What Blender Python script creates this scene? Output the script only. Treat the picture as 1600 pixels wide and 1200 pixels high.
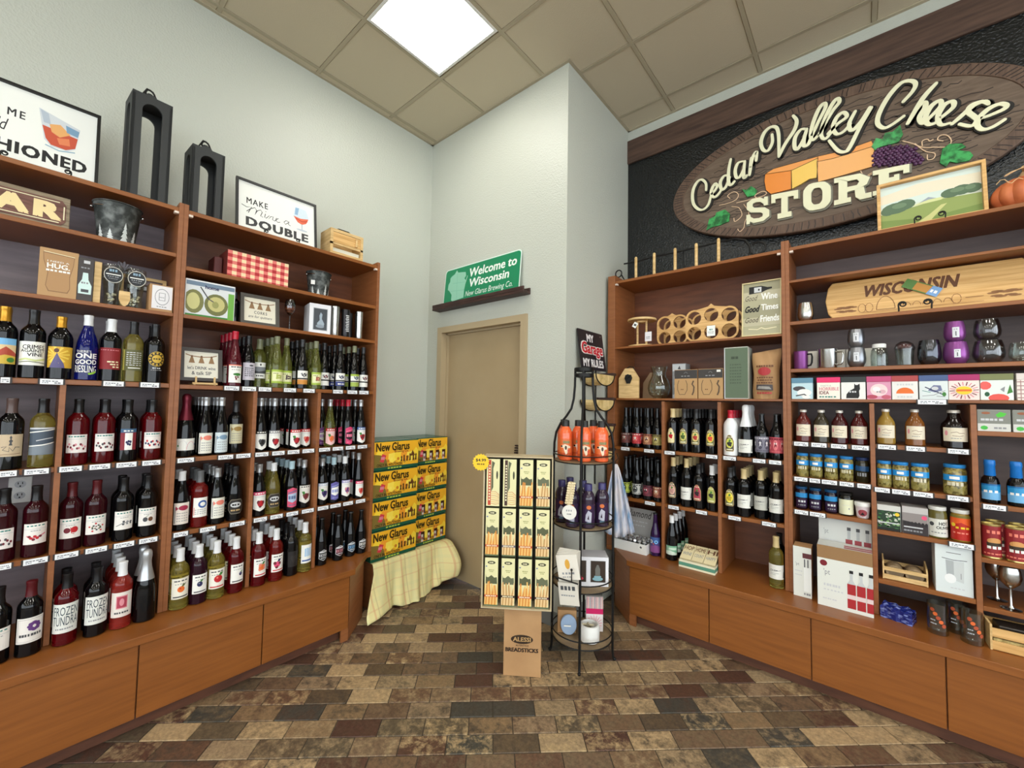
import bpy, bmesh, math, random
from mathutils import Vector, Matrix
PI = math.pi
R = math.radians
random.seed(7)
SC = bpy.context.scene
COL = SC.collection
for o in list(bpy.data.objects):
    bpy.data.objects.remove(o)

# ------------------------------------------------------------------ camera, light, exposure
CAMZ = 1.49
def cam_axes(y, p, r):
    f = Vector((math.sin(y)*math.cos(p), math.cos(y)*math.cos(p), math.sin(p)))
    rt = Vector((math.cos(y), -math.sin(y), 0)); up = rt.cross(f)
    return math.cos(r)*rt + math.sin(r)*up, -math.sin(r)*rt + math.cos(r)*up, f
crt, cup, cfw = cam_axes(R(-40.5), R(2.62), R(0.97))
cd = bpy.data.cameras.new('camera'); cam = bpy.data.objects.new('camera', cd); COL.objects.link(cam)
cd.sensor_width = 36.0; cd.sensor_fit = 'HORIZONTAL'; cd.lens = 640/1600*36.0; cd.clip_start = 0.02
cam.matrix_world = Matrix(((crt.x, cup.x, -cfw.x, 0), (crt.y, cup.y, -cfw.y, 0), (crt.z, cup.z, -cfw.z, CAMZ), (0, 0, 0, 1)))
SC.camera = cam
w = bpy.data.worlds.new('world'); SC.world = w; w.use_nodes = True
w.node_tree.nodes['Background'].inputs[0].default_value = (0.86, 0.94, 1.0, 1)
w.node_tree.nodes['Background'].inputs[1].default_value = 3.9
SC.view_settings.view_transform = 'Standard'; SC.view_settings.look = 'None'
SC.view_settings.gamma = 1; SC.view_settings.use_curve_mapping = False
SC.view_settings.exposure = 0.2
LAMP_STRENGTH = 13.5
LAMP_COLOR = (1.0, 0.965, 0.88, 1)
# ceiling lamp cells (centre x, centre y); first is in view, the rest unseen, most added for ambient light
LAMPS = [(x, y) for x in (-2.0325, -0.2025, 1.6275, 3.4575) for y in (1.5475, -0.2825, -2.1125, -3.9425)]
LAMPS.remove((-2.0325, -0.2825))
CEIL = 3.88

# ------------------------------------------------------------------ helpers
def s2l(c):
    return tuple(((v/255)/12.92 if v/255 <= 0.04045 else ((v/255+0.055)/1.055)**2.4) for v in c)
PALNAME = dict(white=(238,238,232), cream=(232,224,186), black=(18,18,18), red=(190,30,38), pink=(226,80,120), green=(60,125,50),
    blue=(50,90,160), sky=(120,180,225), yellow=(235,200,50), orange=(225,110,40), brown=(105,65,40), tan=(190,160,110), gold=(200,165,60),
    grey=(140,142,145), dgrey=(70,72,75), lgrey=(200,202,204), purple=(95,55,120), maroon=(110,25,40), lime=(165,190,70), olive=(95,100,45),
    navy=(30,35,80), kraft=(178,142,92), salmon=(230,130,110), teal=(50,130,120), lav=(165,160,205), dgreen=(30,80,50), rose=(215,140,150))
def C(c):
    return s2l(PALNAME[c]) if isinstance(c, str) else s2l(c)
MATS = {}
def nt(m):
    return m.node_tree.nodes, m.node_tree.links
def mat(name, col, rough=0.5, metal=0.0, trans=0.0, coat=0.0, ior=1.45, emit=None, spec=None, alpha=None):
    if name in MATS: return MATS[name]
    m = bpy.data.materials.new(name); m.use_nodes = True
    b = m.node_tree.nodes['Principled BSDF']
    b.inputs['Base Color'].default_value = (*C(col), 1)
    b.inputs['Roughness'].default_value = rough; b.inputs['Metallic'].default_value = metal
    b.inputs['Transmission Weight'].default_value = trans; b.inputs['Coat Weight'].default_value = coat
    b.inputs['IOR'].default_value = ior
    if spec is not None: b.inputs['Specular IOR Level'].default_value = spec
    if emit: b.inputs['Emission Color'].default_value = emit[0]; b.inputs['Emission Strength'].default_value = emit[1]
    MATS[name] = m; return m
def bsdf(m): return m.node_tree.nodes['Principled BSDF']
def bump(m, scale, dist, detail=3, coord='Position', rough=0.5):
    n, l = nt(m)
    g = n.new('ShaderNodeNewGeometry') if coord == 'Position' else n.new('ShaderNodeTexCoord')
    t = n.new('ShaderNodeTexNoise'); t.inputs['Scale'].default_value = scale; t.inputs['Detail'].default_value = detail
    t.inputs['Roughness'].default_value = rough
    b = n.new('ShaderNodeBump'); b.inputs['Distance'].default_value = dist; b.inputs['Strength'].default_value = 1.0
    l.new(g.outputs[coord], t.inputs['Vector']); l.new(t.outputs['Fac'], b.inputs['Height'])
    l.new(b.outputs['Normal'], bsdf(m).inputs['Normal']); return m
def noisecol(m, c1, c2, scale=(1, 1, 1), nscale=5, detail=4, lo=0.35, hi=0.65, coord='Position', dist=0.0):
    n, l = nt(m)
    g = n.new('ShaderNodeNewGeometry') if coord == 'Position' else n.new('ShaderNodeTexCoord')
    mp = n.new('ShaderNodeMapping'); mp.inputs['Scale'].default_value = scale
    t = n.new('ShaderNodeTexNoise'); t.inputs['Scale'].default_value = nscale; t.inputs['Detail'].default_value = detail
    t.inputs['Distortion'].default_value = dist
    r = n.new('ShaderNodeValToRGB'); r.color_ramp.elements[0].position = lo; r.color_ramp.elements[1].position = hi
    r.color_ramp.elements[0].color = (*C(c1), 1); r.color_ramp.elements[1].color = (*C(c2), 1)
    l.new(g.outputs[coord], mp.inputs[0]); l.new(mp.outputs[0], t.inputs['Vector']); l.new(t.outputs['Fac'], r.inputs[0])
    l.new(r.outputs[0], bsdf(m).inputs['Base Color']); return m
def printmat(name, rough, coat=0.0, metal=0.0):
    m = mat(name, 'white', rough, coat=coat, metal=metal)
    if 'Attribute' not in m.node_tree.nodes:
        n, l = nt(m); a = n.new('ShaderNodeAttribute'); a.attribute_name = 'Col'; l.new(a.outputs['Color'], bsdf(m).inputs['Base Color'])
    return m
PRINT = printmat('printed paper', 0.55); GLOSS = printmat('glossy print', 0.25); PAINT = printmat('sign paint', 0.4)

WOOD = noisecol(mat('cherry laminate', 'brown', 0.42), (130,78,42), (150,93,54), (3, 3, 24), 2.2, 5, 0.25, 0.75, dist=0.2)
WOODH = noisecol(mat('cherry laminate lengthwise', 'brown', 0.36), (124,71,28), (146,87,37), (1.2, 1.2, 18), 3.0, 5, 0.25, 0.75, dist=0.15)
WOODEDGE = noisecol(mat('cherry edge band', 'brown', 0.4), (158,92,56), (178,108,68), (8, 8, 1), 4, 4)
BACKL = noisecol(mat('shadowed grey brown backboard', 'brown', 0.5), (92,78,76), (106,90,86), (2, 2, 14), 2, 5)  # shade over the laminate back is put into this grey brown
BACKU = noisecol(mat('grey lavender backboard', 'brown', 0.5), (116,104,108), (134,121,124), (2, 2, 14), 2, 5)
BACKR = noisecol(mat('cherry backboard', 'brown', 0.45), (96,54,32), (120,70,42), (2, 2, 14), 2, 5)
TOE = noisecol(mat('dark toe board', 'brown', 0.5), (84,52,38), (100,62,44), (2, 2, 12), 3)
BLACKM = mat('black iron', (22,21,20), 0.45, 0.4)
BLACKP = mat('matte black paint', (48,50,50), 0.6)
STEEL = mat('brushed steel', (190,190,188), 0.22, 1.0)
PINE = noisecol(mat('pale pine', 'tan', 0.5), (196,160,104), (222,190,134), (2, 2, 14), 5, 4)
BAMBOO = noisecol(mat('bamboo', 'tan', 0.42), (196,150,88), (222,180,118), (1, 1, 20), 4, 4)
KRAFT = noisecol(mat('kraft cardboard', 'kraft', 0.7), (170,130,88), (182,142,98), (1, 1, 1), 6)
def thinglass(name, tint, gloss=0.05):
    m = bpy.data.materials.new(name); m.use_nodes = True; n, l = m.node_tree.nodes, m.node_tree.links; n.remove(n['Principled BSDF'])
    tr = n.new('ShaderNodeBsdfTransparent'); tr.inputs[0].default_value = (*s2l(tint), 1); gl = n.new('ShaderNodeBsdfGlossy'); gl.inputs['Roughness'].default_value = 0.03
    lw = n.new('ShaderNodeLayerWeight'); lw.inputs[0].default_value = 0.35; ma = n.new('ShaderNodeMath'); ma.operation = 'MULTIPLY_ADD'; ma.inputs[1].default_value = 0.33; ma.inputs[2].default_value = gloss
    l.new(lw.outputs['Facing'], ma.inputs[0]); mx = n.new('ShaderNodeMixShader'); l.new(ma.outputs[0], mx.inputs[0]); l.new(tr.outputs[0], mx.inputs[1]); l.new(gl.outputs[0], mx.inputs[2])
    l.new(mx.outputs[0], n['Material Output'].inputs[0]); return m
CLEAR = thinglass('clear glass', (240,244,242)); SMOKE = thinglass('smoked glass', (214,214,216), 0.07)
WHITEP = mat('white plastic', (232,232,228), 0.4)

class MB:
    def __init__(s): s.v = []; s.f = []; s.c = []; s.sm = []
    def add(s, vs, fs, col=None, smooth=False, M=None):
        k = len(s.v)
        if M is not None: vs = [M @ Vector(v) for v in vs]
        s.v += [tuple(v) for v in vs]; s.f += [tuple(i+k for i in f) for f in fs]
        s.c += [col]*len(fs); s.sm += [smooth]*len(fs); return s
    def box(s, x0, y0, z0, x1, y1, z1, col=None, M=None, b=0.0):
        if b <= 0:
            vs = [(x0,y0,z0),(x1,y0,z0),(x1,y1,z0),(x0,y1,z0),(x0,y0,z1),(x1,y0,z1),(x1,y1,z1),(x0,y1,z1)]
            fs = [(0,3,2,1),(4,5,6,7),(0,1,5,4),(1,2,6,5),(2,3,7,6),(3,0,4,7)]
            return s.add(vs, fs, col, False, M)
        X = (x0, x1); Y = (y0, y1); Z = (z0, z1); vs = []; idx = {}
        for i in (0,1):
            for j in (0,1):
                for k in (0,1):
                    sx, sy, sz = (1,-1)[i]*b, (1,-1)[j]*b, (1,-1)[k]*b
                    for a, p in enumerate(((X[i],Y[j]+sy,Z[k]+sz),(X[i]+sx,Y[j],Z[k]+sz),(X[i]+sx,Y[j]+sy,Z[k]))):
                        idx[(i,j,k,a)] = len(vs); vs.append(p)
        fs = []
        q = lambda *t: fs.append(tuple(idx[e] for e in t))
        for i in (0,1): q((i,0,0,0),(i,1,0,0),(i,1,1,0),(i,0,1,0))
        for j in (0,1): q((0,j,0,1),(1,j,0,1),(1,j,1,1),(0,j,1,1))
        for k in (0,1): q((0,0,k,2),(1,0,k,2),(1,1,k,2),(0,1,k,2))
        for j in (0,1):
            for k in (0,1): q((0,j,k,1),(1,j,k,1),(1,j,k,2),(0,j,k,2))
        for i in (0,1):
            for k in (0,1): q((i,0,k,0),(i,1,k,0),(i,1,k,2),(i,0,k,2))
        for i in (0,1):
            for j in (0,1): q((i,j,0,0),(i,j,1,0),(i,j,1,1),(i,j,0,1))
        for i in (0,1):
            for j in (0,1):
                for k in (0,1): fs.append((idx[(i,j,k,0)],idx[(i,j,k,1)],idx[(i,j,k,2)]))
        return s.add(vs, fs, col, False, M)
    def lathe(s, prof, n=20, col=None, M=None, cap=True, sx=1, sy=1):
        vs = []; fs = []
        for r, z in prof:
            for i in range(n):
                a = 2*PI*i/n; vs.append((r*sx*math.cos(a), r*sy*math.sin(a), z))
        for k in range(len(prof)-1):
            for i in range(n):
                j = (i+1) % n; fs.append((k*n+i, k*n+j, (k+1)*n+j, (k+1)*n+i))
        if cap:
            if prof[0][0] > 1e-5: fs.append(tuple(range(n))[::-1])
            if prof[-1][0] > 1e-5: fs.append(tuple((len(prof)-1)*n+i for i in range(n)))
        return s.add(vs, fs, col, True, M)
    def tube(s, pts, r, n=8, col=None, M=None, closed=False):
        P = [Vector(p) for p in pts]; m = len(P); vs = []; fs = []; prev = None
        for i in range(m):
            a = P[(i-1) % m] if (closed or i > 0) else P[i]; b = P[(i+1) % m] if (closed or i < m-1) else P[i]
            t = (b-a).normalized()
            if prev is None:
                u = t.cross(Vector((0,0,1)))
                if u.length < 1e-3: u = t.cross(Vector((0,1,0)))
            else: u = prev - t*prev.dot(t)
            u.normalize(); prev = u; w_ = t.cross(u)
            rr = r[i] if isinstance(r, (list, tuple)) else r
            for k in range(n):
                an = 2*PI*k/n; vs.append(P[i]+(u*math.cos(an)+w_*math.sin(an))*rr)
        for i in range(m if closed else m-1):
            for k in range(n):
                k2 = (k+1) % n; j = (i+1) % m
                fs.append((i*n+k, i*n+k2, j*n+k2, j*n+k))
        if not closed:
            fs.append(tuple(range(n))[::-1]); fs.append(tuple((m-1)*n+k for k in range(n)))
        return s.add(vs, fs, col, True, M)
    def prism(s, poly, d0, d1, axis='y', col=None, M=None):
        # poly: list of 2D points; extruded along the axis
        n = len(poly)
        def P(a, b, d): return (a, d, b) if axis == 'y' else ((a, b, d) if axis == 'z' else (d, a, b))
        vs = [P(a, b, d0) for a, b in poly]+[P(a, b, d1) for a, b in poly]
        fs = [tuple(range(n)), tuple(range(2*n-1, n-1, -1))]+[(i, i+n, (i+1) % n+n, (i+1) % n) for i in range(n)]
        return s.add(vs, fs, col, False, M)
    def ball(s, c, r, n=10, m=6, col=None, sx=1, sy=1, sz=1, M=None):
        prof = [(max(1e-6, r*math.sin(PI*k/m)), -r*math.cos(PI*k/m)) for k in range(m+1)]
        T = Matrix.Translation(c) @ Matrix.Diagonal((sx, sy, sz, 1))
        if M is not None: T = M @ T
        return s.lathe(prof, n, col, T, cap=False)
    def build(s, name, m, parent=None, kind=None):
        me = bpy.data.meshes.new(name); me.from_pydata(s.v, [], s.f)
        if any(c is not None for c in s.c):
            at = me.attributes.new('Col', 'FLOAT_COLOR', 'CORNER'); buf = []
            for f, c in zip(s.f, s.c): buf += [*(C(c) if c is not None else (1, 1, 1)), 1]*len(f)
            at.data.foreach_set('color', buf)
        me.polygons.foreach_set('use_smooth', s.sm)
        bm = bmesh.new(); bm.from_mesh(me); bmesh.ops.recalc_face_normals(bm, faces=bm.faces); bm.to_mesh(me); bm.free()
        if any(s.sm): me.set_sharp_from_angle(angle=R(40))
        me.materials.append(m)
        o = bpy.data.objects.new(name, me); COL.objects.link(o)
        if parent: o.parent = parent
        if kind: o['kind'] = kind
        return o
def nm(s): return s
def thing(name, label, cat, loc=(0, 0, 0), rotz=0.0, group=None, tilt=0.0):
    o = bpy.data.objects.new(name, None); COL.objects.link(o); o.empty_display_size = 0.05
    o.location = loc; o.rotation_euler = (tilt, 0, rotz); tagp(o, label, cat, group); return o
def tagp(o, label, cat, group=None):
    n = len(label.split())
    if not 4 <= n <= 16: print('LABEL LENGTH', n, label)
    o['label'] = label; o['category'] = cat
    if group: o['group'] = group
    return o
def struct(name, mb, m, parent=None):
    return mb.build(name, m, parent, kind='structure' if parent is None else None)
def dup(root, loc, label, group=None, rotz=None):
    r = root.copy(); COL.objects.link(r); r.location = loc; r['label'] = label
    if rotz is not None: r.rotation_euler = (root.rotation_euler[0], 0, rotz)
    if 'group' in r: del r['group']
    if group: r['group'] = group
    for ch in root.children:
        c = ch.copy(); COL.objects.link(c); c.parent = r
        for g in ch.children:
            d = g.copy(); COL.objects.link(d); d.parent = c
    return r
# shelf frames: s runs along the shelf to the right, d behind the shelf front, z up
def P(side, s, d, z):
    return ((-2.64-d, s, z), PI/2) if side == 'L' else ((s, 2.887+d, z), 0.0)

# ---- flat print drawing kit: shapes are stacked in thin layers on a plane or wrapped on a cylinder
TCACHE = {}
def textgeo(s, bold=0.0, shear=0.0, space=1.0):
    k = (s, bold, shear, space)
    if k in TCACHE: return TCACHE[k]
    c = bpy.data.curves.new('t', 'FONT'); c.body = s; c.shear = shear; c.space_character = space; c.resolution_u = 2
    c.space_line = 0.9
    o = bpy.data.objects.new('t', c); me = bpy.data.meshes.new_from_object(o)
    vs = [(v.co.x, v.co.y) for v in me.vertices]; fs = [tuple(p.vertices) for p in me.polygons]
    bpy.data.objects.remove(o); bpy.data.curves.remove(c); bpy.data.meshes.remove(me)
    TCACHE[k] = (vs, fs); return TCACHE[k]
class D:
    def __init__(s, w, h, bg='white'):
        s.w, s.h = w, h; s.sh = []; s.lay = 0; s.clip = bg is not None
        if bg is not None: s.rect(0, 0, 1, 1, bg)
    def _a(s, vs, fs, c, same=False):
        if not same: s.lay += 1
        if s.clip: vs = [(min(1, max(0, x)), min(1, max(0, y))) for x, y in vs]
        s.sh.append(([(x*s.w, y*s.h) for x, y in vs], fs, c, s.lay)); return s
    def rect(s, x0, y0, x1, y1, c, same=False): return s._a([(x0,y0),(x1,y0),(x1,y1),(x0,y1)], [(0,1,2,3)], c, same)
    def poly(s, pts, c, same=False): return s._a(pts, [tuple(range(len(pts)))], c, same)
    def ell(s, cx, cy, rx, ry, c, n=14, same=False, a0=0, a1=360):
        full = (a1-a0) >= 360
        pts = [(cx+rx*math.cos(R(a0+(a1-a0)*i/(n if full else n-1))), cy+ry*math.sin(R(a0+(a1-a0)*i/(n if full else n-1)))) for i in range(n)]
        return s.poly(pts, c, same)
    def line(s, pts, wd, c, same=False):
        # stroke of width wd (fraction of height), mitred strip
        asp = s.w/s.h; Q = [Vector((x*asp, y)) for x, y in pts]; L = []; Rr = []
        for i, q in enumerate(Q):
            a = Q[max(0, i-1)]; b = Q[min(len(Q)-1, i+1)]; t = (b-a)
            t = t.normalized() if t.length > 1e-9 else Vector((1, 0)); nn = Vector((-t.y, t.x))*wd/2
            L.append(q+nn); Rr.append(q-nn)
        n = len(Q); vs = [(p.x/asp, p.y) for p in L+Rr]; fs = [(i, i+1, n+i+1, n+i) for i in range(n-1)]
        return s._a(vs, fs, c, same)
    def text(s, t, x0, y0, x1, y1, c, bold=0.0, shear=0.0, space=1.0, same=False, rot=0):
        vs, fs = textgeo(t, 0, shear, space)
        if not vs: return s
        if rot: vs = [(-y, x) for x, y in vs]
        ax = min(v[0] for v in vs); bx = max(v[0] for v in vs); ay = min(v[1] for v in vs); by = max(v[1] for v in vs)
        kx, ky = (x1-x0)/(bx-ax), (y1-y0)/(by-ay)
        vs = [(x0+(x-ax)*kx, y0+(y-ay)*ky) for x, y in vs]
        s._a(vs, fs, c, same)
        if bold > 0:
            for q, (dx, dy) in enumerate(((-1, -0.6), (1, -0.6), (-1, 0.6), (1, 0.6))):
                s.lay += 0.25; s._a([(x+dx*bold*kx, y+dy*bold*ky) for x, y in vs], fs, c, True)
        return s
    def squig(s, x0, y0, x1, y1, c, n=5):
        # a line of unreadable small print
        rnd = random.Random(int(x0*1000+y0*7777+n)); x = x0; vs = []; fs = []
        st = (x1-x0)/n
        for i in range(n):
            a = x0+st*i; b = a+st*rnd.uniform(0.55, 0.9); k = len(vs)
            vs += [(a,y0),(b,y0),(b,y1),(a,y1)]; fs.append((k,k+1,k+2,k+3))
        return s._a(vs, fs, c)
    def arc(s, cx, cy, rx, ry, a0, a1, wd, c, n=10):
        return s.line([(cx+rx*math.cos(R(a0+(a1-a0)*i/(n-1))), cy+ry*math.sin(R(a0+(a1-a0)*i/(n-1)))) for i in range(n)], wd, c)
    def build(s, name, m, parent=None, cyl=None, off=(0, 0, 0), M=None, prof=None, backing=0.0):
        # plane: x right, z up, facing -y, origin lower centre; cyl: wrapped on radius cyl
        V = []; F = []; K = []
        eps = 0.00012
        if cyl:
            bm = bmesh.new(); lay = bm.faces.layers.int.new('k')
            for ci, (vs, fs, c, l) in enumerate(s.sh):
                bv = [bm.verts.new((x-s.w/2, y, l*eps)) for x, y in vs]
                for f in fs:
                    try: bf = bm.faces.new([bv[i] for i in f]); bf[lay] = ci
                    except ValueError: pass
            step = cyl*R(11); k = -int(s.w/2/step)
            while k*step < s.w/2:
                bmesh.ops.bisect_plane(bm, geom=bm.verts[:]+bm.edges[:]+bm.faces[:], plane_co=(k*step, 0, 0), plane_no=(1, 0, 0)); k += 1
            bm.verts.index_update()
            for v in bm.verts:
                a = v.co.x/cyl; rr = cyl+v.co.z
                if prof: rr = prof(v.co.y)+v.co.z
                V.append((rr*math.sin(a), -rr*math.cos(a), v.co.y))
            for f in bm.faces: F.append(tuple(v.index for v in f.verts)); K.append(s.sh[f[lay]][2])
            bm.free()
        else:
            for vs, fs, c, l in s.sh:
                k = len(V); V += [(x-s.w/2, -l*eps, y) for x, y in vs]
                for f in fs: F.append(tuple(i+k for i in f)); K.append(c)
        V = [(x+off[0], y+off[1], z+off[2]) for x, y, z in V]
        if M is not None: V = [tuple(M @ Vector(v)) for v in V]
        me = bpy.data.meshes.new(name); me.from_pydata(V, [], F)
        at = me.attributes.new('Col', 'FLOAT_COLOR', 'CORNER'); buf = []
        for f, c in zip(F, K): buf += [*C(c), 1]*len(f)
        at.data.foreach_set('color', buf)
        if cyl: me.polygons.foreach_set('use_smooth', [False]*len(F))
        me.materials.append(m)
        o = bpy.data.objects.new(name, me); COL.objects.link(o)
        if parent: o.parent = parent
        return o
# ------------------------------------------------------------------ the room
XL, YD, XP, YF = -3.02, 2.335, -1.522, 3.298      # left wall, door wall, return wall, far wall
XR, YB = 4.4, -5.2
WALLM = bump(mat('textured grey wall paint', (190,193,182), 0.36), 90, 0.0028, 3)
BWALL = bump(mat('textured black wall paint', (24,26,26), 0.16), 70, 0.006, 3)
CEILM = bump(mat('ceiling tile', (196,184,158), 0.85), 160, 0.0008, 2)
BARM = mat('ceiling grid bar', (172,161,136), 0.6)
GROUT = mat('dark grout', (74,66,56), 0.9)
DOORM = noisecol(mat('tan painted door', 'tan', 0.5), (160,140,106), (166,146,112), (1, 1, 1), 3)
FRAMEM = mat('tan painted steel frame', (172,154,122), 0.45)

mb = MB().box(XL-0.12, YB, 0, XL, YD+0.12, CEIL); struct('wall_left', mb, WALLM)
mb = MB()
mb.box(XL, YD, 0, -2.835, YD+0.12, CEIL).box(-1.873, YD, 0, XP, YD+0.12, CEIL).box(-2.835, YD, 2.12, -1.873, YD+0.12, CEIL)
struct('wall_back', mb, WALLM)
mb = MB().box(XP-0.12, YD+0.12, 0, XP, YF, CEIL); struct('wall_return', mb, WALLM)
mb = MB().box(XP-0.12, YF, 0, XR+0.12, YF+0.12, 3.79); struct('wall_far', mb, BWALL)
mb = MB().box(XP-0.12, YF, 3.79, XR+0.12, YF+0.12, CEIL); struct('wall_far_top', mb, WALLM)
mb = MB().box(XR, YB, 0, XR+0.12, YF, 0.5).box(XR, YB, 3.2, XR+0.12, YF, CEIL)  # unseen wall; its openings are added to let sky light fill the room
for y0 in (YB, -3.2, -1.2, 0.8, 2.8): mb.box(XR, y0, 0.5, XR+0.12, y0+0.12 if y0 < 2.7 else YF, 3.2)
struct('wall_right', mb, WALLM)
mb = MB().box(XL-0.12, YB-0.12, 0, XR+0.12, YB, 0.5).box(XL-0.12, YB-0.12, 3.2, XR+0.12, YB, CEIL)  # unseen as well, with openings added for the same daylight
for x0 in (XL-0.12, -1.2, 0.7, 2.6, XR): mb.box(x0, YB-0.12, 0.5, x0+0.12, YB, 3.2)
struct('wall_front', mb, WALLM)
PLANK = noisecol(mat('weathered plank', 'brown', 0.6), (62,44,36), (98,74,60), (1.2, 1, 12), 3, 6, 0.3, 0.75)
mb = MB().box(XP+0.001, YF-0.02, 3.585, 1.2, YF, 3.79, b=0.003); struct('trim_1', mb, PLANK)
mb = MB().box(1.204, YF-0.02, 3.585, XR, YF, 3.79, b=0.003); struct('trim_2', mb, PLANK)
BASEB = mat('grey baseboard', (120,122,118), 0.5)
struct('baseboard_return', MB().box(XP, YD+0.0, 0, XP+0.012, 2.86, 0.10, b=0.002), BASEB)
struct('baseboard_back', MB().box(-1.845, YD-0.012, 0, XP+0.012, YD, 0.10, b=0.002), BASEB)
# door
fr = MB()
fr.box(-2.857, YD-0.022, 0, -2.80, YD+0.10, 2.143).box(-1.905, YD-0.022, 0, -1.850, YD+0.10, 2.143).box(-2.80, YD-0.022, 2.092, -1.905, YD+0.10, 2.143)
fr.box(-2.80, YD+0.035, 0, -2.785, YD+0.10, 2.092).box(-2.80, YD+0.035, 2.077, -1.905, YD+0.10, 2.092)
dr = MB().box(-2.785, YD+0.055, 0.008, -1.907, YD+0.10, 2.077).build('door_1', DOORM, kind='structure')
fr.build('door_frame', FRAMEM, dr)
hd = MB()
hd.lathe([(0.0,0),(0.032,0.0),(0.032,0.008),(0.012,0.012),(0.012,0.05)], 14, M=Matrix.Translation((-1.965, YD+0.056, 0.99)) @ Matrix.Rotation(PI/2, 4, 'X'))
hd.tube([(-1.965, YD+0.006, 0.99), (-2.0, YD+0.004, 0.992), (-2.07, YD+0.004, 0.99)], 0.009, 8)
hd.build('door_handle', STEEL, dr)
hc = MB()
for k in range(6): hc.box(-1.965-0.030+k*0.002, YD+0.030, 1.075+k*0.018, -1.965+0.022, YD+0.056, 1.085+k*0.018, b=0.002)
hc.build('lock_keypad', mat('dark bronze', (60,48,46), 0.4, 0.6), dr)

# ceiling with lay-in tiles
ce = MB().box(XL-0.12, YB-0.12, CEIL+0.03, XR+0.12, YF+0.12, CEIL+0.12).build('ceiling', CEILM, kind='structure')
gx = [-1.121+0.61*k for k in range(-4, 11)]; gy = [3.083-0.61*k for k in range(-1, 15)]
tile = None
def lampcell(x, y):
    return any(abs(x-lx) < 0.3 and abs(y-ly) < 0.3 for lx, ly in LAMPS)
def inside(x0, y0, x1, y1):
    return x1 > XL and x0 < XR and y0 < YF and y1 > YB
for i in range(len(gx)-1):
    for j in range(len(gy)-1):
        x0, x1, y1, y0 = gx[i], gx[i+1], gy[j], gy[j+1]
        cx, cy = (x0+x1)/2, (y0+y1)/2
        a0, a1, b0, b1 = max(x0+0.012, XL+0.002), min(x1-0.012, XR-0.002), max(y0+0.012, YB+0.002), min(y1-0.012, YF-0.002)
        if a1-a0 < 0.02 or b1-b0 < 0.02 or lampcell(cx, cy): continue
        full = abs((a1-a0)-0.586) < 1e-4 and abs((b1-b0)-0.586) < 1e-4
        if full:
            if tile is None:
                tile = MB().box(-0.293, -0.293, 0, 0.293, 0.293, 0.02, b=0.004).build('ceiling_tile', CEILM, ce); o = tile
            else:
                o = tile.copy(); COL.objects.link(o); o.parent = ce
            o.location = (cx, cy, CEIL+0.004)
        else:
            MB().box(a0, b0, CEIL+0.004, a1, b1, CEIL+0.024, b=0.004).build('ceiling_tile', CEILM, ce)
for x in gx:
    if XL+0.03 < x < XR: MB().box(x-0.012, YB, CEIL, x+0.012, YF, CEIL+0.012).build('grid_bar', BARM, ce)
for y in gy:
    if YB < y < YF: MB().box(XL, y-0.012, CEIL+0.0005, XR, y+0.012, CEIL+0.0115).build('grid_bar', BARM, ce)
ang = MB()
ang.box(XL, YB, CEIL-0.002, XL+0.022, YD, CEIL+0.004).box(XL, YD-0.022, CEIL-0.002, XP, YD, CEIL+0.004).box(XP, YD-0.022, CEIL-0.002, XP+0.022, YF, CEIL+0.004).box(XP, YF-0.022, CEIL-0.002, XR, YF, CEIL+0.004)
ang.build('wall_angle', BARM, ce)
LM = mat('lamp diffuser', 'white', 0.5, emit=(LAMP_COLOR, LAMP_STRENGTH))
lamp_labels = ['bright square ceiling light panel above the corner']+['square ceiling light panel %d rows back in %s lamp column' % (j, c) for c in ('the left', 'the middle', 'the right middle', 'the far right') for j in range(4)][1:]
lamp_labels = ['bright square ceiling light panel above the corner']
names_ = ['square ceiling light panel, %s row from the shelves corner, %s column' % (('first', 'second', 'third', 'last')[k % 4], ('left', 'middle left', 'middle right', 'far right')[k//4]) for k in range(16)]
lamp_labels += [names_[k] for k in range(16) if k not in (0, 1)]
for (lx, ly), lb in zip(LAMPS, lamp_labels):
    t = thing('ceiling_light', lb, 'ceiling light', (lx, ly, CEIL), 0.0, 'square ceiling light panels')
    f = MB(); h = 0.29
    f.box(-h, -h, -0.004, h, -h+0.018, 0.025).box(-h, h-0.018, -0.004, h, h, 0.025).box(-h, -h+0.018, -0.004, -h+0.018, h-0.018, 0.025).box(h-0.018, -h+0.018, -0.004, h, h-0.018, 0.025)
    f.build('frame', WHITEP, t)
    MB().box(-h+0.018, -h+0.018, 0.0, h-0.018, h-0.018, 0.012).build('diffuser', LM, t)

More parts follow.
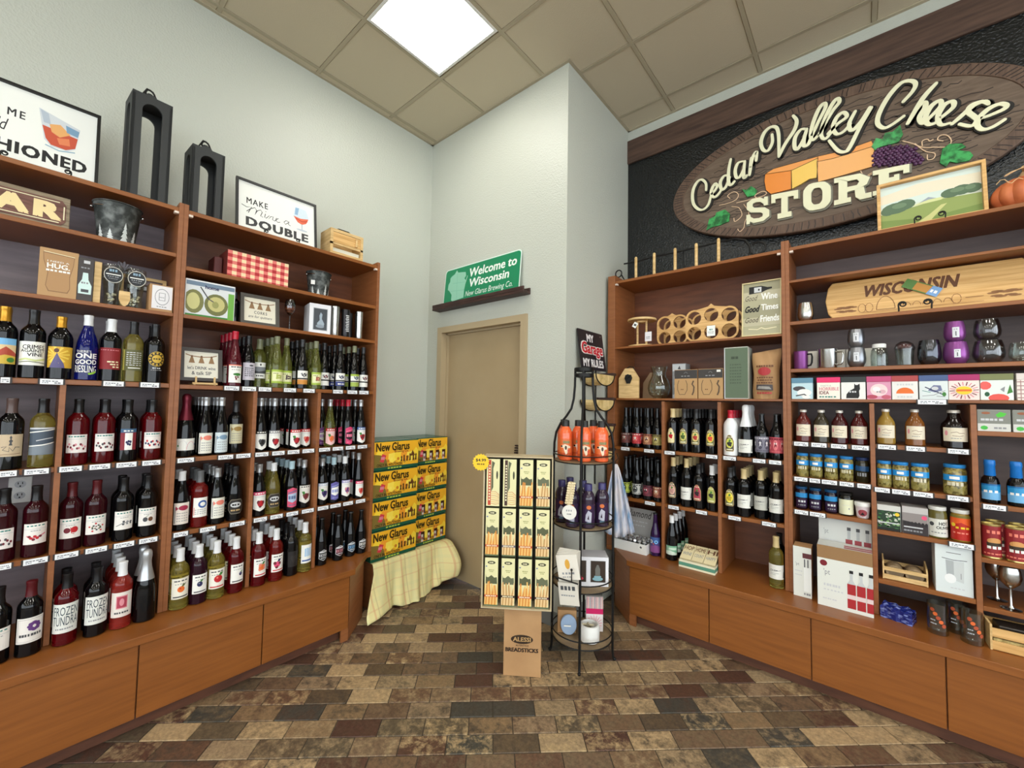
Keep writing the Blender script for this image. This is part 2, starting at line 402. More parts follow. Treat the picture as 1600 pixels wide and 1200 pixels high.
# floor of brick shaped tiles
fl = MB().box(XL-0.12, YB-0.12, -0.1, XR+0.12, YF+0.12, -0.004).build('floor', GROUT, kind='structure')
def brickmat(name, island):
    m = mat(name, 'brown', 0.42); n, l = nt(m)
    src = n.new('ShaderNodeNewGeometry').outputs['Random Per Island'] if island else n.new('ShaderNodeObjectInfo').outputs['Random']
    g = n.new('ShaderNodeNewGeometry')
    ramp = n.new('ShaderNodeValToRGB'); ramp.color_ramp.interpolation = 'CONSTANT'; cr = ramp.color_ramp
    pal = [(112,90,70),(152,130,100),(84,58,46),(132,108,80),(66,64,58),(98,72,56),(172,146,110),(94,78,60),(80,54,44),(142,120,94),(112,88,66),(88,76,60)]
    while len(cr.elements) < len(pal): cr.elements.new(0.5)
    for i, c in enumerate(pal): cr.elements[i].position = i/len(pal); cr.elements[i].color = (*s2l(c), 1)
    l.new(src, ramp.inputs[0])
    mul = n.new('ShaderNodeMath'); mul.operation = 'MULTIPLY'; mul.inputs[1].default_value = 37.0; l.new(src, mul.inputs[0])
    fr_ = n.new('ShaderNodeMath'); fr_.operation = 'FRACT'; l.new(mul.outputs[0], fr_.inputs[0])
    ramp2 = n.new('ShaderNodeValToRGB'); cr2 = ramp2.color_ramp; cr2.interpolation = 'CONSTANT'
    pal2 = [(158,136,104),(80,60,48),(112,96,74),(66,58,50),(182,156,116)]
    while len(cr2.elements) < len(pal2): cr2.elements.new(0.5)
    for i, c in enumerate(pal2): cr2.elements[i].position = i/len(pal2); cr2.elements[i].color = (*s2l(c), 1)
    l.new(fr_.outputs[0], ramp2.inputs[0])
    t = n.new('ShaderNodeTexNoise'); t.inputs['Scale'].default_value = 17; t.inputs['Detail'].default_value = 10; t.inputs['Roughness'].default_value = 0.75; t.inputs['Distortion'].default_value = 0.25
    l.new(g.outputs['Position'], t.inputs['Vector'])
    r3 = n.new('ShaderNodeValToRGB'); r3.color_ramp.elements[0].position = 0.46; r3.color_ramp.elements[1].position = 0.64
    l.new(t.outputs['Fac'], r3.inputs[0])
    mx = n.new('ShaderNodeMix'); mx.data_type = 'RGBA'; l.new(r3.outputs[0], mx.inputs[0]); l.new(ramp.outputs[0], mx.inputs[6]); l.new(ramp2.outputs[0], mx.inputs[7])
    t2 = n.new('ShaderNodeTexNoise'); t2.inputs['Scale'].default_value = 60; t2.inputs['Detail'].default_value = 6; t2.inputs['Roughness'].default_value = 0.7
    l.new(g.outputs['Position'], t2.inputs['Vector'])
    mr = n.new('ShaderNodeMapRange'); mr.inputs[1].default_value = 0.25; mr.inputs[2].default_value = 0.75; mr.inputs[3].default_value = 0.5; mr.inputs[4].default_value = 1.5
    l.new(t2.outputs['Fac'], mr.inputs[0])
    m2 = n.new('ShaderNodeVectorMath'); m2.operation = 'SCALE'; l.new(mx.outputs[2], m2.inputs[0]); l.new(mr.outputs[0], m2.inputs['Scale'])
    l.new(m2.outputs[0], bsdf(m).inputs['Base Color'])
    b = n.new('ShaderNodeBump'); b.inputs['Distance'].default_value = 0.0015; l.new(t2.outputs['Fac'], b.inputs['Height']); l.new(b.outputs['Normal'], bsdf(m).inputs['Normal'])
    return m
BM1, BM2 = brickmat('slate brick tile', False), brickmat('slate brick tile far', True)
ba = R(43.2); ux = Vector((math.cos(ba), math.sin(ba), 0)); uy = Vector((-math.sin(ba), math.cos(ba), 0))
O0 = Vector((-1.732, 0.999, 0)); BL, BH = 0.2032, 0.1023
def in_view(p):
    d = Vector((p[0], p[1], p[2]-CAMZ)); z = d.dot(cfw)
    return z > 0.2 and abs(d.dot(crt)/z*640) < 830 and abs(d.dot(cup)/z*640) < 640
near = []; far = []
for j in range(-70, 60):
    off = random.Random(j).choice([0.45, 0.5, 0.55])*(j % 2)
    for i in range(-40, 40):
        c = O0 + ux*((i+0.5+off)*BL) + uy*((j-0.5)*BH)
        if not (XL-0.1 < c.x < XR and YB < c.y < YF): continue
        vis = in_view(c) and c.x > -2.62 and not (c.x > -1.3 and c.y > 2.86) and not (c.x < -1.4 and c.y > YD+0.1)
        (near if vis else far).append(c)
near.sort(key=lambda c: c.length); far += near[300:]; near = near[:300]
proto = None
for c in near:
    if proto is None:
        proto = MB().box(-BL/2+0.002, -BH/2+0.002, -0.006, BL/2-0.002, BH/2-0.002, 0, b=0.0022).build('brick', BM1, fl); o = proto
    else:
        o = proto.copy(); COL.objects.link(o); o.parent = fl
    o.location = (c.x, c.y, random.uniform(-0.0008, 0)); o.rotation_euler = (0, 0, ba)
st = MB()
for c in far:
    if c.x < XL+0.12 or c.y > YF-0.12 or (c.x < XP+0.02 and c.y > YD-0.02): continue
    st.box(-BL/2+0.002, -BH/2+0.002, -0.006, BL/2-0.002, BH/2-0.002, 0, M=Matrix.Translation(c) @ Matrix.Rotation(ba, 4, 'Z'))
st.build('floor_bricks', BM2, fl, kind='stuff')
# ------------------------------------------------------------------ measured tables
TAGS = [
    ('L1', 1.555, [(-0.084, -0.06), (0.02, 0.086), (0.21, 0.278), (0.337, 0.405)]),
    ('L1', 1.18, [(-0.07, -0.025), (-0.005, 0.062), (0.092, 0.159), (0.183, 0.249), (0.27, 0.339), (0.36, 0.427)]),
    ('L1', 0.81, [(-0.053, -0.022), (0.009, 0.076), (0.096, 0.165), (0.187, 0.255), (0.278, 0.347), (0.365, 0.431)]),
    ('L2', 1.555, [(0.678, 0.747), (0.763, 0.831), (0.845, 0.91), (0.98, 1.048), (1.093, 1.161), (1.281, 1.346), (1.38, 1.449), (1.465, 1.533)]),
    ('L2', 1.18, [(0.491, 0.56), (0.666, 0.734), (0.749, 0.818), (0.843, 0.91), (0.931, 0.998), (1.016, 1.083), (1.102, 1.172), (1.204, 1.275), (1.292, 1.362), (1.382, 1.448), (1.467, 1.536)]),
    ('L2', 0.81, [(0.484, 0.551), (0.602, 0.668), (0.735, 0.804), (0.85, 0.917), (0.936, 1.002), (1.024, 1.09), (1.113, 1.184), (1.21, 1.277), (1.29, 1.36), (1.377, 1.445), (1.467, 1.535)]),
    ('RA', 1.172, [(-1.376, -1.31), (-1.198, -1.126), (-1.051, -0.982), (-0.78, -0.713), (-0.677, -0.606), (-0.512, -0.447), (-0.427, -0.367)]),
    ('RA', 0.805, [(-1.379, -1.32), (-1.191, -1.12), (-1.025, -0.956), (-0.844, -0.777), (-0.65, -0.582), (-0.467, -0.398)]),
    ('RB', 1.54, [(0.214, 0.312)]),
    ('RB1', 1.293, [(-0.302, -0.236), (-0.221, -0.153), (-0.133, -0.066), (-0.044, 0.024)]),
    ('RB1', 1.09, [(-0.303, -0.242), (-0.232, -0.184), (-0.177, -0.11), (-0.099, -0.04), (-0.025, 0.028)]),
    ('RB1', 0.905, [(-0.304, -0.241), (-0.233, -0.164)]),
    ('RB2', 1.303, [(0.061, 0.129), (0.168, 0.234), (0.313, 0.38)]),
    ('RB2', 1.085, [(0.045, 0.102), (0.111, 0.177), (0.189, 0.257), (0.307, 0.374)]),
    ('RB2', 0.865, [(0.308, 0.386)]),
    ('RB3', 1.06, [(0.42, 0.488)]),
]
# side, place along the shelf, depth behind the front, shelf height, shape, glass, cap, label art, how many stand behind, words
BOTTLES = [
    ('L', -0.085, 0.05, 1.56, 'bdx', 'dark', 'gold', 'landscape', 1, 'dark bottle with gold cap and painted hills label'),
    ('L', -0.0068, 0.05, 1.56, 'bdx', 'dark', 'black', 'crime', 0, 'dark bottle with black cap and white lettered label'),
    ('L', 0.0727, 0.05, 1.56, 'bdxs', 'dark', 'gold', 'sunburst', 0, 'dark bottle with gold cap and yellow sunburst label'),
    ('L', 0.1547, 0.05, 1.56, 'bur', 'blue', 'white', 'onegood', 0, 'cobalt blue bottle with white cap and big white lettering'),
    ('L', 0.2322, 0.05, 1.56, 'bdx', 'dark', 'white', 'redlab', 1, 'dark bottle with white cap and plain red label'),
    ('L', 0.3102, 0.05, 1.56, 'bdx', 'yellow', 'black', 'clearlab', 0, 'pale yellow bottle with black cap and clear script label'),
    ('L', 0.391, 0.05, 1.56, 'bdx', 'dark', 'black', 'goldround', 1, 'dark bottle with round gold emblem label'),
    ('L', -0.05, 0.05, 1.18, 'bdx', 'dark', 'brown', 'tantree', 0, 'dark bottle with brown cap and tan tree label, beside the outlet'),
    ('L', 0.037, 0.05, 1.18, 'bdx', 'yellow', 'black', 'wave', 0, 'pale yellow bottle with slate blue wave label'),
    ('L', 0.142, 0.05, 1.18, 'bdx', 'redclear', 'black', 'berries', 0, 'leftmost red bottle with black cap and pale berries label'),
    ('L', 0.228, 0.05, 1.18, 'bdx', 'redclear', 'black', 'berries2', 1, 'second red bottle with scattered berries label'),
    ('L', 0.307, 0.05, 1.18, 'bdx', 'dark', 'black', 'stripe', 1, 'dark bottle with red white and blue striped label'),
    ('L', 0.396, 0.05, 1.18, 'bdx', 'redclear', 'black', 'berries3', 1, 'rightmost red bottle with dark berries label, by the tall upright'),
    ('L', -0.051, 0.05, 0.81, 'bdx', 'maroon', 'black', 'berries2', 0, 'maroon bottle with spotted label at the left frame edge'),
    ('L', 0.035, 0.05, 0.81, 'bdx', 'maroon', 'black', 'cherryw', 0, 'maroon bottle with berry sprig label under the wall outlet'),
    ('L', 0.138, 0.05, 0.81, 'bdx', 'maroon', 'maroon', 'cherries', 0, 'maroon bottle with two cherries on its label'),
    ('L', 0.216, 0.05, 0.81, 'bdx', 'maroon', 'maroon', 'dots', 0, 'maroon bottle with dotted pattern on its label'),
    ('L', 0.308, 0.05, 0.81, 'bdx', 'dark', 'black', 'leafw', 1, 'dark bottle with grey leaf spray label'),
    ('L', 0.395, 0.05, 0.81, 'bdx', 'dark', 'black', 'twofig', 1, 'dark bottle with two small dark fruits on label'),
    ('L', -0.047, -0.02, 0.43, 'bdx', 'dark', 'black', 'plainw', 0, 'dark bottle cut off by the left frame edge'),
    ('L', 0.037, -0.02, 0.43, 'bdx', 'dark', 'maroon', 'leafp', 0, 'dark bottle with maroon cap and purple leaf label'),
    ('L', 0.138, -0.02, 0.43, 'bdx', 'redclear', 'black', 'frozen', 1, 'red bottle with tall thin lettered white label'),
    ('L', 0.229, -0.02, 0.43, 'bdx', 'dark', 'black', 'frozen2', 1, 'black bottle with tall thin lettered white label'),
    ('L', 0.312, -0.02, 0.43, 'bdx', 'rose', 'white', 'pinkrect', 3, 'rose bottle with white cap and pink picture label'),
    ('L', 0.395, -0.02, 0.43, 'spark', 'dark', 'silver', 'none', 1, 'black sparkling bottle with silver foil neck'),
    ('L', 0.734, 0.05, 1.56, 'hock', 'roseclear', 'hotred', 'cherryg', 3, 'rosy bottle with bright red foil and green cherry label'),
    ('L', 0.811, 0.085, 1.56, 'bur', 'dark', 'black', 'textlav', 2, 'dark sloping bottle with pale lilac text label'),
    ('L', 0.885, 0.132, 1.56, 'bdx', 'green', 'olivecap', 'bwscape', 0, 'greenish bottle with black and white picture label'),
    ('L', 0.951, 0.045, 1.56, 'hock', 'green', 'olivecap', 'limegrape', 3, 'tall green bottle with lime label and white grapes'),
    ('L', 1.018, 0.08, 1.56, 'hock', 'green', 'olivecap', 'limedark', 0, 'slim green bottle with lime label and dark grapes'),
    ('L', 1.101, 0.05, 1.56, 'hock', 'dark', 'dark', 'orangeband', 3, 'dark hock bottle with white over orange label'),
    ('L', 1.186, 0.05, 1.56, 'hock', 'green', 'olivecap', 'limered', 2, 'olive hock bottle with cream label and red leaves'),
    ('L', 1.258, 0.09, 1.56, 'hock', 'dark', 'dark', 'redmotif', 1, 'dark hock bottle tucked behind, red motif on white'),
    ('L', 1.348, 0.05, 1.56, 'hock', 'dark', 'dark', 'bluewhite', 3, 'dark hock bottle with white over blue label'),
    ('L', 1.45, 0.05, 1.56, 'hock', 'dark', 'olivecap', 'limeblue', 2, 'dark hock bottle with lime label and blue motif'),
    ('L', 1.526, 0.065, 1.56, 'hock', 'dark', 'dark', 'redmotif', 1, 'dark hock bottle rightmost by the end upright'),
    ('L', 0.531, 0.06, 1.18, 'spark', 'dark', 'maroonfoil', 'arcs', 0, 'stout sparkling bottle with maroon foil and arcs label'),
    ('L', 0.6145, 0.05, 1.18, 'hock', 'dark', 'silver', 'salmonfish', 4, 'dark hock bottle with silver cap and salmon motif'),
    ('L', 0.6855, 0.05, 1.18, 'hock', 'dark', 'silver', 'bluefish', 3, 'dark hock bottle with silver cap and blue motif'),
    ('L', 0.76, 0.07, 1.18, 'bdx', 'dark', 'dark', 'goldfish', 0, 'dark bottle with dull cap and beige gold label'),
    ('L', 0.8795, 0.05, 1.18, 'hock', 'dark', 'silver', 'blackberry', 1, 'dark hock bottle with silver cap and blackberry label'),
    ('L', 0.954, 0.05, 1.18, 'hock', 'dark', 'silver', 'raspb', 3, 'dark hock bottle with silver cap and raspberries label'),
    ('L', 1.074, 0.05, 1.18, 'hock', 'dark', 'silver', 'cherryleaf', 4, 'dark hock bottle with cherries and leaf label'),
    ('L', 1.1485, 0.09, 1.18, 'hock', 'dark', 'silver', 'redheart', 3, 'dark hock bottle with red fruit heart label'),
    ('L', 1.272, 0.125, 1.18, 'hock', 'dark', 'silver', 'violet', 1, 'dark hock bottle with violet label behind divider'),
    ('L', 1.293, 0.05, 1.18, 'hock', 'green', 'silver', 'orangeslice', 0, 'hock bottle with pink and orange fruit label'),
    ('L', 1.417, 0.05, 1.18, 'hock', 'dark', 'hotred', 'hotpink', 3, 'dark hock bottle with bright red cap and pink label'),
    ('L', 1.512, 0.05, 1.18, 'hock', 'dark', 'silver', 'bluecherry', 2, 'dark hock bottle with blue topped cherry label'),
    ('L', 0.527, 0.05, 0.81, 'bur', 'dark', 'white', 'redfish', 1, 'dark bottle with white cap and crimson motif label'),
    ('L', 0.6045, 0.05, 0.81, 'bdx', 'rosed', 'grey', 'bluering', 2, 'red bottle with grey cap and blue ring label'),
    ('L', 0.682, 0.05, 0.81, 'bur', 'dark', 'silver', 'salmonfish', 3, 'dark bottle with silver cap and small salmon motif'),
    ('L', 0.766, 0.05, 0.81, 'bur', 'dark', 'dark', 'darkoval', 2, 'black bottle with dark oval emblem label'),
    ('L', 0.886, 0.05, 0.81, 'bur', 'dark', 'silver', 'pinkberries', 1, 'dark bottle with pink top band and red berries'),
    ('L', 0.964, 0.05, 0.81, 'bur', 'yellow', 'white', 'darkoval', 1, 'pale yellow bottle with dark oval emblem label'),
    ('L', 1.066, 0.05, 0.81, 'bur', 'dark', 'skycap', 'pinkblue', 3, 'dark bottle with pale blue cap and pink blue label'),
    ('L', 1.1455, 0.06, 0.81, 'bur', 'dark', 'silver', 'pinecone', 1, 'dark bottle with pine sprig and berry label'),
    ('L', 1.2547, 0.05, 0.81, 'bur', 'dark', 'silver', 'grapes', 1, 'dark bottle with dark grape bunch label'),
    ('L', 1.3317, 0.05, 0.81, 'bur', 'dark', 'skycap', 'violetblue', 2, 'dark bottle with violet blue banner label'),
    ('L', 1.4087, 0.05, 0.81, 'bur', 'dark', 'white', 'purplesprig', 2, 'dark bottle with small purple sprig label'),
    ('L', 1.51, 0.05, 0.81, 'hock', 'dark', 'silver', 'pinkheart', 3, 'dark hock bottle with red heart label and pink band'),
    ('L', 0.5275, -0.0, 0.43, 'bdx', 'yellow', 'white', 'peach', 3, 'pale yellow bottle with white cap and peach label'),
    ('L', 0.6055, 0, 0.43, 'bdx', 'plum', 'white', 'blackb', 3, 'plum dark bottle with white cap and one blackberry'),
    ('L', 0.6835, 0, 0.43, 'bdx', 'yellow', 'white', 'apple', 3, 'pale yellow bottle with white cap and red apple label'),
    ('L', 0.772, 0, 0.43, 'bdx', 'redclear', 'white', 'plumlab', 3, 'red bottle with white cap and tiny plum label'),
    ('L', 0.885, 0, 0.43, 'bdx', 'redclear', 'white', 'orangeflower', 3, 'red bottle with white cap and orange flower label'),
    ('L', 0.976, 0, 0.43, 'bdx', 'rosed', 'white', 'cranb', 3, 'orange red bottle with white cap and cranberry label'),
    ('L', 1.065, 0.01, 0.43, 'bdx', 'dark', 'black', 'embossed', 2, 'all black bottle with embossed heart and no paper label'),
    ('L', 1.145, 0.01, 0.43, 'bdx', 'yellow', 'white', 'bluebars', 4, 'pale yellow bottle with white cap and blue bars label'),
    ('L', 1.257, 0.03, 0.43, 'beer', 'dark', 'crown', 'emblem1', 1, 'black bomber bottle with silver hexagon label'),
    ('L', 1.368, 0.03, 0.43, 'beer', 'dark', 'crown', 'emblem2', 1, 'black bomber bottle with plum oval label'),
    ('L', 1.459, 0.04, 0.43, 'beer', 'dark', 'crown', 'emblem3', 1, 'black bomber bottle with steel blue label'),
    ('L', 1.538, 0.04, 0.43, 'beer', 'dark', 'crown', 'emblem4', 0, 'black bomber bottle with white striped label'),
    ('R', -1.364, 0.05, 1.172, 'beer', 'dark', 'crown', 'beerdark', 2, 'beer bottle with dusky red picture band label'),
    ('R', -1.278, 0.05, 1.172, 'beer', 'dark', 'crown', 'beerred', 2, 'beer bottle with bright red picture band label'),
    ('R', -1.195, 0.05, 1.172, 'beer', 'dark', 'crown', 'beertan', 1, 'beer bottle with tan and red picture band label'),
    ('R', -1.124, 0.05, 1.172, 'beer', 'dark', 'crown', 'beergold', 0, 'beer bottle with olive gold picture band label'),
    ('R', -1.013, 0.05, 1.172, 'bdx', 'dark', 'goldf', 'ovalcherry', 3, 'gold capped dark bottle with cream cherries label'),
    ('R', -0.935, 0.05, 1.172, 'bdx', 'dark', 'dark', 'ovalgreen', 2, 'dark bottle with olive arched label and green fruit'),
    ('R', -0.857, 0.05, 1.172, 'bdx', 'dark', 'dark', 'ovalred', 3, 'dark bottle with olive arched label and red fruit'),
    ('R', -0.764, 0.05, 1.172, 'bdx', 'dark', 'dark', 'ovalorange', 1, 'dark bottle with olive arched label and orange fruit'),
    ('R', -0.6465, 0.05, 1.172, 'jug', 'whiteglass', 'hotred', 'ovalblack', 3, 'white painted bottle with red cap and oval label'),
    ('R', -0.5605, 0.05, 1.172, 'spark', 'dark', 'white', 'whitepic', 2, 'sparkling bottle with tall white foil and white label'),
    ('R', -0.4725, 0.05, 1.172, 'stubby', 'dark', 'crown', 'beergrey', 0, 'stubby dark beer bottle with grey lilac label'),
    ('R', -0.3955, 0.05, 1.172, 'stubby', 'dark', 'crown', 'beerpink', 1, 'stubby dark beer bottle with rose pink label'),
    ('R', -1.363, 0.05, 0.805, 'beer', 'dark', 'crown', 'beerlime', 2, 'beer bottle with lime green monster label'),
    ('R', -1.277, 0.05, 0.805, 'beer', 'dark', 'crown', 'beerwhite', 2, 'beer bottle with white picture band label'),
    ('R', -1.194, 0.05, 0.805, 'beer', 'dark', 'crown', 'beermaroon', 2, 'beer bottle with maroon picture band label'),
    ('R', -1.119, 0.05, 0.805, 'beer', 'dark', 'crown', 'beerrust', 1, 'beer bottle with rust brown picture band label'),
    ('R', -1.011, 0.05, 0.805, 'bdxt', 'dark', 'goldf', 'ovalpink', 2, 'gold capped dark bottle with pale pink oval label'),
    ('R', -0.921, 0.05, 0.805, 'bdxt', 'dark', 'goldf', 'whitepic', 3, 'gold capped dark bottle with plain white label in middle bay'),
    ('R', -0.842, 0.05, 0.805, 'bdx', 'dark', 'dark', 'redarch', 1, 'dark bottle with rose red arched label'),
    ('R', -0.758, 0.05, 0.805, 'bdx', 'dark', 'white', 'limearch', 1, 'white capped dark bottle with lime arched label'),
    ('R', -0.651, 0.05, 0.805, 'bdx', 'dark', 'dark', 'yellowoval', 1, 'dark bottle with round yellow fruit label'),
    ('R', -0.573, 0.05, 0.805, 'bdx', 'dark', 'goldf', 'whitepic', 3, 'first gold capped white label bottle in right bay'),
    ('R', -0.484, 0.07, 0.805, 'bdx', 'dark', 'goldf', 'greypic', 2, 'middle gold capped bottle with greyish white label'),
    ('R', -0.401, 0.05, 0.805, 'bdx', 'dark', 'goldf', 'whitepic', 1, 'last gold capped white label bottle beside the upright'),
    ('R', -1.13, 0.03, 0.43, 'beer', 'purpleglass', 'crown', 'owl', 0, 'purple glass beer bottle with owl eyes label on counter'),
    ('R', -1.0145, 0.03, 0.43, 'bur', 'dark', 'white', 'greenw', 3, 'white capped dark bottle with mint label on counter'),
    ('R', -0.401, 0.02, 0.43, 'bdx', 'yellow', 'goldf', 'whitepic', 0, 'pale white wine bottle alone on the counter bay'),
    ('R', -0.396, 0.11, 0.43, 'bdx', 'dark', 'dark', 'none', 0, 'dark bottle half hidden behind the pale wine bottle'),
]
# lettering strokes and carved shapes of the oval sign, metres on its face
SIGN = {"strokes":[[[-0.861,3.108],[-0.863,3.16],[-0.889,3.197],[-0.92,3.195],[-0.949,3.153],[-0.959,3.093],[-0.95,3.027],[-0.916,2.978],[-0.878,2.966],[-0.845,2.995],[-0.826,3.061]],[[-0.826,3.061],[-0.799,3.087],[-0.785,3.113],[-0.799,3.135],[-0.822,3.1],[-0.824,3.06],[-0.804,3.035],[-0.776,3.05],[-0.754,3.082]],[[-0.713,3.168],[-0.74,3.171],[-0.764,3.131],[-0.754,3.077],[-0.727,3.088],[-0.7,3.149]],[[-0.693,3.281],[-0.706,3.211],[-0.709,3.122],[-0.694,3.089],[-0.67,3.109]],[[-0.613,3.236],[-0.647,3.234],[-0.665,3.186],[-0.657,3.134],[-0.635,3.131],[-0.608,3.185]],[[-0.603,3.232],[-0.611,3.157],[-0.608,3.112],[-0.591,3.125]],[[-0.563,3.241],[-0.568,3.18],[-0.575,3.122]],[[-0.568,3.18],[-0.551,3.246],[-0.53,3.271],[-0.533,3.21]],[[-0.437,3.357],[-0.436,3.3],[-0.462,3.254],[-0.49,3.27],[-0.503,3.328],[-0.484,3.387],[-0.449,3.412],[-0.414,3.399],[-0.4,3.351],[-0.398,3.266],[-0.399,3.187]],[[-0.399,3.187],[-0.362,3.261],[-0.312,3.332],[-0.297,3.39],[-0.316,3.435]],[[-0.247,3.313],[-0.276,3.321],[-0.306,3.283],[-0.311,3.222],[-0.296,3.197],[-0.266,3.24],[-0.245,3.299]],[[-0.244,3.312],[-0.26,3.246],[-0.259,3.205],[-0.238,3.206],[-0.22,3.248]],[[-0.22,3.248],[-0.18,3.338],[-0.145,3.41],[-0.151,3.442],[-0.179,3.417],[-0.211,3.334],[-0.223,3.258],[-0.211,3.224],[-0.181,3.249]],[[-0.181,3.249],[-0.112,3.368],[-0.076,3.413],[-0.084,3.441],[-0.111,3.416],[-0.153,3.325],[-0.169,3.244],[-0.151,3.206],[-0.12,3.232]],[[-0.135,3.234],[-0.084,3.278],[-0.041,3.303],[-0.057,3.338],[-0.09,3.32],[-0.109,3.264],[-0.091,3.213],[-0.055,3.217],[-0.024,3.251]],[[0.0,3.319],[-0.03,3.254],[-0.019,3.205],[0.022,3.238],[0.067,3.312]],[[0.075,3.308],[0.022,3.215],[-0.027,3.109],[-0.051,3.084],[-0.087,3.105],[-0.129,3.186]],[[0.213,3.278],[0.253,3.321],[0.266,3.359],[0.244,3.388],[0.202,3.392],[0.148,3.335],[0.108,3.254],[0.101,3.196],[0.128,3.157],[0.166,3.164],[0.214,3.191]],[[0.348,3.32],[0.293,3.258],[0.229,3.14]],[[0.229,3.14],[0.272,3.216],[0.3,3.232],[0.302,3.202],[0.278,3.154],[0.29,3.113],[0.32,3.136]],[[0.32,3.136],[0.362,3.181],[0.359,3.214],[0.326,3.198],[0.302,3.144],[0.311,3.1],[0.339,3.094],[0.36,3.113]],[[0.36,3.113],[0.409,3.152],[0.408,3.185],[0.377,3.181],[0.351,3.129],[0.36,3.075],[0.396,3.069]],[[0.403,3.06],[0.444,3.094],[0.484,3.127],[0.523,3.13],[0.536,3.111]],[[0.536,3.111],[0.512,3.135],[0.476,3.131],[0.464,3.102],[0.483,3.067],[0.495,3.041],[0.473,3.018],[0.431,3.047]],[[0.495,3.045],[0.537,3.047],[0.586,3.058],[0.597,3.074],[0.576,3.092],[0.538,3.085],[0.502,3.05],[0.495,3.01],[0.514,2.981],[0.547,2.98],[0.59,3.002]]],"letters":{"S":[[-0.599,2.951],[-0.455,2.932],[-0.456,2.768],[-0.6,2.772]],"T":[[-0.446,2.938],[-0.295,2.923],[-0.297,2.756],[-0.448,2.76]],"O":[[-0.268,2.947],[-0.124,2.93],[-0.127,2.755],[-0.27,2.765]],"R":[[-0.108,2.933],[0.068,2.917],[0.066,2.758],[-0.111,2.761]],"E":[[0.074,2.915],[0.235,2.901],[0.232,2.756],[0.071,2.763]]},"cheese":[["o",[[-0.481,3.098],[-0.331,3.07],[-0.333,2.944],[-0.449,2.947],[-0.478,2.983],[-0.487,3.048]]],["y",[[-0.331,3.07],[-0.187,3.1],[-0.196,2.972],[-0.234,2.977],[-0.281,2.957],[-0.33,2.943]]],["t",[[-0.481,3.098],[-0.432,3.119],[-0.187,3.112],[-0.187,3.1],[-0.331,3.07]]],["f",[[-0.194,3.078],[-0.112,3.068],[0.082,3.07],[0.086,2.987],[0.074,2.946],[-0.065,2.942],[-0.19,2.942]]],["t",[[-0.194,3.078],[-0.187,3.112],[-0.051,3.098],[0.072,3.108],[0.082,3.07],[-0.112,3.068]]]],"grape":[[0.075,2.953],[0.07,3.009],[0.091,3.047],[0.153,3.044],[0.206,3.03],[0.257,2.988],[0.291,2.924],[0.285,2.882],[0.224,2.905],[0.151,2.917]],"leaves":[[[0.071,3.07],[0.092,3.115],[0.121,3.095],[0.133,3.129],[0.165,3.122],[0.198,3.149],[0.209,3.089],[0.191,3.052],[0.153,3.052],[0.11,3.054],[0.087,3.041]],[[0.353,2.864],[0.364,2.938],[0.393,2.957],[0.439,2.938],[0.453,2.916],[0.42,2.908],[0.465,2.886],[0.478,2.858],[0.464,2.836],[0.419,2.839],[0.391,2.857],[0.376,2.834]],[[-0.625,3.041],[-0.598,3.023],[-0.567,3.043],[-0.53,3.0],[-0.545,2.97],[-0.591,2.972]],[[-0.863,2.806],[-0.842,2.886],[-0.802,2.893],[-0.794,2.919],[-0.735,2.924],[-0.703,2.883],[-0.711,2.83],[-0.769,2.818],[-0.811,2.817]]],"vines":[[[-0.777,2.97],[-0.71,2.968],[-0.662,2.98],[-0.649,3.012],[-0.677,3.04],[-0.718,3.026],[-0.702,2.998]],[[-0.662,2.953],[-0.599,2.951],[-0.508,2.949],[-0.475,2.965],[-0.5,2.985],[-0.545,2.97],[-0.53,2.944]],[[-0.694,2.935],[-0.646,2.912],[-0.628,2.852],[-0.671,2.819],[-0.679,2.848]],[[-0.615,2.929],[-0.584,2.857],[-0.608,2.801],[-0.616,2.759],[-0.64,2.738],[-0.655,2.76]],[[0.206,3.053],[0.247,3.021],[0.287,2.983],[0.336,2.963],[0.384,2.947],[0.4,2.973],[0.385,3.011],[0.358,3.021],[0.348,3.001],[0.37,2.985]],[[0.257,3.017],[0.296,2.957],[0.335,2.928],[0.33,2.901],[0.307,2.903],[0.306,2.932]],[[0.287,2.99],[0.288,3.019],[0.308,3.021],[0.317,3.007],[0.332,3.011]],[[0.03,3.001],[0.015,2.96],[0.04,2.897],[0.074,2.908]],[[0.074,2.915],[0.045,2.895],[0.05,2.847]]]}
# ------------------------------------------------------------------ shelving
TAGM = PRINT
def price_tag(parent, s0, s1, z):
    d = D(s1-s0+0.012, 0.026, (52,46,44)); a = 0.006/(s1-s0+0.012)
    d.rect(a, 0.06, 1-a, 0.94, (236,238,240)); d.squig(a+0.08, 0.5, 0.75, 0.66, (120,125,135), 5); d.squig(a+0.08, 0.26, 0.4, 0.38, (120,125,135), 3); d.squig(0.6, 0.22, 1-a-0.08, 0.4, (100,100,110), 2)
    mb = MB().box(-(s1-s0)/2-0.006, 0.0004, 0, (s1-s0)/2+0.006, 0.004, 0.026)
    o = d.build('price_tag', TAGM, parent, off=((s0+s1)/2, -0.006, z-0.0245))
    return o
def clip(parent, s, z):
    MB().box(s-0.009, -0.004, z-0.012, s+0.009, 0.02, z, b=0.001).build('shelf_clip', mat('ivory plastic clip', (222,205,190), 0.4), parent)
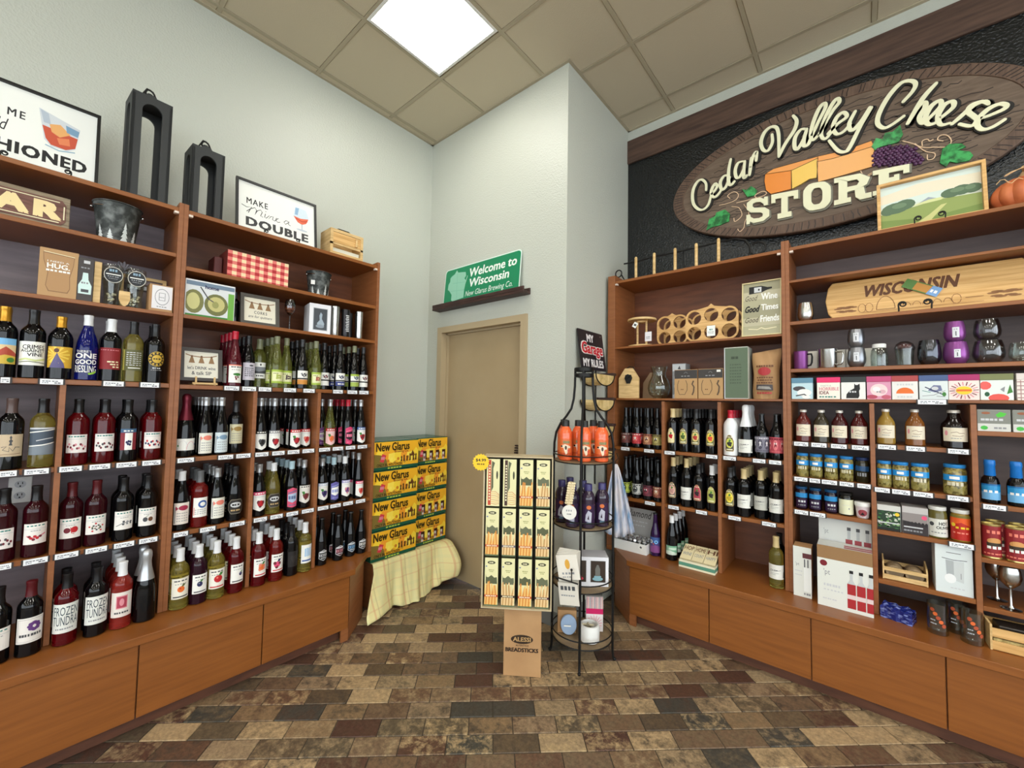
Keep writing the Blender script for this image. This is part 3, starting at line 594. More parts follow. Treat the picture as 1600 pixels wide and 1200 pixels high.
def shelving(side, label, s0, s1, lw, rw, fulls, cols, back, tagrows, clips):
    loc, rz = P(side, 0, 0, 0)
    t = thing('shelving_unit', label, 'shelving unit', loc, rz)
    MB().box(s0, 0.0, 0.431, s0+lw, 0.375, 2.487, b=0.001).build('upright', WOOD, t)
    MB().box(s1-rw, 0.0, 0.431, s1, 0.375, 2.487, b=0.001).build('upright', WOOD, t)
    a, b = s0+lw, s1-rw
    MB().box(a, 0.362, 0.431, b, 0.375, 2.462).build('back_panel', back, t)
    made = {}
    for z, th in fulls:
        o = MB().box(a, 0.004, z-th, b, 0.362, z, b=0.0015).build('shelf', WOODH, t); made[(None, z)] = o
    for k, (c0, c1, zs) in enumerate(cols):
        for z in zs:
            o = MB().box(c0, 0.004, z-0.022, c1, 0.362, z, b=0.0015).build('shelf', WOODH, t); made[(k, z)] = o
    zt = max(z for z, _ in fulls if z < 1.6)
    for k in range(len(cols)-1):
        MB().box(cols[k][1], 0.0, 0.431, cols[k+1][0], 0.362, zt-0.022, b=0.001).build('divider', WOOD, t)
    for z, tg in tagrows:
        for s_0, s_1 in tg:
            m = (s_0+s_1)/2; s_0 = max(s_0, a+0.007); s_1 = min(s_1, b-0.007)
            for (k, zz), o in made.items():
                if abs(zz-z) < 0.012 and (k is None or cols[k][0]-0.01 <= m <= cols[k][1]+0.01):
                    price_tag(o, s_0, s_1, zz); break
    for s, z in clips: clip(t, s, z)
    return t
def TG(*keys): return [(z, l) for k, z, l in TAGS if k in keys]
LZ = [1.18, 0.808]
shelving('L', 'left shelving unit with big wine bottles and the round tagged pub glasses', -0.66, 0.4665, 0.02, 0.0195,
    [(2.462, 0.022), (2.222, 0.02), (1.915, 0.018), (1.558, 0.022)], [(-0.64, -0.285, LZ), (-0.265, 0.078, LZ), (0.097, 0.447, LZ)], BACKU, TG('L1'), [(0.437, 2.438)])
shelving('L', 'left shelving unit nearest the door, crowded with slim wine bottles', 0.467, 1.598, 0.0195, 0.021,
    [(2.462, 0.022), (2.168, 0.022), (1.917, 0.02), (1.555, 0.022)], [(0.4865, 0.822, LZ), (0.842, 1.186, LZ), (1.206, 1.577, LZ)], BACKR, TG('L2'), [(0.496, 2.438), (1.566, 2.438)])
RZ = [1.174, 0.805]
shelving('R', 'right shelving unit nearest the door, with beer and wine below wooden racks', -1.494, -0.3355, 0.058, 0.0195,
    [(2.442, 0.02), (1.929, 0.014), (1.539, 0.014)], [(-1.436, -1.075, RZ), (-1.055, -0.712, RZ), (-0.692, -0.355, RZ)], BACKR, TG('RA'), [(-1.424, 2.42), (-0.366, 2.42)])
shelving('R', 'right shelving unit with jars, gift boxes, mugs and the long bamboo board', -0.335, 0.82, 0.0195, 0.02,
    [(2.442, 0.02), (2.243, 0.015), (1.996, 0.02), (1.716, 0.02), (1.54, 0.016)],
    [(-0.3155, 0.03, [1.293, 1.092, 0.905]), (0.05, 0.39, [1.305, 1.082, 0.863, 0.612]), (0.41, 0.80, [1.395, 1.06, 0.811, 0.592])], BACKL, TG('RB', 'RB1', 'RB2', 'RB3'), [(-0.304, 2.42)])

def base_cab(side, label, s0, s1, gaps, cham_at, mirror, xface):
    # local frame: x along, y behind the shelf front; the plinth face stands 0.19 in front
    loc, rz = P(side, 0, 0, 0)
    t = thing('base_cabinet', label, 'cabinet', loc, rz)
    f = -0.186
    if mirror: c0, c1 = cham_at, s1; e = cham_at
    else: c0, c1 = s0, cham_at; e = cham_at
    edges = [c0]+gaps+[c1]
    for a, b in zip(edges[:-1], edges[1:]):
        MB().box(a+0.0025, f, 0.074, b-0.0025, f+0.019, 0.392, b=0.0012).build('panel', WOODH, t)
    MB().box(c0+0.01, f+0.02, 0.074, c1-0.01, 0.37, 0.392).build('carcass', WOOD, t)
    MB().box(c0+0.03, f+0.056, 0.0, c1-0.03, f+0.072, 0.074).build('toe_kick', TOE, t)
    k = 1 if not mirror else -1
    # angled end panel and corner post
    q = [(e, f), (e+k*0.20, f+0.186), (e+k*0.205, 0.37), (e-k*0.0, 0.37), (e-k*0.0, f+0.02)]
    if mirror: q = q[::-1]
    MB().prism(q, 0.002, 0.392, 'z').build('angled_end', WOOD, t)
    MB().box(min(e-k*0.045, e-k*0.001), f+0.001, 0.0, max(e-k*0.045, e-k*0.001), f+0.019, 0.0735).build('corner_foot', WOOD, t)
    # worktop: a thing of its own
    return t
base_cab('L', 'left base cabinet of plain cherry panels below the wine shelves', -0.66, 1.54, [-0.14, 0.36, 0.858], 1.345, False, 0)
base_cab('R', 'right base cabinet of plain cherry panels along the far wall', -1.22, 0.82, [-0.72, -0.222, 0.266], -1.225, True, 0)
def top(side, label, poly, holes=None):
    loc, rz = P(side, 0, 0, 0)
    bm = MB().prism(poly, 0.394, 0.430, 'z'); o = bm.build('worktop', WOODH)
    o.location = loc; o.rotation_euler = (0, 0, rz)
    m = o.modifiers.new('bevel', 'BEVEL'); m.width = 0.002; m.segments = 1
    tagp(o, label, 'worktop'); return o
top('L', 'left cherry worktop with a cut corner, under the wine bottles', [(-0.66, -0.2), (1.372, -0.2), (1.566, -0.004), (1.600, -0.002), (1.600, 0.376), (-0.66, 0.376)])
top('R', 'right cherry worktop with a cut corner, running along the far wall', [(-1.24, -0.2), (0.82, -0.2), (0.82, 0.376), (-1.494, 0.376), (-1.494, -0.002), (-1.44, -0.002)])
MB().box(XL, 1.66-0.6, 0, XL+0.001, 1.67-0.6, 0.001)
# wall outlet seen on the left unit backboard
o = thing('wall_outlet', 'white double wall outlet on the backboard of left shelves', 'outlet', P('L', -0.015, 0.3615, 1.045)[0], PI/2)
MB().box(-0.036, -0.005, -0.06, 0.036, 0, 0.06, b=0.002).build('plate', WHITEP, o)
for z in (-0.026, 0.026):
    d = D(0.036, 0.034, None); d.ell(0.5, 0.5, 0.5, 0.5, (196,198,200)); d.rect(0.28, 0.5, 0.36, 0.78, 'black'); d.rect(0.64, 0.5, 0.72, 0.78, 'black'); d.ell(0.5, 0.25, 0.08, 0.1, 'black')
    d.build('socket', GLOSS, o, off=(0, -0.0055, z-0.017))
# ------------------------------------------------------------------ bottles
def glassm(name, col, rough=0.04, trans=0.0, coat=0.0, ior=1.4):
    return mat('bottle glass '+name, col, rough, trans=trans, ior=ior, coat=coat)
GL = dict(dark=glassm('dark', (9,9,11)), blue=glassm('cobalt', (20,28,120), trans=0.5), yellow=glassm('straw', (216,202,104), trans=0.9),
    green=glassm('pale green', (168,172,88), trans=0.85), redclear=glassm('red', (104,6,16), trans=0.5), rosed=glassm('orange red', (124,20,18), trans=0.5),
    rose=glassm('rose', (190,60,50), trans=0.7), roseclear=glassm('dusky rose', (110,30,44), trans=0.5), maroon=glassm('maroon', (52,8,18), trans=0.25),
    plum=glassm('plum', (36,8,24)), whiteglass=glassm('white', (226,228,228), 0.15), purpleglass=glassm('purple', (50,22,70), trans=0.2))
CAPC = dict(gold=(196,142,44), goldf=(204,182,132), black=(20,20,22), white=(226,228,230), brown=(88,70,66), maroon=(80,18,24), silver=(176,178,180), hotred=(186,24,48),
    olivecap=(124,126,96), dark=(34,34,36), maroonfoil=(100,26,42), grey=(98,100,102), skycap=(168,196,206), crown=(30,30,32))
CM = {k: mat('capsule '+k, v, 0.32 if k not in ('silver', 'gold', 'goldf') else 0.28, 0.6 if k in ('silver', 'gold', 'maroonfoil') else 0.0) for k, v in CAPC.items()}
# shape: profile, label bottom, label height, label radius, label angle, capsule bottom
SH = {
 'bdx': ([(0.031,0),(0.0370,0.004),(0.0375,0.183),(0.0370,0.195),(0.0342,0.206),(0.028,0.216),(0.0208,0.225),(0.0162,0.234),(0.0150,0.246),(0.0148,0.292)], 0.055, 0.105, 0.232),
 'bdxs': ([(0.033,0),(0.0385,0.004),(0.039,0.17),(0.0385,0.185),(0.034,0.201),(0.026,0.213),(0.018,0.224),(0.015,0.236),(0.0145,0.276)], 0.05, 0.1, 0.229),
 'bdxt': ([(0.031,0),(0.0365,0.004),(0.037,0.19),(0.0365,0.206),(0.033,0.222),(0.025,0.238),(0.0175,0.252),(0.0145,0.268),(0.0142,0.322)], 0.05, 0.105, 0.262),
 'bur': ([(0.031,0),(0.0365,0.004),(0.037,0.145),(0.035,0.168),(0.030,0.192),(0.023,0.218),(0.0175,0.238),(0.0148,0.255),(0.0145,0.297)], 0.04, 0.095, 0.25),
 'hock': ([(0.028,0),(0.0335,0.004),(0.034,0.125),(0.0325,0.15),(0.028,0.178),(0.0215,0.21),(0.0165,0.238),(0.0142,0.262),(0.0138,0.31)], 0.035, 0.085, 0.266),
 'spark': ([(0.034,0),(0.0405,0.005),(0.041,0.115),(0.039,0.15),(0.033,0.185),(0.026,0.215),(0.0195,0.245),(0.0165,0.27),(0.0160,0.315)], 0.035, 0.075, 0.2),
 'beer': ([(0.028,0),(0.0335,0.004),(0.034,0.135),(0.032,0.155),(0.026,0.18),(0.0195,0.205),(0.0160,0.235),(0.0135,0.27),(0.0135,0.292)], 0.03, 0.08, 0.287),
 'stubby': ([(0.03,0),(0.0365,0.004),(0.037,0.14),(0.035,0.158),(0.029,0.178),(0.021,0.2),(0.0165,0.225),(0.0145,0.25),(0.0142,0.272)], 0.04, 0.085, 0.266),
 'jug': ([(0.034,0),(0.0415,0.005),(0.042,0.175),(0.041,0.196),(0.036,0.213),(0.026,0.228),(0.018,0.238),(0.0155,0.248),(0.015,0.29)], 0.03, 0.1, 0.24),
}
def rad_at(prof, z):
    for (r0, z0), (r1, z1) in zip(prof[:-1], prof[1:]):
        if z0 <= z <= z1: return r0+(r1-r0)*(z-z0)/max(1e-6, z1-z0)
    return prof[-1][0]
rn = random.Random(3)
def cluster(d, cx, cy, rx, ry, c, c2=None, n=6, r=0.09):
    for i in range(n):
        a = 2*PI*i/n+0.4; q = 0.55 if i % 2 else 0.95
        d.ell(cx+rx*q*math.cos(a), cy+ry*q*math.sin(a), r, r*0.9, c if (i % 2 or c2 is None) else c2, 8, same=i > 0)
def arch(d, c, x0=0.04, x1=0.96, y0=0.0, y1=1.0):
    m = (x0+x1)/2; h = (x1-x0)/2
    pts = [(x0, y0+0.1), (x0+0.08, y0), (x1-0.08, y0), (x1, y0+0.1), (x1-0.02, y0+0.62*(y1-y0)), (x1-0.14, y0+0.8*(y1-y0))]
    pts += [(m+h*0.6*math.cos(R(a)), y1-0.2+0.2*math.sin(R(a))) for a in (30, 60, 90, 120, 150)]+[(x0+0.14, y0+0.8*(y1-y0)), (x0+0.02, y0+0.62*(y1-y0))]
    d.poly(pts, c)
def fruitlab(w, h, bg='white', topc=None, fruit='red', fruit2=None, leaf='green', fx=0.5, fy=0.38, r=0.12, n=5, bot=None, title='dgrey', botline=None):
    d = D(w, h, bg)
    if topc: d.rect(0, 0.8, 1, 1, topc)
    d.squig(0.15, 0.84, 0.85, 0.9, title if not topc else 'white', 4); d.squig(0.2, 0.7, 0.8, 0.735, 'grey', 5)
    if n == 1: d.ell(fx, fy, r*1.2, r, fruit, 12); d.ell(fx-r*0.3, fy+r*0.3, r*0.3, r*0.25, fruit2 or 'white', 8)
    else: cluster(d, fx, fy, r*1.1, r*0.8, fruit, fruit2, n, r*0.62)
    if leaf: d.poly([(fx, fy+r*0.8), (fx+r*0.5, fy+r*1.7), (fx+r*1.5, fy+r*1.6), (fx+r*0.9, fy+r*0.9)], leaf)
    if bot: d.rect(0, 0, 1, 0.16, bot)
    if botline: d.rect(0.12, 0.07, 0.88, 0.13, botline)
    return d
def beerlab(bg, c1, c2, w=0.19, h=0.075):
    d = D(w, h, bg)
    for k in range(3):
        cx = 0.2+0.3*k
        d.ell(cx, 0.5, 0.11, 0.33, c1, 10); d.poly([(cx-0.06, 0.3), (cx, 0.75), (cx+0.07, 0.35), (cx+0.01, 0.45)], c2); d.ell(cx-0.03, 0.6, 0.02, 0.06, 'white', 6); d.ell(cx+0.035, 0.6, 0.02, 0.06, 'white', 6)
    d.squig(0.06, 0.84, 0.94, 0.93, c2, 9); d.squig(0.1, 0.07, 0.9, 0.13, c1, 11); return d
def oval(frame, inner, fruit, leaf='green', w=0.058, h=0.105):
    d = D(w, h, None); arch(d, 'tan'); arch(d, frame, 0.09, 0.91, 0.03, 0.97)
    d.ell(0.5, 0.5, 0.36, 0.3, inner, 16); cluster(d, 0.5, 0.45, 0.17, 0.11, fruit, None, 5, 0.1); d.poly([(0.4, 0.6), (0.5, 0.74), (0.66, 0.66), (0.55, 0.58)], leaf)
    d.squig(0.22, 0.83, 0.78, 0.89, 'cream', 4); d.rect(0.2, 0.08, 0.8, 0.15, 'cream'); return d
def emblem(c1, c2, w=0.062, h=0.07):
    d = D(w, h, None); hexa = [(0.5, 0), (0.97, 0.22), (0.97, 0.78), (0.5, 1), (0.03, 0.78), (0.03, 0.22)]
    d.poly(hexa, 'lgrey'); d.poly([(0.5+(x-0.5)*0.9, 0.5+(y-0.5)*0.9) for x, y in hexa], c1)
    d.rect(0.12, 0.72, 0.88, 0.86, 'lgrey'); d.rect(0.1, 0.4, 0.9, 0.6, c2); d.squig(0.16, 0.44, 0.84, 0.56, 'black', 4); d.squig(0.25, 0.22, 0.75, 0.3, 'lgrey', 4); return d
def make_label(k):
    if k == 'landscape': d = D(0.088, 0.105, 'sky'); d.rect(0,0,1,0.75,(222,196,150)); d.poly([(0,0.3),(0.2,0.62),(0.4,0.5),(0.62,0.68),(1,0.42),(1,0.2),(0,0.2)],(176,72,52)); d.poly([(0,0),(1,0),(1,0.3),(0.6,0.36),(0.3,0.26),(0,0.34)],(206,176,66)); d.ell(0.8,0.16,0.14,0.1,'green'); return d
    if k == 'crime':
        d = D(0.094, 0.1, 'white'); d.text('CRIMES', 0.18,0.68,0.88,0.86,'black',0.015); d.text('AGAINST', 0.12,0.55,0.9,0.67,'black',0.015); d.text('VINE', 0.34,0.38,0.84,0.52,'black',0.015)
        d.line([(0.05,0.2),(0.3,0.27),(0.6,0.2),(0.95,0.28)],0.08,(206,214,150)); d.line([(0.05,0.12),(0.4,0.16),(0.95,0.1)],0.03,'olive'); return d
    if k == 'sunburst':
        d = D(0.09, 0.092, (214,168,50))
        for a in range(0, 360, 30): d.poly([(0.35,0.6),(0.35+0.5*math.cos(R(a)),0.6+0.4*math.sin(R(a))),(0.35+0.5*math.cos(R(a+12)),0.6+0.4*math.sin(R(a+12)))],(236,206,90),same=a > 0)
        d.poly([(0.12,0),(0.3,0.5),(0.38,0.72),(0.46,0.5),(0.62,0.2),(0.66,0)],(92,86,130)); d.ell(0.36,0.82,0.09,0.1,(92,60,50)); return d
    if k == 'onegood':
        d = D(0.084, 0.12, None); d.text("THERE'S", 0.08,0.86,0.7,0.95,'white',0.0); d.text('ONE', 0.05,0.65,0.95,0.84,'white',0.03); d.text('GOOD', 0.05,0.43,0.95,0.6,'white',0.03); d.text('RIESLING', 0.04,0.12,0.96,0.38,'white',0.01); d.line([(0.62,0.06),(0.8,0.1),(0.94,0.16)],0.07,(150,200,60)); return d
    if k == 'redlab': d = D(0.086, 0.1, (134,28,34)); d.squig(0.08,0.88,0.9,0.91,'rose',8); d.squig(0.4,0.32,0.92,0.38,'cream',3); d.squig(0.52,0.2,0.92,0.26,'cream',3); d.squig(0.62,0.08,0.92,0.14,'cream',2); return d
    if k == 'clearlab':
        d = D(0.084, 0.1, None); d.rect(0,0,0.1,1,(190,180,90)); d.rect(0.1,0,1,1,(92,92,52))
        for i in range(7): d.squig(0.2,0.84-i*0.1,0.92,0.875-i*0.1,'lgrey',5)
        d.rect(0.3,0.1,0.85,0.14,'white'); return d
    if k == 'goldround':
        d = D(0.072, 0.105, None); d.ell(0.5,0.6,0.48,0.35,'gold',22); d.ell(0.5,0.6,0.45,0.325,(30,26,22),22)
        for a in range(0,360,30): d.ell(0.5+0.38*math.cos(R(a)),0.6+0.27*math.sin(R(a)),0.06,0.045,'gold',8,same=a > 0)
        d.ell(0.5,0.6,0.27,0.195,'gold',16); d.squig(0.3,0.57,0.7,0.63,'black',3); d.squig(0.28,0.14,0.72,0.19,'lgrey',4); d.squig(0.2,0.05,0.8,0.09,'grey',6); return d
    if k == 'tantree': d = D(0.086, 0.09, (196,176,146)); d.poly([(0.48,0.5),(0.6,0.5),(0.57,0.62),(0.61,0.7),(0.56,0.78),(0.58,0.86),(0.54,0.95),(0.5,0.86),(0.53,0.78),(0.48,0.7),(0.52,0.62)],'dgrey'); d.line([(0.25,0.42),(0.42,0.46),(0.3,0.3),(0.5,0.22),(0.5,0.42),(0.62,0.24),(0.7,0.42),(0.85,0.4)],0.03,'dgrey'); d.line([(0.1,0.08),(0.9,0.12)],0.02,'brown'); return d
    if k == 'wave': d = D(0.088, 0.115, (72,84,98)); d.rect(0,0.94,1,1,'lgrey'); d.line([(0,0.82),(0.4,0.86),(1,0.93)],0.04,'white'); d.line([(0,0.32),(0.5,0.36),(1,0.44)],0.04,'white'); d.poly([(0,0),(1,0),(1,0.4),(0,0.28)],(120,130,140)); d.line([(0.3,0.52),(0.6,0.58),(0.9,0.62)],0.03,'lgrey'); return d
    if k in ('berries', 'berries2', 'berries3'):
        d = D(0.074, 0.08, (232,226,222)); d.squig(0.12,0.86,0.88,0.93,'teal',6); d.rect(0,0.74,1,0.77,'lgrey'); c = dict(berries='rose', berries2='maroon', berries3='red')[k]; c2 = dict(berries='maroon', berries2='dgrey', berries3='navy')[k]
        for i in range(12): d.ell(0.12+0.07*i, 0.34+0.14*math.sin(i*1.7), 0.055, 0.07, c if i % 2 else c2, 7, same=i > 0)
        return d
    if k == 'stripe': d = D(0.062, 0.1, (130,36,48)); d.rect(0,0.82,1,1,(60,96,130)); d.rect(0.28,0,0.72,0.8,'white'); cluster(d,0.5,0.34,0.12,0.12,'navy',None,5,0.07); d.squig(0.2,0.87,0.8,0.93,'white',3); return d
    if k in ('cherryw', 'cherries', 'dots', 'leafw', 'twofig', 'plainw'):
        d = D(0.076, 0.085, (234,230,224)); d.squig(0.14,0.86,0.86,0.92,'teal',5); d.rect(0,0.72,1,0.745,'lgrey'); d.squig(0.3,0.63,0.7,0.66,'grey',4)
        if k == 'cherryw': d.line([(0.15,0.42),(0.35,0.3),(0.6,0.34),(0.88,0.48)],0.07,'rose'); cluster(d,0.45,0.32,0.25,0.1,'red','maroon',6,0.07)
        if k == 'cherries': d.ell(0.36,0.4,0.14,0.14,'maroon'); d.ell(0.66,0.42,0.16,0.16,'red'); d.line([(0.5,0.55),(0.55,0.25),(0.66,0.2)],0.03,'red')
        if k == 'dots': cluster(d,0.5,0.35,0.32,0.22,'dgrey','red',10,0.05); cluster(d,0.5,0.35,0.18,0.1,'brown','olive',5,0.04)
        if k == 'leafw': d.line([(0.12,0.2),(0.4,0.34),(0.9,0.42)],0.03,'dgrey'); cluster(d,0.6,0.36,0.25,0.1,'grey','dgrey',7,0.06)
        if k == 'twofig': d.ell(0.38,0.36,0.12,0.13,'dgrey'); d.ell(0.64,0.36,0.12,0.13,'brown'); d.line([(0.4,0.5),(0.55,0.6)],0.02,'green')
        return d
    if k == 'leafp': d = D(0.086, 0.1, (226,222,216)); d.rect(0.06,0.06,0.94,0.94,'grey'); d.rect(0.075,0.07,0.925,0.93,(226,222,216)); [d.ell(0.62+0.14*math.cos(R(a)),0.64+0.13*math.sin(R(a)),0.1,0.07,'purple',8,same=a>0) for a in range(0,360,45)]; d.ell(0.62,0.64,0.06,0.05,(226,222,216)); d.squig(0.14,0.26,0.9,0.36,'dgrey',8); return d
    if k in ('frozen', 'frozen2'):
        d = D(0.094, 0.12, (222,224,218)); c = (40,60,72) if k == 'frozen' else (36,52,66)
        d.text('FROZEN', 0.1,0.6,0.94,0.9,c,0.0); d.text('TUNDRA', 0.08,0.26,0.94,0.57,c,0.0); d.squig(0.2,0.12,0.8,0.17,'grey',8); return d
    if k == 'pinkrect': d = D(0.082, 0.11, (228,220,212)); d.rect(0.26,0.34,0.74,0.86,'rose'); d.rect(0.3,0.38,0.7,0.82,(170,60,80)); d.ell(0.5,0.6,0.1,0.15,'rose'); d.squig(0.2,0.14,0.82,0.21,'dgrey',6); return d
    if k == 'cherryg': d = fruitlab(0.078, 0.1, 'white', None, 'maroon', None, 'green', 0.5, 0.28, 0.1, 3); d.ell(0.55,0.46,0.26,0.08,'green'); d.rect(0,0.94,1,1,'salmon'); return d
    if k == 'textlav': d = D(0.072, 0.1, (206,200,212)); d.ell(0.6,0.84,0.16,0.05,'dgrey'); [d.squig(0.15,0.66-i*0.11,0.85,0.71-i*0.11,'dgrey',5) for i in range(5)]; return d
    if k == 'bwscape': d = D(0.07, 0.095, 'white'); d.rect(0,0.32,1,0.72,(130,134,140)); d.poly([(0,0.5),(0.4,0.42),(1,0.52),(1,0.3),(0,0.3)],'dgrey'); d.ell(0.52,0.86,0.06,0.08,'black'); d.squig(0.2,0.12,0.8,0.2,'dgrey',4); return d
    if k in ('limegrape', 'limedark', 'limered'):
        d = D(0.08, 0.08, (196,206,120)); d.rect(0,0,1,0.14,'lime'); d.rect(0,0.86,1,1,'lime'); d.rect(0.08,0.16,0.92,0.84,(228,228,180))
        cluster(d,0.5,0.48,0.18,0.16,dict(limegrape=(170,180,80), limedark=(70,50,60), limered=(180,60,50))[k],(140,90,60) if k == 'limered' else None,7,0.075); d.squig(0.15,0.7,0.5,0.76,'olive',3); return d
    if k in ('orangeband', 'redmotif', 'bluewhite', 'limeblue'):
        d = D(0.08, 0.085, 'white'); a, b = dict(orangeband=((206,140,60),'dgrey'), redmotif=('white','maroon'), bluewhite=((56,66,130),'navy'), limeblue=((160,180,80),(70,90,110)))[k]
        d.rect(0,0,1,0.34,a); d.rect(0,0.36,1,0.46,'black'); cluster(d,0.5,0.7,0.24,0.12,b,'grey',6,0.08)
        if k == 'limeblue': d.rect(0,0.84,1,1,'lime')
        if k == 'bluewhite': d.squig(0.2,0.1,0.8,0.2,'white',4)
        return d
    if k == 'arcs': d = D(0.1, 0.06, (232,232,226)); d.arc(0.3,0.05,0.22,0.8,0,180,0.03,'lgrey'); d.arc(0.66,0.05,0.2,0.7,0,180,0.03,'rose'); d.ell(0.9,0.5,0.04,0.1,'blue'); d.ell(0.1,0.4,0.04,0.08,'green'); return d
    if k in ('salmonfish', 'bluefish', 'goldfish', 'redfish'):
        bg, c = dict(salmonfish=((228,226,214),'salmon'), bluefish=((204,216,220),(120,150,176)), goldfish=((200,194,160),(150,120,60)), redfish=((228,218,208),(160,40,70)))[k]
        d = D(0.07, 0.108, bg); d.ell(0.6,0.76,0.3,0.12,c,14); d.poly([(0.3,0.74),(0.12,0.86),(0.14,0.64)],c); d.rect(0.06,0.06,0.12,0.8,'grey')
        for i in range(4): d.squig(0.2,0.5-i*0.12,0.9,0.53-i*0.12,'grey',5)
        return d
    if k == 'bluering': d = D(0.068, 0.1, 'white'); d.ell(0.62,0.66,0.3,0.2,'blue',14); d.ell(0.62,0.66,0.18,0.11,'white',12); [d.squig(0.12,0.36-i*0.1,0.9,0.39-i*0.1,'grey',5) for i in range(3)]; d.rect(0.05,0.1,0.1,0.5,'salmon'); return d
    PD = dict(blackberry=('white','black','black','dgrey',None), raspb=('white','grey','red','maroon',None), cherryleaf=('white','red','red','maroon','green'), redheart=('white','red','red','salmon',None),
        bluecherry=('white','blue','maroon','red','green'), pinkberries=('white','pink','red','maroon',None), pinecone=((226,222,214),None,'maroon','brown','green'), grapes=('white',(190,200,220),'navy','purple','green'), purplesprig=('white','lav','purple','rose',None),
        pinkheart=('white','pink','red','salmon',None), orangeslice=((240,196,196),'red','orange','salmon','green'))
    if k in PD:
        bg, tp, f1, f2, lf = PD[k]; w, h = 0.072, 0.11; d = D(w, h, None)
        d.poly([(0,0.14),(0.5,0),(1,0.14),(1,1),(0,1)], bg)
        if tp: d.rect(0,0.84,1,1,tp)
        d.squig(0.14,0.89,0.86,0.95,'white' if tp else 'dgrey',4); d.squig(0.15,0.74,0.85,0.77,'lgrey',6)
        cluster(d,0.54,0.4,0.2,0.12,f1,f2,6,0.12)
        if lf: d.poly([(0.3,0.5),(0.2,0.66),(0.4,0.68),(0.48,0.54)],lf)
        return d
    if k in ('violet', 'violetblue', 'pinkblue', 'hotpink'):
        a, b, c = dict(violet=((120,60,130),'white',(190,150,200)), violetblue=((96,90,160),'white',(150,160,210)), pinkblue=((210,80,110),(170,190,214),(90,110,150)), hotpink=((214,60,110),(40,10,30),(240,130,160)))[k]
        d = D(0.062, 0.12, None); d.poly([(0.06,0.05),(0.5,0),(0.94,0.05),(0.98,0.9),(0.5,1),(0.02,0.9)], a); d.poly([(0.1,0.34),(0.5,0.24),(0.9,0.34),(0.9,0.74),(0.1,0.66)], b); d.squig(0.16,0.42,0.84,0.58,c,3); d.line([(0.1,0.72),(0.9,0.84)],0.05,c); d.squig(0.2,0.1,0.8,0.15,c,4); return d
    if k == 'darkoval': d = D(0.08, 0.08, None); d.poly([(0,0.3),(0.2,0),(0.8,0),(1,0.3),(1,0.7),(0.8,1),(0.2,1),(0,0.7)],(120,112,96)); d.poly([(0.04,0.32),(0.22,0.05),(0.78,0.05),(0.96,0.32),(0.96,0.68),(0.78,0.95),(0.22,0.95),(0.04,0.68)],(40,36,32)); d.ell(0.5,0.62,0.34,0.18,'lgrey',14); d.squig(0.26,0.56,0.74,0.68,'black',3); d.squig(0.2,0.2,0.8,0.3,'tan',4); return d
    if k == 'peach': return fruitlab(0.084,0.1,(236,232,216),None,'orange','red','olive',0.5,0.46,0.15,1,botline='dgrey')
    if k == 'blackb': return fruitlab(0.072,0.095,'white',None,'navy','grey','green',0.45,0.5,0.14,1,botline='dgrey')
    if k == 'apple': return fruitlab(0.084,0.1,(236,234,222),None,'red','salmon','green',0.55,0.5,0.19,1,botline='red')
    if k == 'plumlab': return fruitlab(0.07,0.1,'white',None,'navy','lav','green',0.68,0.46,0.1,1,botline='dgrey')
    if k == 'orangeflower': return fruitlab(0.074,0.1,'white',None,'orange','salmon','green',0.55,0.5,0.18,7,botline='red')
    if k == 'cranb': return fruitlab(0.076,0.1,'white',None,'pink','maroon','navy',0.4,0.42,0.18,6,botline='red')
    if k == 'bluebars':
        d = D(0.07, 0.11, 'white')
        for i in range(4): d.rect(0.3+0.14*i,0.36,0.38+0.14*i,0.8+0.03*(i % 2),'sky',same=i > 0)
        d.rect(0.1,0.1,0.9,0.18,'blue'); return d
    if k == 'embossed': d = D(0.06, 0.09, None); d.rect(0,0,1,1,(30,27,26)); d.ell(0.36,0.6,0.16,0.14,(46,42,40)); d.ell(0.64,0.6,0.16,0.14,(46,42,40)); d.poly([(0.21,0.56),(0.5,0.2),(0.79,0.56)],(46,42,40)); return d
    if k == 'emblem1': return emblem((40,44,40), 'lgrey')
    if k == 'emblem2': return emblem((80,30,46), 'rose')
    if k == 'emblem3': return emblem((60,80,100), 'sky')
    if k == 'emblem4': return emblem((60,58,56), 'white')
    if k == 'beerdark': return beerlab((86,44,42),(120,60,52),(160,150,140))
    if k == 'beerred': return beerlab((176,40,52),(214,80,80),(226,200,190))
    if k == 'beertan': return beerlab((150,90,62),(196,150,110),(90,30,30))
    if k == 'beergold': return beerlab((136,124,66),(176,164,100),(70,60,40))
    if k == 'beerlime': return beerlab((176,188,70),(70,84,40),(30,34,30))
    if k == 'beerwhite': return beerlab((190,190,184),(80,84,84),(24,26,26))
    if k == 'beermaroon': return beerlab((96,40,52),(140,60,74),(50,16,26))
    if k == 'beerrust': return beerlab((128,62,48),(170,110,84),(210,190,160))
    if k == 'beergrey': return beerlab((120,118,132),(70,66,84),(200,198,206),0.12,0.095)
    if k == 'beerpink': return beerlab((186,70,84),(220,120,124),(110,24,40),0.12,0.095)
    if k == 'ovalcherry': d = oval((226,216,160),(236,228,180),'red'); return d
    if k == 'ovalgreen': return oval((118,120,76),(214,206,110),(70,96,44))
    if k == 'ovalred': return oval((112,110,76),(220,200,120),(176,48,40))
    if k == 'ovalorange': return oval((104,112,66),(232,204,80),(214,70,40))
    if k == 'ovalblack': return oval((74,72,58),(206,206,90),(40,40,30))
    if k == 'ovalpink': return oval((120,104,96),(214,168,150),(190,140,130))
    if k == 'redarch': return oval((176,66,84),(170,60,78),(40,24,30))
    if k == 'limearch': return oval((166,176,84),(176,182,90),(40,40,30))
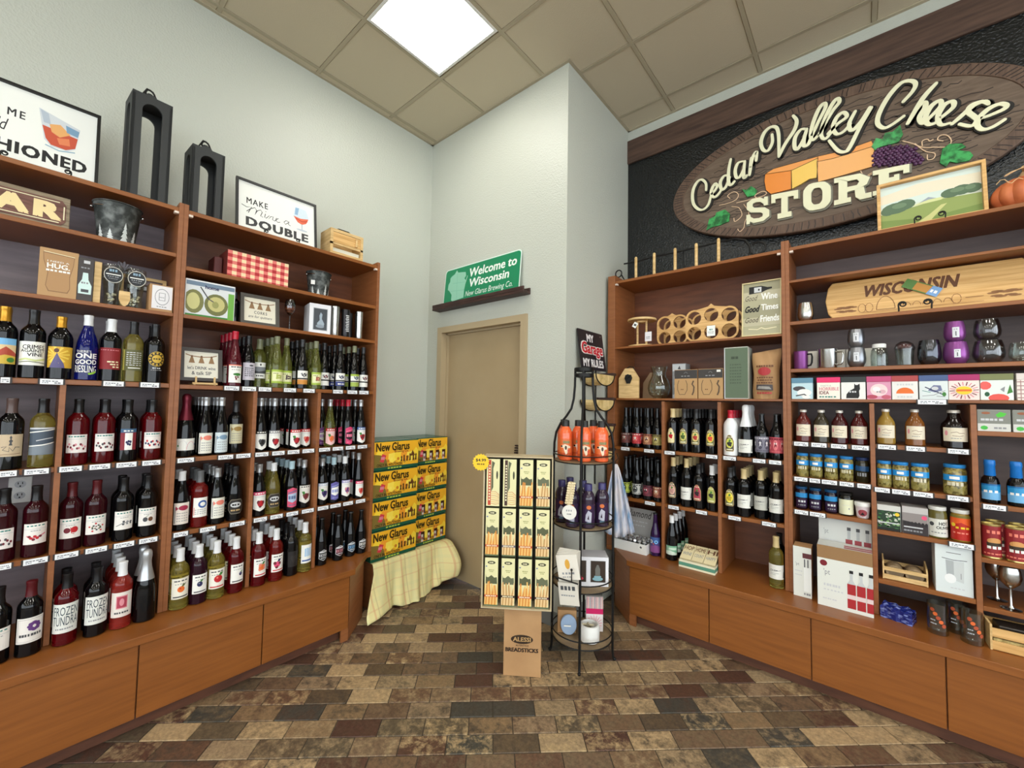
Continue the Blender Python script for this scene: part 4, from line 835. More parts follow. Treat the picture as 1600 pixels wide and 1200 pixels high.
    if k == 'yellowoval': return oval((110,112,70),(232,212,70),(190,160,40))
    if k in ('whitepic', 'greypic'):
        d = D(0.1, 0.082, (228,228,220) if k == 'whitepic' else (196,196,186)); d.line([(0.15,0.52),(0.4,0.56),(0.75,0.64)],0.025,'dgrey'); d.squig(0.2,0.6,0.6,0.65,'dgrey',4); d.squig(0.2,0.4,0.65,0.43,'grey',6); d.squig(0.2,0.3,0.5,0.33,'grey',4)
        d.poly([(0.88,0.1),(1,0.1),(1,0.62),(0.92,0.5)],(120,120,116)); return d
    if k == 'owl': d = D(0.1, 0.105, (70,60,120)); d.rect(0,0.66,1,1,(60,90,150)); d.ell(0.32,0.7,0.13,0.12,'lgrey'); d.ell(0.68,0.7,0.13,0.12,'sky'); d.ell(0.32,0.7,0.05,0.05,'black'); d.ell(0.68,0.7,0.05,0.05,'black'); d.poly([(0,0),(1,0),(1,0.4),(0.6,0.5),(0,0.3)],(130,70,130)); d.poly([(0.45,0.6),(0.55,0.6),(0.5,0.5)],'orange'); return d
    if k == 'greenw': d = D(0.1, 0.06, (120,176,140)); d.poly([(0,0.3),(0.5,0.5),(1,0.2),(1,0),(0,0)],(210,224,210)); d.arc(0.2,0.5,0.14,0.44,0,330,0.05,'lgrey'); d.rect(0.4,0.56,0.94,0.8,(200,220,200)); return d
    return None
PROTO = {}
def bottle_proto(shape, glass, cap, lab, small=False):
    key = (shape, glass, cap, lab)
    prof, lz, lh, cz = SH[shape]
    t = thing('beer_bottle' if shape in ('beer', 'stubby') else 'wine_bottle', 'bottle set on a shop shelf', 'bottle')
    zt = prof[-1][1]
    bp = prof[:]+[(0.0, prof[-1][1]-0.001)]
    MB().lathe(bp, 24).build('glass_body', GL[glass], t)
    cm = CM[cap]
    if cap == 'crown':
        MB().lathe([(0.0165,zt-0.006),(0.0168,zt-0.002),(0.015,zt+0.002),(0.010,zt+0.0035),(0,zt+0.004)], 18).build('crown_cap', cm, t)
    elif shape == 'spark':
        pr = [(rad_at(prof, z)+0.0012, z) for z in (0.19, 0.215, 0.245, 0.27)]+[(0.0185,0.285),(0.0205,0.296),(0.0195,0.314),(0.015,0.324),(0.008,0.328),(0,0.329)]
        MB().lathe(pr, 20).build('foil_neck', cm, t)
    else:
        r0 = rad_at(prof, cz)+0.0008
        pr = [(r0, cz), (rad_at(prof, cz+0.02)+0.0009, cz+0.02), (prof[-1][0]+0.0012, zt-0.012), (prof[-1][0]+0.002, zt-0.010), (prof[-1][0]+0.002, zt+0.0005), (prof[-1][0]-0.001, zt+0.002), (0, zt+0.002)]
        MB().lathe(pr, 20).build('capsule', cm, t)
    d = make_label(lab) if lab != 'none' else None
    if d is not None:
        r = rad_at(prof, lz+0.01)+0.0006
        z0 = lz
        if lab == 'onegood': z0 = 0.03
        if shape in ('hock',) : z0 = 0.028
        hmax = prof[2][1]-0.004
        if z0+d.h > hmax: z0 = max(0.008, hmax-d.h)
        d.build('label', PRINT, t, cyl=r, off=(0, 0, z0), prof=lambda y, p=prof, q=z0: rad_at(p, q+y)+0.0006)
    if shape == 'bdxt' and False: pass
    return t
CAPW = dict(gold='gold', goldf='gold', black='black', white='white', brown='brown', maroon='maroon', silver='silver', hotred='red', olivecap='olive', dark='dark', maroonfoil='maroon', grey='grey', skycap='pale blue', crown='crown')
for side, s, d0, z, shape, glass, cap, lab, nb, desc in BOTTLES:
    pr = bottle_proto(shape, glass, cap, lab)
    (x, y, zz), rz = P(side, s, d0 if z > 0.5 else d0, z+0.0008)
    if z == 0.43: zz = 0.4306
    if z == 1.56: zz = 1.5585 if s < 0.45 else 1.5555
    if z == 1.18: zz = 1.1805
    if z == 0.81: zz = 0.8085
    if z == 1.172: zz = 1.1745
    if z == 0.805: zz = 0.8055
    pr.location = (x, y, zz); pr.rotation_euler = (0, 0, rz+rn.uniform(-0.12, 0.12)); pr['label'] = desc
    n = len(desc.split())
    if not 4 <= n <= 16: print('LEN', desc)
    step = 0.086 if shape in ('spark', 'jug') else 0.077
    nmax = int((0.358-0.042-d0)/step)
    m = min(nb, nmax)
    wd = desc.split()
    short = ' '.join(wd)
    for k in range(1, m+1):
        (x, y, _), rz = P(side, s+rn.uniform(-0.001, 0.001), d0+k*step, z)
        q = {1: ['bottle'], 2: ['nearer bottle', 'rearmost bottle'], 3: ['nearest bottle', 'middle bottle', 'rearmost bottle'], 4: ['nearest bottle', 'second bottle', 'third bottle', 'rearmost bottle']}[m][k-1]
        lb = q+' behind the '+short
        dup(pr, (x, y, zz), lb, 'bottles behind the '+short if m > 1 else 'bottles on the shelves', rotz=rz+rn.uniform(-0.5, 0.5))
    pr['group'] = pr.get('group', 'bottles on the left shelves' if side == 'L' else 'bottles on the right shelves')
# ------------------------------------------------------------------ boxes, frames and shelf goods
def at(side, s, d, z, dr=0.0):
    loc, rz = P(side, s, d, z); return loc, rz+dr
def carton(side, s, d, z, w, dp, h, label, col='white', front=None, name='gift_box', cat='box', dr=0.0, lid=None, m=None, group=None, topd=None, lidname='lid'):
    # d = depth of the FRONT face behind the shelf front
    loc, rz = at(side, s, d, z+0.0005, dr)
    t = thing(name, label, cat, loc, rz, group)
    hl = h*(1-lid[0]) if lid else h
    mb = MB().box(-w/2, 0.0006, 0, w/2, dp, hl, col if m is None else None, b=0.0008); mb.build('carton', m or PRINT, t)
    if lid: MB().box(-w/2-0.0015, -0.0010, hl, w/2+0.0015, dp+0.0015, h, lid[1], b=0.0008).build(lidname, PRINT, t)
    if front is not None: front.build('front_print', PRINT, t, off=(0, 0, 0))
    return t
def framed(side, s, d, z, w, h, label, art, fw=0.012, fc='black', tilt=-0.12, name='framed_sign', dr=0.0, dp=0.018, fm=None, bevelc=None):
    loc, rz = at(side, s, d, z, dr)
    t = thing(name, label, 'sign', (loc[0], loc[1], loc[2]+0.001), rz, tilt=tilt)
    f = MB(); m = fm or mat('frame '+str(fc), fc, 0.4)
    f.box(-w/2, -dp, 0, w/2, 0, fw).box(-w/2, -dp, h-fw, w/2, 0, h).box(-w/2, -dp, fw, -w/2+fw, 0, h-fw).box(w/2-fw, -dp, fw, w/2, 0, h-fw)
    f.build('frame', m, t)
    MB().box(-w/2+fw, -0.007, fw, w/2-fw, -0.001, h-fw).build('backing', mat('frame backing', (150,140,120), 0.8), t)
    art.build('picture', PRINT, t, off=(0, -0.0072, fw))
    return t
def easel(side, s, d, z, w, h, label, dr=0.0, dp=0.05, r=0.0028, curl=0.011, col=None):
    loc, rz = at(side, s, d, z, dr); t = thing('display_easel', label, 'easel', (loc[0], loc[1], loc[2]+0.0005), rz)
    m = col or BLACKM
    for sx in (-1, 1):
        mb = MB(); x = sx*w/2
        pts = [(x*0.7, dp, r), (x, 0.0, r), (x, -0.028, r), (x, -0.035, 0.006), (x, -0.036, 0.016)]
        for k in range(20):
            a = PI*0.5*(0)-0.2+k*PI*3.0/19; q = curl*(1-0.62*k/19)
            pts.append((x-sx*(curl*0.9)+sx*q*math.cos(a), -0.037-0.0002*k, 0.020+curl+q*math.sin(a)))
        mb.tube(pts, r, 6); mb.tube([(x*0.7, dp, r), (x*0.35, dp+0.008, h*0.55), (0, dp+0.014, h)], r, 6)
        mb.build('wire_arm', m, t)
    return t
ZT = 2.4625
# --- top of the left shelves
framed('L', -0.062, 0.12, ZT+0.012, 0.44, 0.375, 'large black framed cocktail sign at the left end of the top shelf', D(0.416, 0.351, (236,238,232)).text('MAKE ME',0.03,0.60,0.47,0.70,(40,40,40),0.02,0,1.3).text('an Old',0.08,0.38,0.365,0.54,(40,40,40),0,0.35).text('FASHIONED',0.02,0.12,0.93,0.27,(30,30,30),0.045,0,1.12).poly([(0.56,0.84),(0.87,0.72),(0.84,0.42),(0.78,0.36),(0.66,0.36),(0.61,0.43)],(206,212,216)).poly([(0.59,0.62),(0.855,0.58),(0.84,0.43),(0.77,0.37),(0.66,0.38),(0.62,0.45)],(196,84,58)).poly([(0.64,0.66),(0.72,0.70),(0.80,0.60),(0.72,0.52),(0.66,0.56)],(226,168,104)).poly([(0.70,0.50),(0.79,0.54),(0.80,0.44),(0.72,0.42)],(222,130,86)).poly([(0.76,0.72),(0.865,0.69),(0.855,0.6),(0.77,0.62)],(120,156,184)).poly([(0.57,0.83),(0.63,0.80),(0.65,0.66),(0.6,0.66)],(176,188,200)).line([(0.62,0.36),(0.72,0.33),(0.84,0.37)],0.015,(150,180,196)), 0.012, (24,24,24), -0.13)
easel('L', -0.03, 0.10, ZT, 0.2, 0.16, 'black wire easel under the large cocktail sign', dp=0.06)
b2 = D(0.44, 0.30, (236,238,232))
b2.text('MAKE', 0.1, 0.56, 0.36, 0.68, (45,45,45), 0.02, 0, 1.2)
b2.line([(0.04,0.5),(0.1,0.47),(0.16,0.5),(0.12,0.36),(0.1,0.38),(0.15,0.46),(0.2,0.51),(0.22,0.46),(0.2,0.36),(0.23,0.46),(0.27,0.5),(0.29,0.46),(0.27,0.37),(0.3,0.36)], 0.014, (70,70,70))
b2.line([(0.33,0.45),(0.32,0.37),(0.34,0.36),(0.38,0.44),(0.37,0.36),(0.4,0.43),(0.43,0.44),(0.42,0.37),(0.45,0.36),(0.48,0.41),(0.5,0.44),(0.47,0.43),(0.46,0.38),(0.49,0.35),(0.52,0.37)], 0.013, (70,70,70)); b2.ell(0.335,0.5,0.006,0.01,(70,70,70),6)
b2.line([(0.63,0.44),(0.6,0.45),(0.57,0.4),(0.59,0.36),(0.62,0.4),(0.64,0.45),(0.63,0.38),(0.66,0.36)], 0.013, (70,70,70))
b2.text('DOUBLE', 0.1, 0.1, 0.9, 0.27, (58,58,58), 0.05, 0, 1.15)
b2.poly([(0.73,0.84),(0.88,0.83),(0.92,0.66),(0.88,0.52),(0.82,0.47),(0.76,0.5),(0.7,0.62)], (206,222,232)); b2.poly([(0.7,0.62),(0.8,0.6),(0.915,0.64),(0.88,0.52),(0.82,0.47),(0.76,0.5)], (222,104,72)); b2.poly([(0.73,0.82),(0.78,0.83),(0.76,0.66),(0.72,0.66)], (140,176,206)); b2.line([(0.82,0.48),(0.82,0.35)], 0.014, (150,170,190)); b2.ell(0.82,0.34,0.08,0.02,(186,198,208),12); b2.line([(0.73,0.58),(0.82,0.54),(0.9,0.58)],0.02,(190,60,40))
framed('L', 0.955, 0.115, ZT+0.012, 0.464, 0.324, 'smaller black framed double cocktail sign leaning on the wall', b2, 0.012, (38,38,38), -0.12)
easel('L', 0.96, 0.10, ZT, 0.2, 0.14, 'black wire easel under the smaller cocktail sign', dp=0.06)
def lantern(s, w, h, label, dr):
    loc, rz = at('L', s, 0.12, ZT+0.0005, dr); t = thing('lantern', label, 'lantern', loc, rz); b = w*0.25; hh = h*0.88
    MB().box(-w/2, -w/2, 0, w/2, w/2, b*0.4).build('base', BLACKP, t); MB().box(-w/2, -w/2, hh-0.012, w/2, w/2, hh).build('top', BLACKP, t)
    pass
    def side(M):
        n = 10; iw = w/2-b; zc = hh-b-iw; mb = MB(); z0 = b*0.4
        pts = [(iw*math.cos(PI*k/n), zc+iw*math.sin(PI*k/n)) for k in range(n+1)]
        mb.box(-w/2, -w/2, z0, -iw, -w/2+0.012, hh-0.012, M=M); mb.box(iw, -w/2, z0, w/2, -w/2+0.012, hh-0.012, M=M)
        for (x1, z1), (x0, z0_) in zip(pts[:-1], pts[1:]):
            q = [(x0, z0_), (x1, z1), (x1, hh-0.012), (x0, hh-0.012)]
            mb.prism(q, -w/2, -w/2+0.012, 'y', M=M)
        return mb
    for k in range(4): side(Matrix.Rotation(k*PI/2, 4, 'Z')).build('arched_side', BLACKP, t)
    MB().prism([(-0.05*w/0.15, hh), (0.05*w/0.15, hh), (0.012, hh+0.035), (-0.012, hh+0.035)], -0.03, 0.03).build('roof', BLACKP, t)
    r = MB(); r.tube([(0, 0, hh+0.03), (0, 0, hh+0.05)], 0.012, 8); r.tube([(0.018*math.cos(a), 0.004*math.sin(a*2), hh+0.055+0.018*math.sin(a)) for a in [i*2*PI/12 for i in range(12)]], 0.005, 6, closed=True)
    r.tube([(-0.03, 0, hh+0.035), (-0.012, 0.0, hh+0.075), (0.01, 0, hh+0.07), (0.028, 0, hh+0.035)], 0.004, 6); r.build('hanging_ring', BLACKM, t)
lantern(0.325, 0.155, 0.60, 'tall black arched lantern on top of the left shelves', 0.06)
lantern(0.566, 0.148, 0.43, 'shorter black arched lantern beside the tall one', 0.04)
loc, rz = at('L', 1.37, 0.05, ZT+0.0005, 0.0); t = thing('caddy_box', 'pale wooden caddy with bottle opener front and black handle on top shelf', 'box', loc, rz)
mb = MB(); W_, H_, DD = 0.235, 0.185, 0.15
for z0, z1 in ((0, 0.03), (0.078, 0.092), (0.165, 0.185)): mb.box(-W_/2, 0, z0, W_/2, 0.01, z1)
mb.box(-W_/2, 0.0, 0.03, -W_/2+0.018, 0.012, 0.165).box(W_/2-0.018, 0.0, 0.03, W_/2, 0.012, 0.165).box(-W_/2, 0.012, 0, -W_/2+0.01, DD, H_).box(W_/2-0.01, 0.012, 0, W_/2, DD, H_).box(-W_/2+0.01, DD-0.01, 0, W_/2-0.01, DD, H_).box(-W_/2+0.01, 0.012, 0, W_/2-0.01, DD-0.01, 0.01)
mb.build('crate', PINE, t)
MB().box(-W_/2+0.018, 0.002, 0.095, W_/2-0.018, 0.009, 0.163).build('upper_panel', BAMBOO, t)
MB().lathe([(0.009,0),(0.007,0.03),(0.0085,0.055),(0.0,0.058)], 10, M=Matrix.Translation((0.065, -0.004, 0.10))).build('turned_peg', PINE, t)
MB().box(-W_/2+0.02, 0.02, 0.035, W_/2-0.02, 0.03, 0.06).build('inner_slat', mat('white paper sheet', (226,224,206), 0.7), t)
MB().tube([(-0.05, 0.06, H_), (-0.048, 0.06, H_+0.022), (-0.035, 0.06, H_+0.028), (0.035, 0.06, H_+0.028), (0.048, 0.06, H_+0.022), (0.05, 0.06, H_)], 0.005, 8).build('handle', BLACKM, t)
# --- left unit, second board
fr_ = D(0.27, 0.115, (118,76,60)); fr_.text('BAR', 0.1, 0.2, 0.93, 0.86, (228,206,150), 0.05)
loc, rz = at('L', -0.085, 0.06, 2.2245, 0); t = thing('bar_sign', 'small wooden bar sign with cream raised letters', 'sign', loc, rz, tilt=-0.12)
hw, hh = 0.16, 0.155
MB().box(-hw, 0.0, 0, hw, 0.012, hh, b=0.002).build('board', noisecol(mat('taupe washed wood', 'tan', 0.6), (120,104,84), (158,142,116), (2, 2, 20), 6), t)
q = [(-0.135, 0.02), (0.135, 0.02), (0.148, 0.04), (0.148, 0.115), (0.135, 0.135), (-0.135, 0.135), (-0.148, 0.115), (-0.148, 0.04)]
MB().prism(q, -0.003, 0.0).build('inset', noisecol(mat('red brown plank', 'brown', 0.5), (96,60,50), (124,84,72), (2, 2, 20), 6), t)
dd = D(0.32, 0.155, None); dd.line([((x+0.16)/0.32, z/0.155) for x, z in [(-0.128,0.03),(0.128,0.03)]], 0.025, 'cream'); dd.line([((x+0.16)/0.32, z/0.155) for x, z in [(-0.128,0.125),(0.128,0.125)]], 0.025, 'cream'); dd.line([((0.142+0.16)/0.32, 0.3), ((0.142+0.16)/0.32, 0.7)], 0.025, 'cream')
dd.text('BAR', 0.09, 0.27, 0.90, 0.73, (236,214,158), 0.06, 0, 1.25); dd.build('letters', PAINT, t, off=(0, -0.0035, 0))
def bucket(side, s, d, z, r, h, label, tag_=False):
    loc, rz = at(side, s, d, z+0.0005); t = thing('bucket', label, 'bucket', loc, rz)
    m = noisecol(mat('snow dusted tin', 'grey', 0.55, 0.2), (48,52,50), (120,124,122), (1, 1, 1), 26, 6, 0.45, 0.72)
    MB().lathe([(r*0.72, 0), (r*0.74, 0.003), (r*0.98, h*0.97), (r*1.03, h*0.98), (r*1.03, h), (r*0.97, h), (r*0.7, 0.006), (0, 0.006)], 26).build('tin', m, t)
    dw = D(r*2.0, h*0.5, None)
    for x, q in ((0.12, 0.75), (0.34, 0.55), (0.62, 1.0), (0.85, 0.7)):
        for k in range(4): dw.poly([(x-0.09*(1-k*0.22), q*k*0.22), (x+0.09*(1-k*0.22), q*k*0.22), (x, q*(k*0.22+0.34))], (206,212,210), same=k > 0)
    dw.build('painted_trees', PAINT, t, cyl=r*0.76, off=(0, 0, 0.004), prof=lambda y: r*(0.742+0.24*(y+0.004)/h)+0.0006)
    mb = MB()
    for sx in (-1, 1): mb.ball((sx*r*1.02, 0, h*0.86), 0.008, 8, 5)
    mb.tube([(sx_*r*1.03, 0.0, h*0.86) if abs(sx_) == 1 else (r*1.06*math.sin(sx_*PI/2), -0.9*r*math.cos(sx_*PI/2), h*0.86-0.0) for sx_ in (-1, -0.8, -0.6, -0.4)], 0.0022, 6)
    mb.build('bail_handle', STEEL, t)
    if tag_: MB().box(-0.012, -0.001, 0, 0.012, 0.001, 0.028, (226,226,222), M=Matrix.Translation((-r*0.8, -r*0.75, h*0.42)) @ Matrix.Rotation(-0.4, 4, 'Z')).build('hang_tag', PRINT, t)
    return t
bucket('L', 0.232, 0.10, 2.2225, 0.088, 0.185, 'large snowy tin bucket with white fir trees')
bucket('L', 1.215, 0.12, 2.1685, 0.077, 0.165, 'small snowy tin bucket with a white hang tag', True)
a = D(0.114, 0.205, (182,144,98)); a.poly([(0.08,0.92),(0.9,0.9),(0.88,0.7),(0.8,0.45),(0.82,0.2),(0.76,0.1),(0.26,0.1),(0.18,0.22),(0.22,0.5),(0.1,0.75)], (140,104,70)); a.poly([(0.1,0.9),(0.88,0.88),(0.86,0.7),(0.78,0.46),(0.8,0.2),(0.74,0.12),(0.28,0.12),(0.2,0.22),(0.24,0.5),(0.12,0.75)], (176,136,92)); a.line([(0.1,0.93),(0.9,0.9)],0.012,'cream'); a.text('I NEED A',0.2,0.725,0.76,0.76,'white',0.0); a.text('HUG.',0.2,0.60,0.78,0.70,'white',0.03); a.squig(0.18,0.53,0.82,0.57,'white',6)
carton('L', 0.052, 0.012, 1.915, 0.115, 0.115, 0.207, 'kraft box with printed pint glass and white hug lettering', m=KRAFT, front=a, name='glass_box')
a = D(0.05, 0.192, (66,60,58)); a.rect(0.35,0.88,0.75,0.95,'lgrey'); a.squig(0.2,0.76,0.8,0.79,'grey',3); a.poly([(0.1,0.16),(0.9,0.16),(0.92,0.36),(0.7,0.5),(0.66,0.66),(0.34,0.66),(0.3,0.5),(0.08,0.36)], (206,230,226)); a.rect(0.26,0.2,0.74,0.27,'dgrey'); a.squig(0.25,0.4,0.75,0.44,'grey',3)
carton('L', 0.133, 0.012, 1.915, 0.05, 0.08, 0.195, 'slim charcoal box with pale bottle icon', col=(60,54,52), front=a, name='opener_box')
loc, rz = at('L', 0.172, 0.02, 1.9155); o = MB().box(-0.012, 0, 0, 0.012, 0.05, 0.19, b=0.001).build('wood_block', PINE); o.location = loc; o.rotation_euler = (0, 0, rz); tagp(o, 'upright pale wooden slat next to the charcoal box', 'wood block')
loc, rz = at('L', 0.35, 0.16, 1.9175); t = thing('picture_frame', 'pale open wooden frame behind the small kraft box', 'frame', loc, rz, tilt=-0.08)
MB().box(-0.09, 0, 0, -0.075, 0.015, 0.19).box(0.075, 0, 0, 0.09, 0.015, 0.19).box(-0.075, 0, 0.175, 0.075, 0.015, 0.19).box(-0.075, 0, 0, 0.075, 0.015, 0.015).build('frame', PINE, t)
D(0.15, 0.16, (120,104,104)).rect(0.0,0.62,1,0.86,(60,46,48)).squig(0.1,0.68,0.9,0.8,'lgrey',4).build('picture', PRINT, t, off=(0, 0.012, 0.015))
def pub_glass(s, label):
    loc, rz = at('L', s, 0.07, 1.9155); t = thing('pub_glass', label, 'glass', loc, rz)
    pr = [(0.028,0),(0.031,0.003),(0.03,0.03),(0.027,0.05),(0.031,0.09),(0.038,0.14),(0.040,0.175),(0.0385,0.195),(0.0365,0.195),(0.038,0.175),(0.036,0.14),(0.029,0.09),(0.025,0.05),(0.026,0.012),(0,0.010)]
    MB().lathe(pr, 24).build('glass', CLEAR, t)
    d = D(0.066, 0.075, None); d.ell(0.5,0.5,0.5,0.5,(206,202,190),26); d.ell(0.5,0.5,0.465,0.465,(22,26,30),26); d.squig(0.28,0.7,0.72,0.85,(130,160,180),3); d.rect(0.12,0.5,0.88,0.56,'white'); d.squig(0.2,0.36,0.8,0.42,'grey',5); d.squig(0.26,0.24,0.74,0.28,'grey',5)
    d.build('round_tag', GLOSS, t, off=(0, -0.046, 0.105)); MB().lathe([(0.033,0),(0.033,0.0015),(0,0.0015)], 26, M=Matrix.Translation((0,-0.044,0.1425)) @ Matrix.Rotation(PI/2,4,'X')).build('tag_disc', WHITEP, t)
    MB().box(-0.030, -0.036, 0.122, 0.030, -0.032, 0.14, b=0.001).build('ribbon', BLACKP, t)
    mb = MB(); 
    for i in range(14): mb.ball((rn.uniform(-0.016,0.016), rn.uniform(-0.016,0.016), 0.018+rn.uniform(0,0.045)), 0.006, 6, 4)
    mb.build('filling', mat('shiny shred', (232,216,180), 0.25, 0.3), t, kind='stuff')
pub_glass(0.224, 'left pub glass with round black tag'); pub_glass(0.306, 'right pub glass with round black tag, set lower')
loc, rz = at('L', 0.266, 0.02, 1.9155); t = thing('wooden_shield', 'small pale wooden shield between the two pub glasses', 'ornament', loc, rz, tilt=-0.1)
MB().prism([(-0.019,0.075),(0.019,0.075),(0.02,0.035),(0.012,0.012),(0,0),(-0.012,0.012),(-0.02,0.035)], 0, 0.006).build('shield', PINE, t)
mb = MB()
loc, rz = at('L', 0.262, 0.085, 2.098); t = thing('ribbon_bow', 'grey gauze bow on top of the pub glasses', 'bow', loc, rz)
for k in range(5):
    a_ = k*PI/5+0.2; mb.tube([(0,0,0.0),(0.022*math.cos(a_),-0.01,0.022*math.sin(a_)+0.018),(0.036*math.cos(a_),0.0,0.034*math.sin(a_)+0.012),(0.02*math.cos(a_+0.4),0.01,0.012*math.sin(a_)+0.012),(0,0,0.0)], 0.004, 6)
mb.build('bow', mat('grey gauze', (110,106,112), 0.5), t)
a = D(0.078, 0.115, (226,224,226)); a.ell(0.5,0.52,0.36,0.36,'grey',20); a.ell(0.5,0.52,0.33,0.33,(226,224,226),20); a.rect(0.34,0.36,0.66,0.7,'grey'); a.rect(0.37,0.38,0.63,0.68,(226,224,226)); a.squig(0.38,0.48,0.62,0.52,'grey',3); a.squig(0.25,0.07,0.75,0.11,'grey',4)
t = carton('L', 0.398, 0.012, 1.915, 0.09, 0.09, 0.132, 'small kraft box with white square label near the upright', m=KRAFT, front=None, name='kraft_box'); a.build('label', PRINT, t, off=(0.003, 0, 0.012))
# --- second left unit
a = D(0.32, 0.155, (236,214,170))
for i in range(7):
    for j in range(4):
        if (i+j) % 1 == 0:
            a.rect(i/7, j/4+0.125, i/7+1/14, j/4+0.25, (222,120,110), same=(i+j) > 0)
for i in range(7):
    for j in range(4): a.rect(i/7+1/14, j/4, i/7+1/7, j/4+0.125, (222,120,110), same=(i+j) > 0)
for i in range(7):
    for j in range(4): a.rect(i/7, j/4, i/7+1/14, j/4+0.125, (178,38,44), same=(i+j) > 0)
carton('L', 0.838, 0.05, 2.168, 0.322, 0.16, 0.156, 'red and cream gingham gift box on its own shelf', col=(120,50,44), front=a)
o = MB().box(-0.02, 0, 0, 0.02, 0.12, 0.12, b=0.003).build('maroon_box', mat('maroon card', (88,36,34), 0.5)); loc, rz = at('L', 0.652, 0.12, 2.1685); o.location = loc; o.rotation_euler = (0, 0, rz); tagp(o, 'narrow maroon box left of the gingham box', 'box')
a = D(0.215, 0.185, (214,218,220)); a.rect(0,0.88,1,1,(110,130,150)); a.rect(0,0,1,0.06,'green'); a.rect(0.87,0,1,0.8,(110,170,70)); a.ell(0.16,0.42,0.2,0.34,(120,120,70),18); a.ell(0.15,0.43,0.13,0.24,(196,192,130),16); a.ell(0.62,0.4,0.25,0.32,(110,112,64),20); a.ell(0.62,0.42,0.18,0.22,(190,184,120),16); a.line([(0.28,0.86),(0.45,0.55),(0.6,0.45)],0.03,'dgrey'); a.text('home',0.38,0.83,0.66,0.93,'navy',0.03); a.ell(0.6,0.4,0.07,0.1,(150,150,90))
carton('L', 0.603, 0.02, 1.917, 0.222, 0.09, 0.193, 'flat box printed with two metal serving bowls', col=(226,228,230), front=a, name='bowl_box')
pr = bottle_proto('bdx', 'dark', 'dark', 'none'); (x, y, z), rz = P('L', 0.738, 0.1, 1.9175); pr.location = (x, y, z); pr['label'] = 'small dark bottle tucked between bowl box and tassel frame'; pr.scale = (0.62, 0.62, 0.62)
def tassels(d, ys, xs, c=(150,116,80)):
    d.line([(0.04,ys+0.12),(0.2,ys+0.06),(0.5,ys+0.03),(0.8,ys+0.06),(0.96,ys+0.12)],0.035,c)
    for x in xs: d.poly([(x-0.02,ys+0.06),(x+0.02,ys+0.06),(x+0.09,ys-0.2),(x-0.09,ys-0.2)],c); d.ell(x,ys+0.05,0.035,0.04,(120,88,60),8)
a = D(0.17, 0.145, (232,226,206)); tassels(a, 0.74, (0.25,0.5,0.76)); a.text('CORKS',0.32,0.34,0.72,0.46,'dgrey',0.01,0,1.2); a.text('are for quitters',0.14,0.14,0.88,0.28,'dgrey',0,0.3)
framed('L', 0.855, 0.06, 1.917, 0.205, 0.18, 'grey framed corks sign with tassels', a, 0.018, (76,72,66), -0.12)
a = D(0.15, 0.145, (230,226,210)); tassels(a, 0.76, (0.22,0.5,0.8)); a.text("let's DRINK wine",0.1,0.32,0.92,0.44,'dgrey',0.01); a.text('& talk SIP',0.22,0.12,0.8,0.25,'dgrey',0.01)
framed('L', 0.587, 0.062, 1.575, 0.185, 0.178, 'dark framed drink and sip sign with tassels on an easel', a, 0.017, (64,58,56), -0.14)
loc, rz = at('L', 0.60, 0.04, 1.5555); t = thing('wooden_easel', 'little pale wooden easel under the tassel drink sign', 'easel', loc, rz)
MB().box(-0.055, -0.012, 0.004, 0.055, 0.0, 0.014).box(-0.045, -0.012, 0.014, -0.037, -0.006, 0.045).box(0.037, -0.012, 0.014, 0.045, -0.006, 0.045).box(-0.05, 0.0, 0, -0.04, 0.08, 0.012).box(0.04, 0.0, 0, 0.05, 0.08, 0.012).build('wood', PINE, t)
loc, rz = at('L', 1.024, 0.07, 1.9175); t = thing('wine_glass', 'stemmed wine glass with amber brown band in the bowl', 'glass', loc, rz)
MB().lathe([(0.03,0),(0.03,0.002),(0.006,0.006),(0.0035,0.02),(0.0035,0.09),(0.012,0.1),(0.026,0.12),(0.031,0.145),(0.029,0.17),(0.025,0.19),(0.0235,0.19),(0.0275,0.17),(0.029,0.145),(0.024,0.121),(0.01,0.103),(0,0.102)], 22).build('glass', SMOKE, t)
MB().lathe([(0.001,0.105),(0.018,0.112),(0.027,0.13),(0.0285,0.15),(0,0.15)], 20).build('amber_band', mat('amber brown', (150,82,50), 0.3), t)
t = carton('L', 1.19, 0.02, 1.917, 0.13, 0.13, 0.19, 'white window box holding a glass figure', col=(206,206,210), name='window_box', dr=-0.15)
a = D(0.13, 0.19, (226,226,230)); a.rect(0.17,0.1,0.85,0.86,(160,164,170)); a.rect(0.2,0.12,0.82,0.84,(52,56,62)); a.poly([(0.4,0.2),(0.66,0.2),(0.7,0.34),(0.58,0.5),(0.6,0.66),(0.52,0.72),(0.46,0.6),(0.48,0.45),(0.36,0.34)],(150,164,176)); a.ell(0.5,0.24,0.2,0.06,(130,140,150))
a.build('window_print', GLOSS, t)
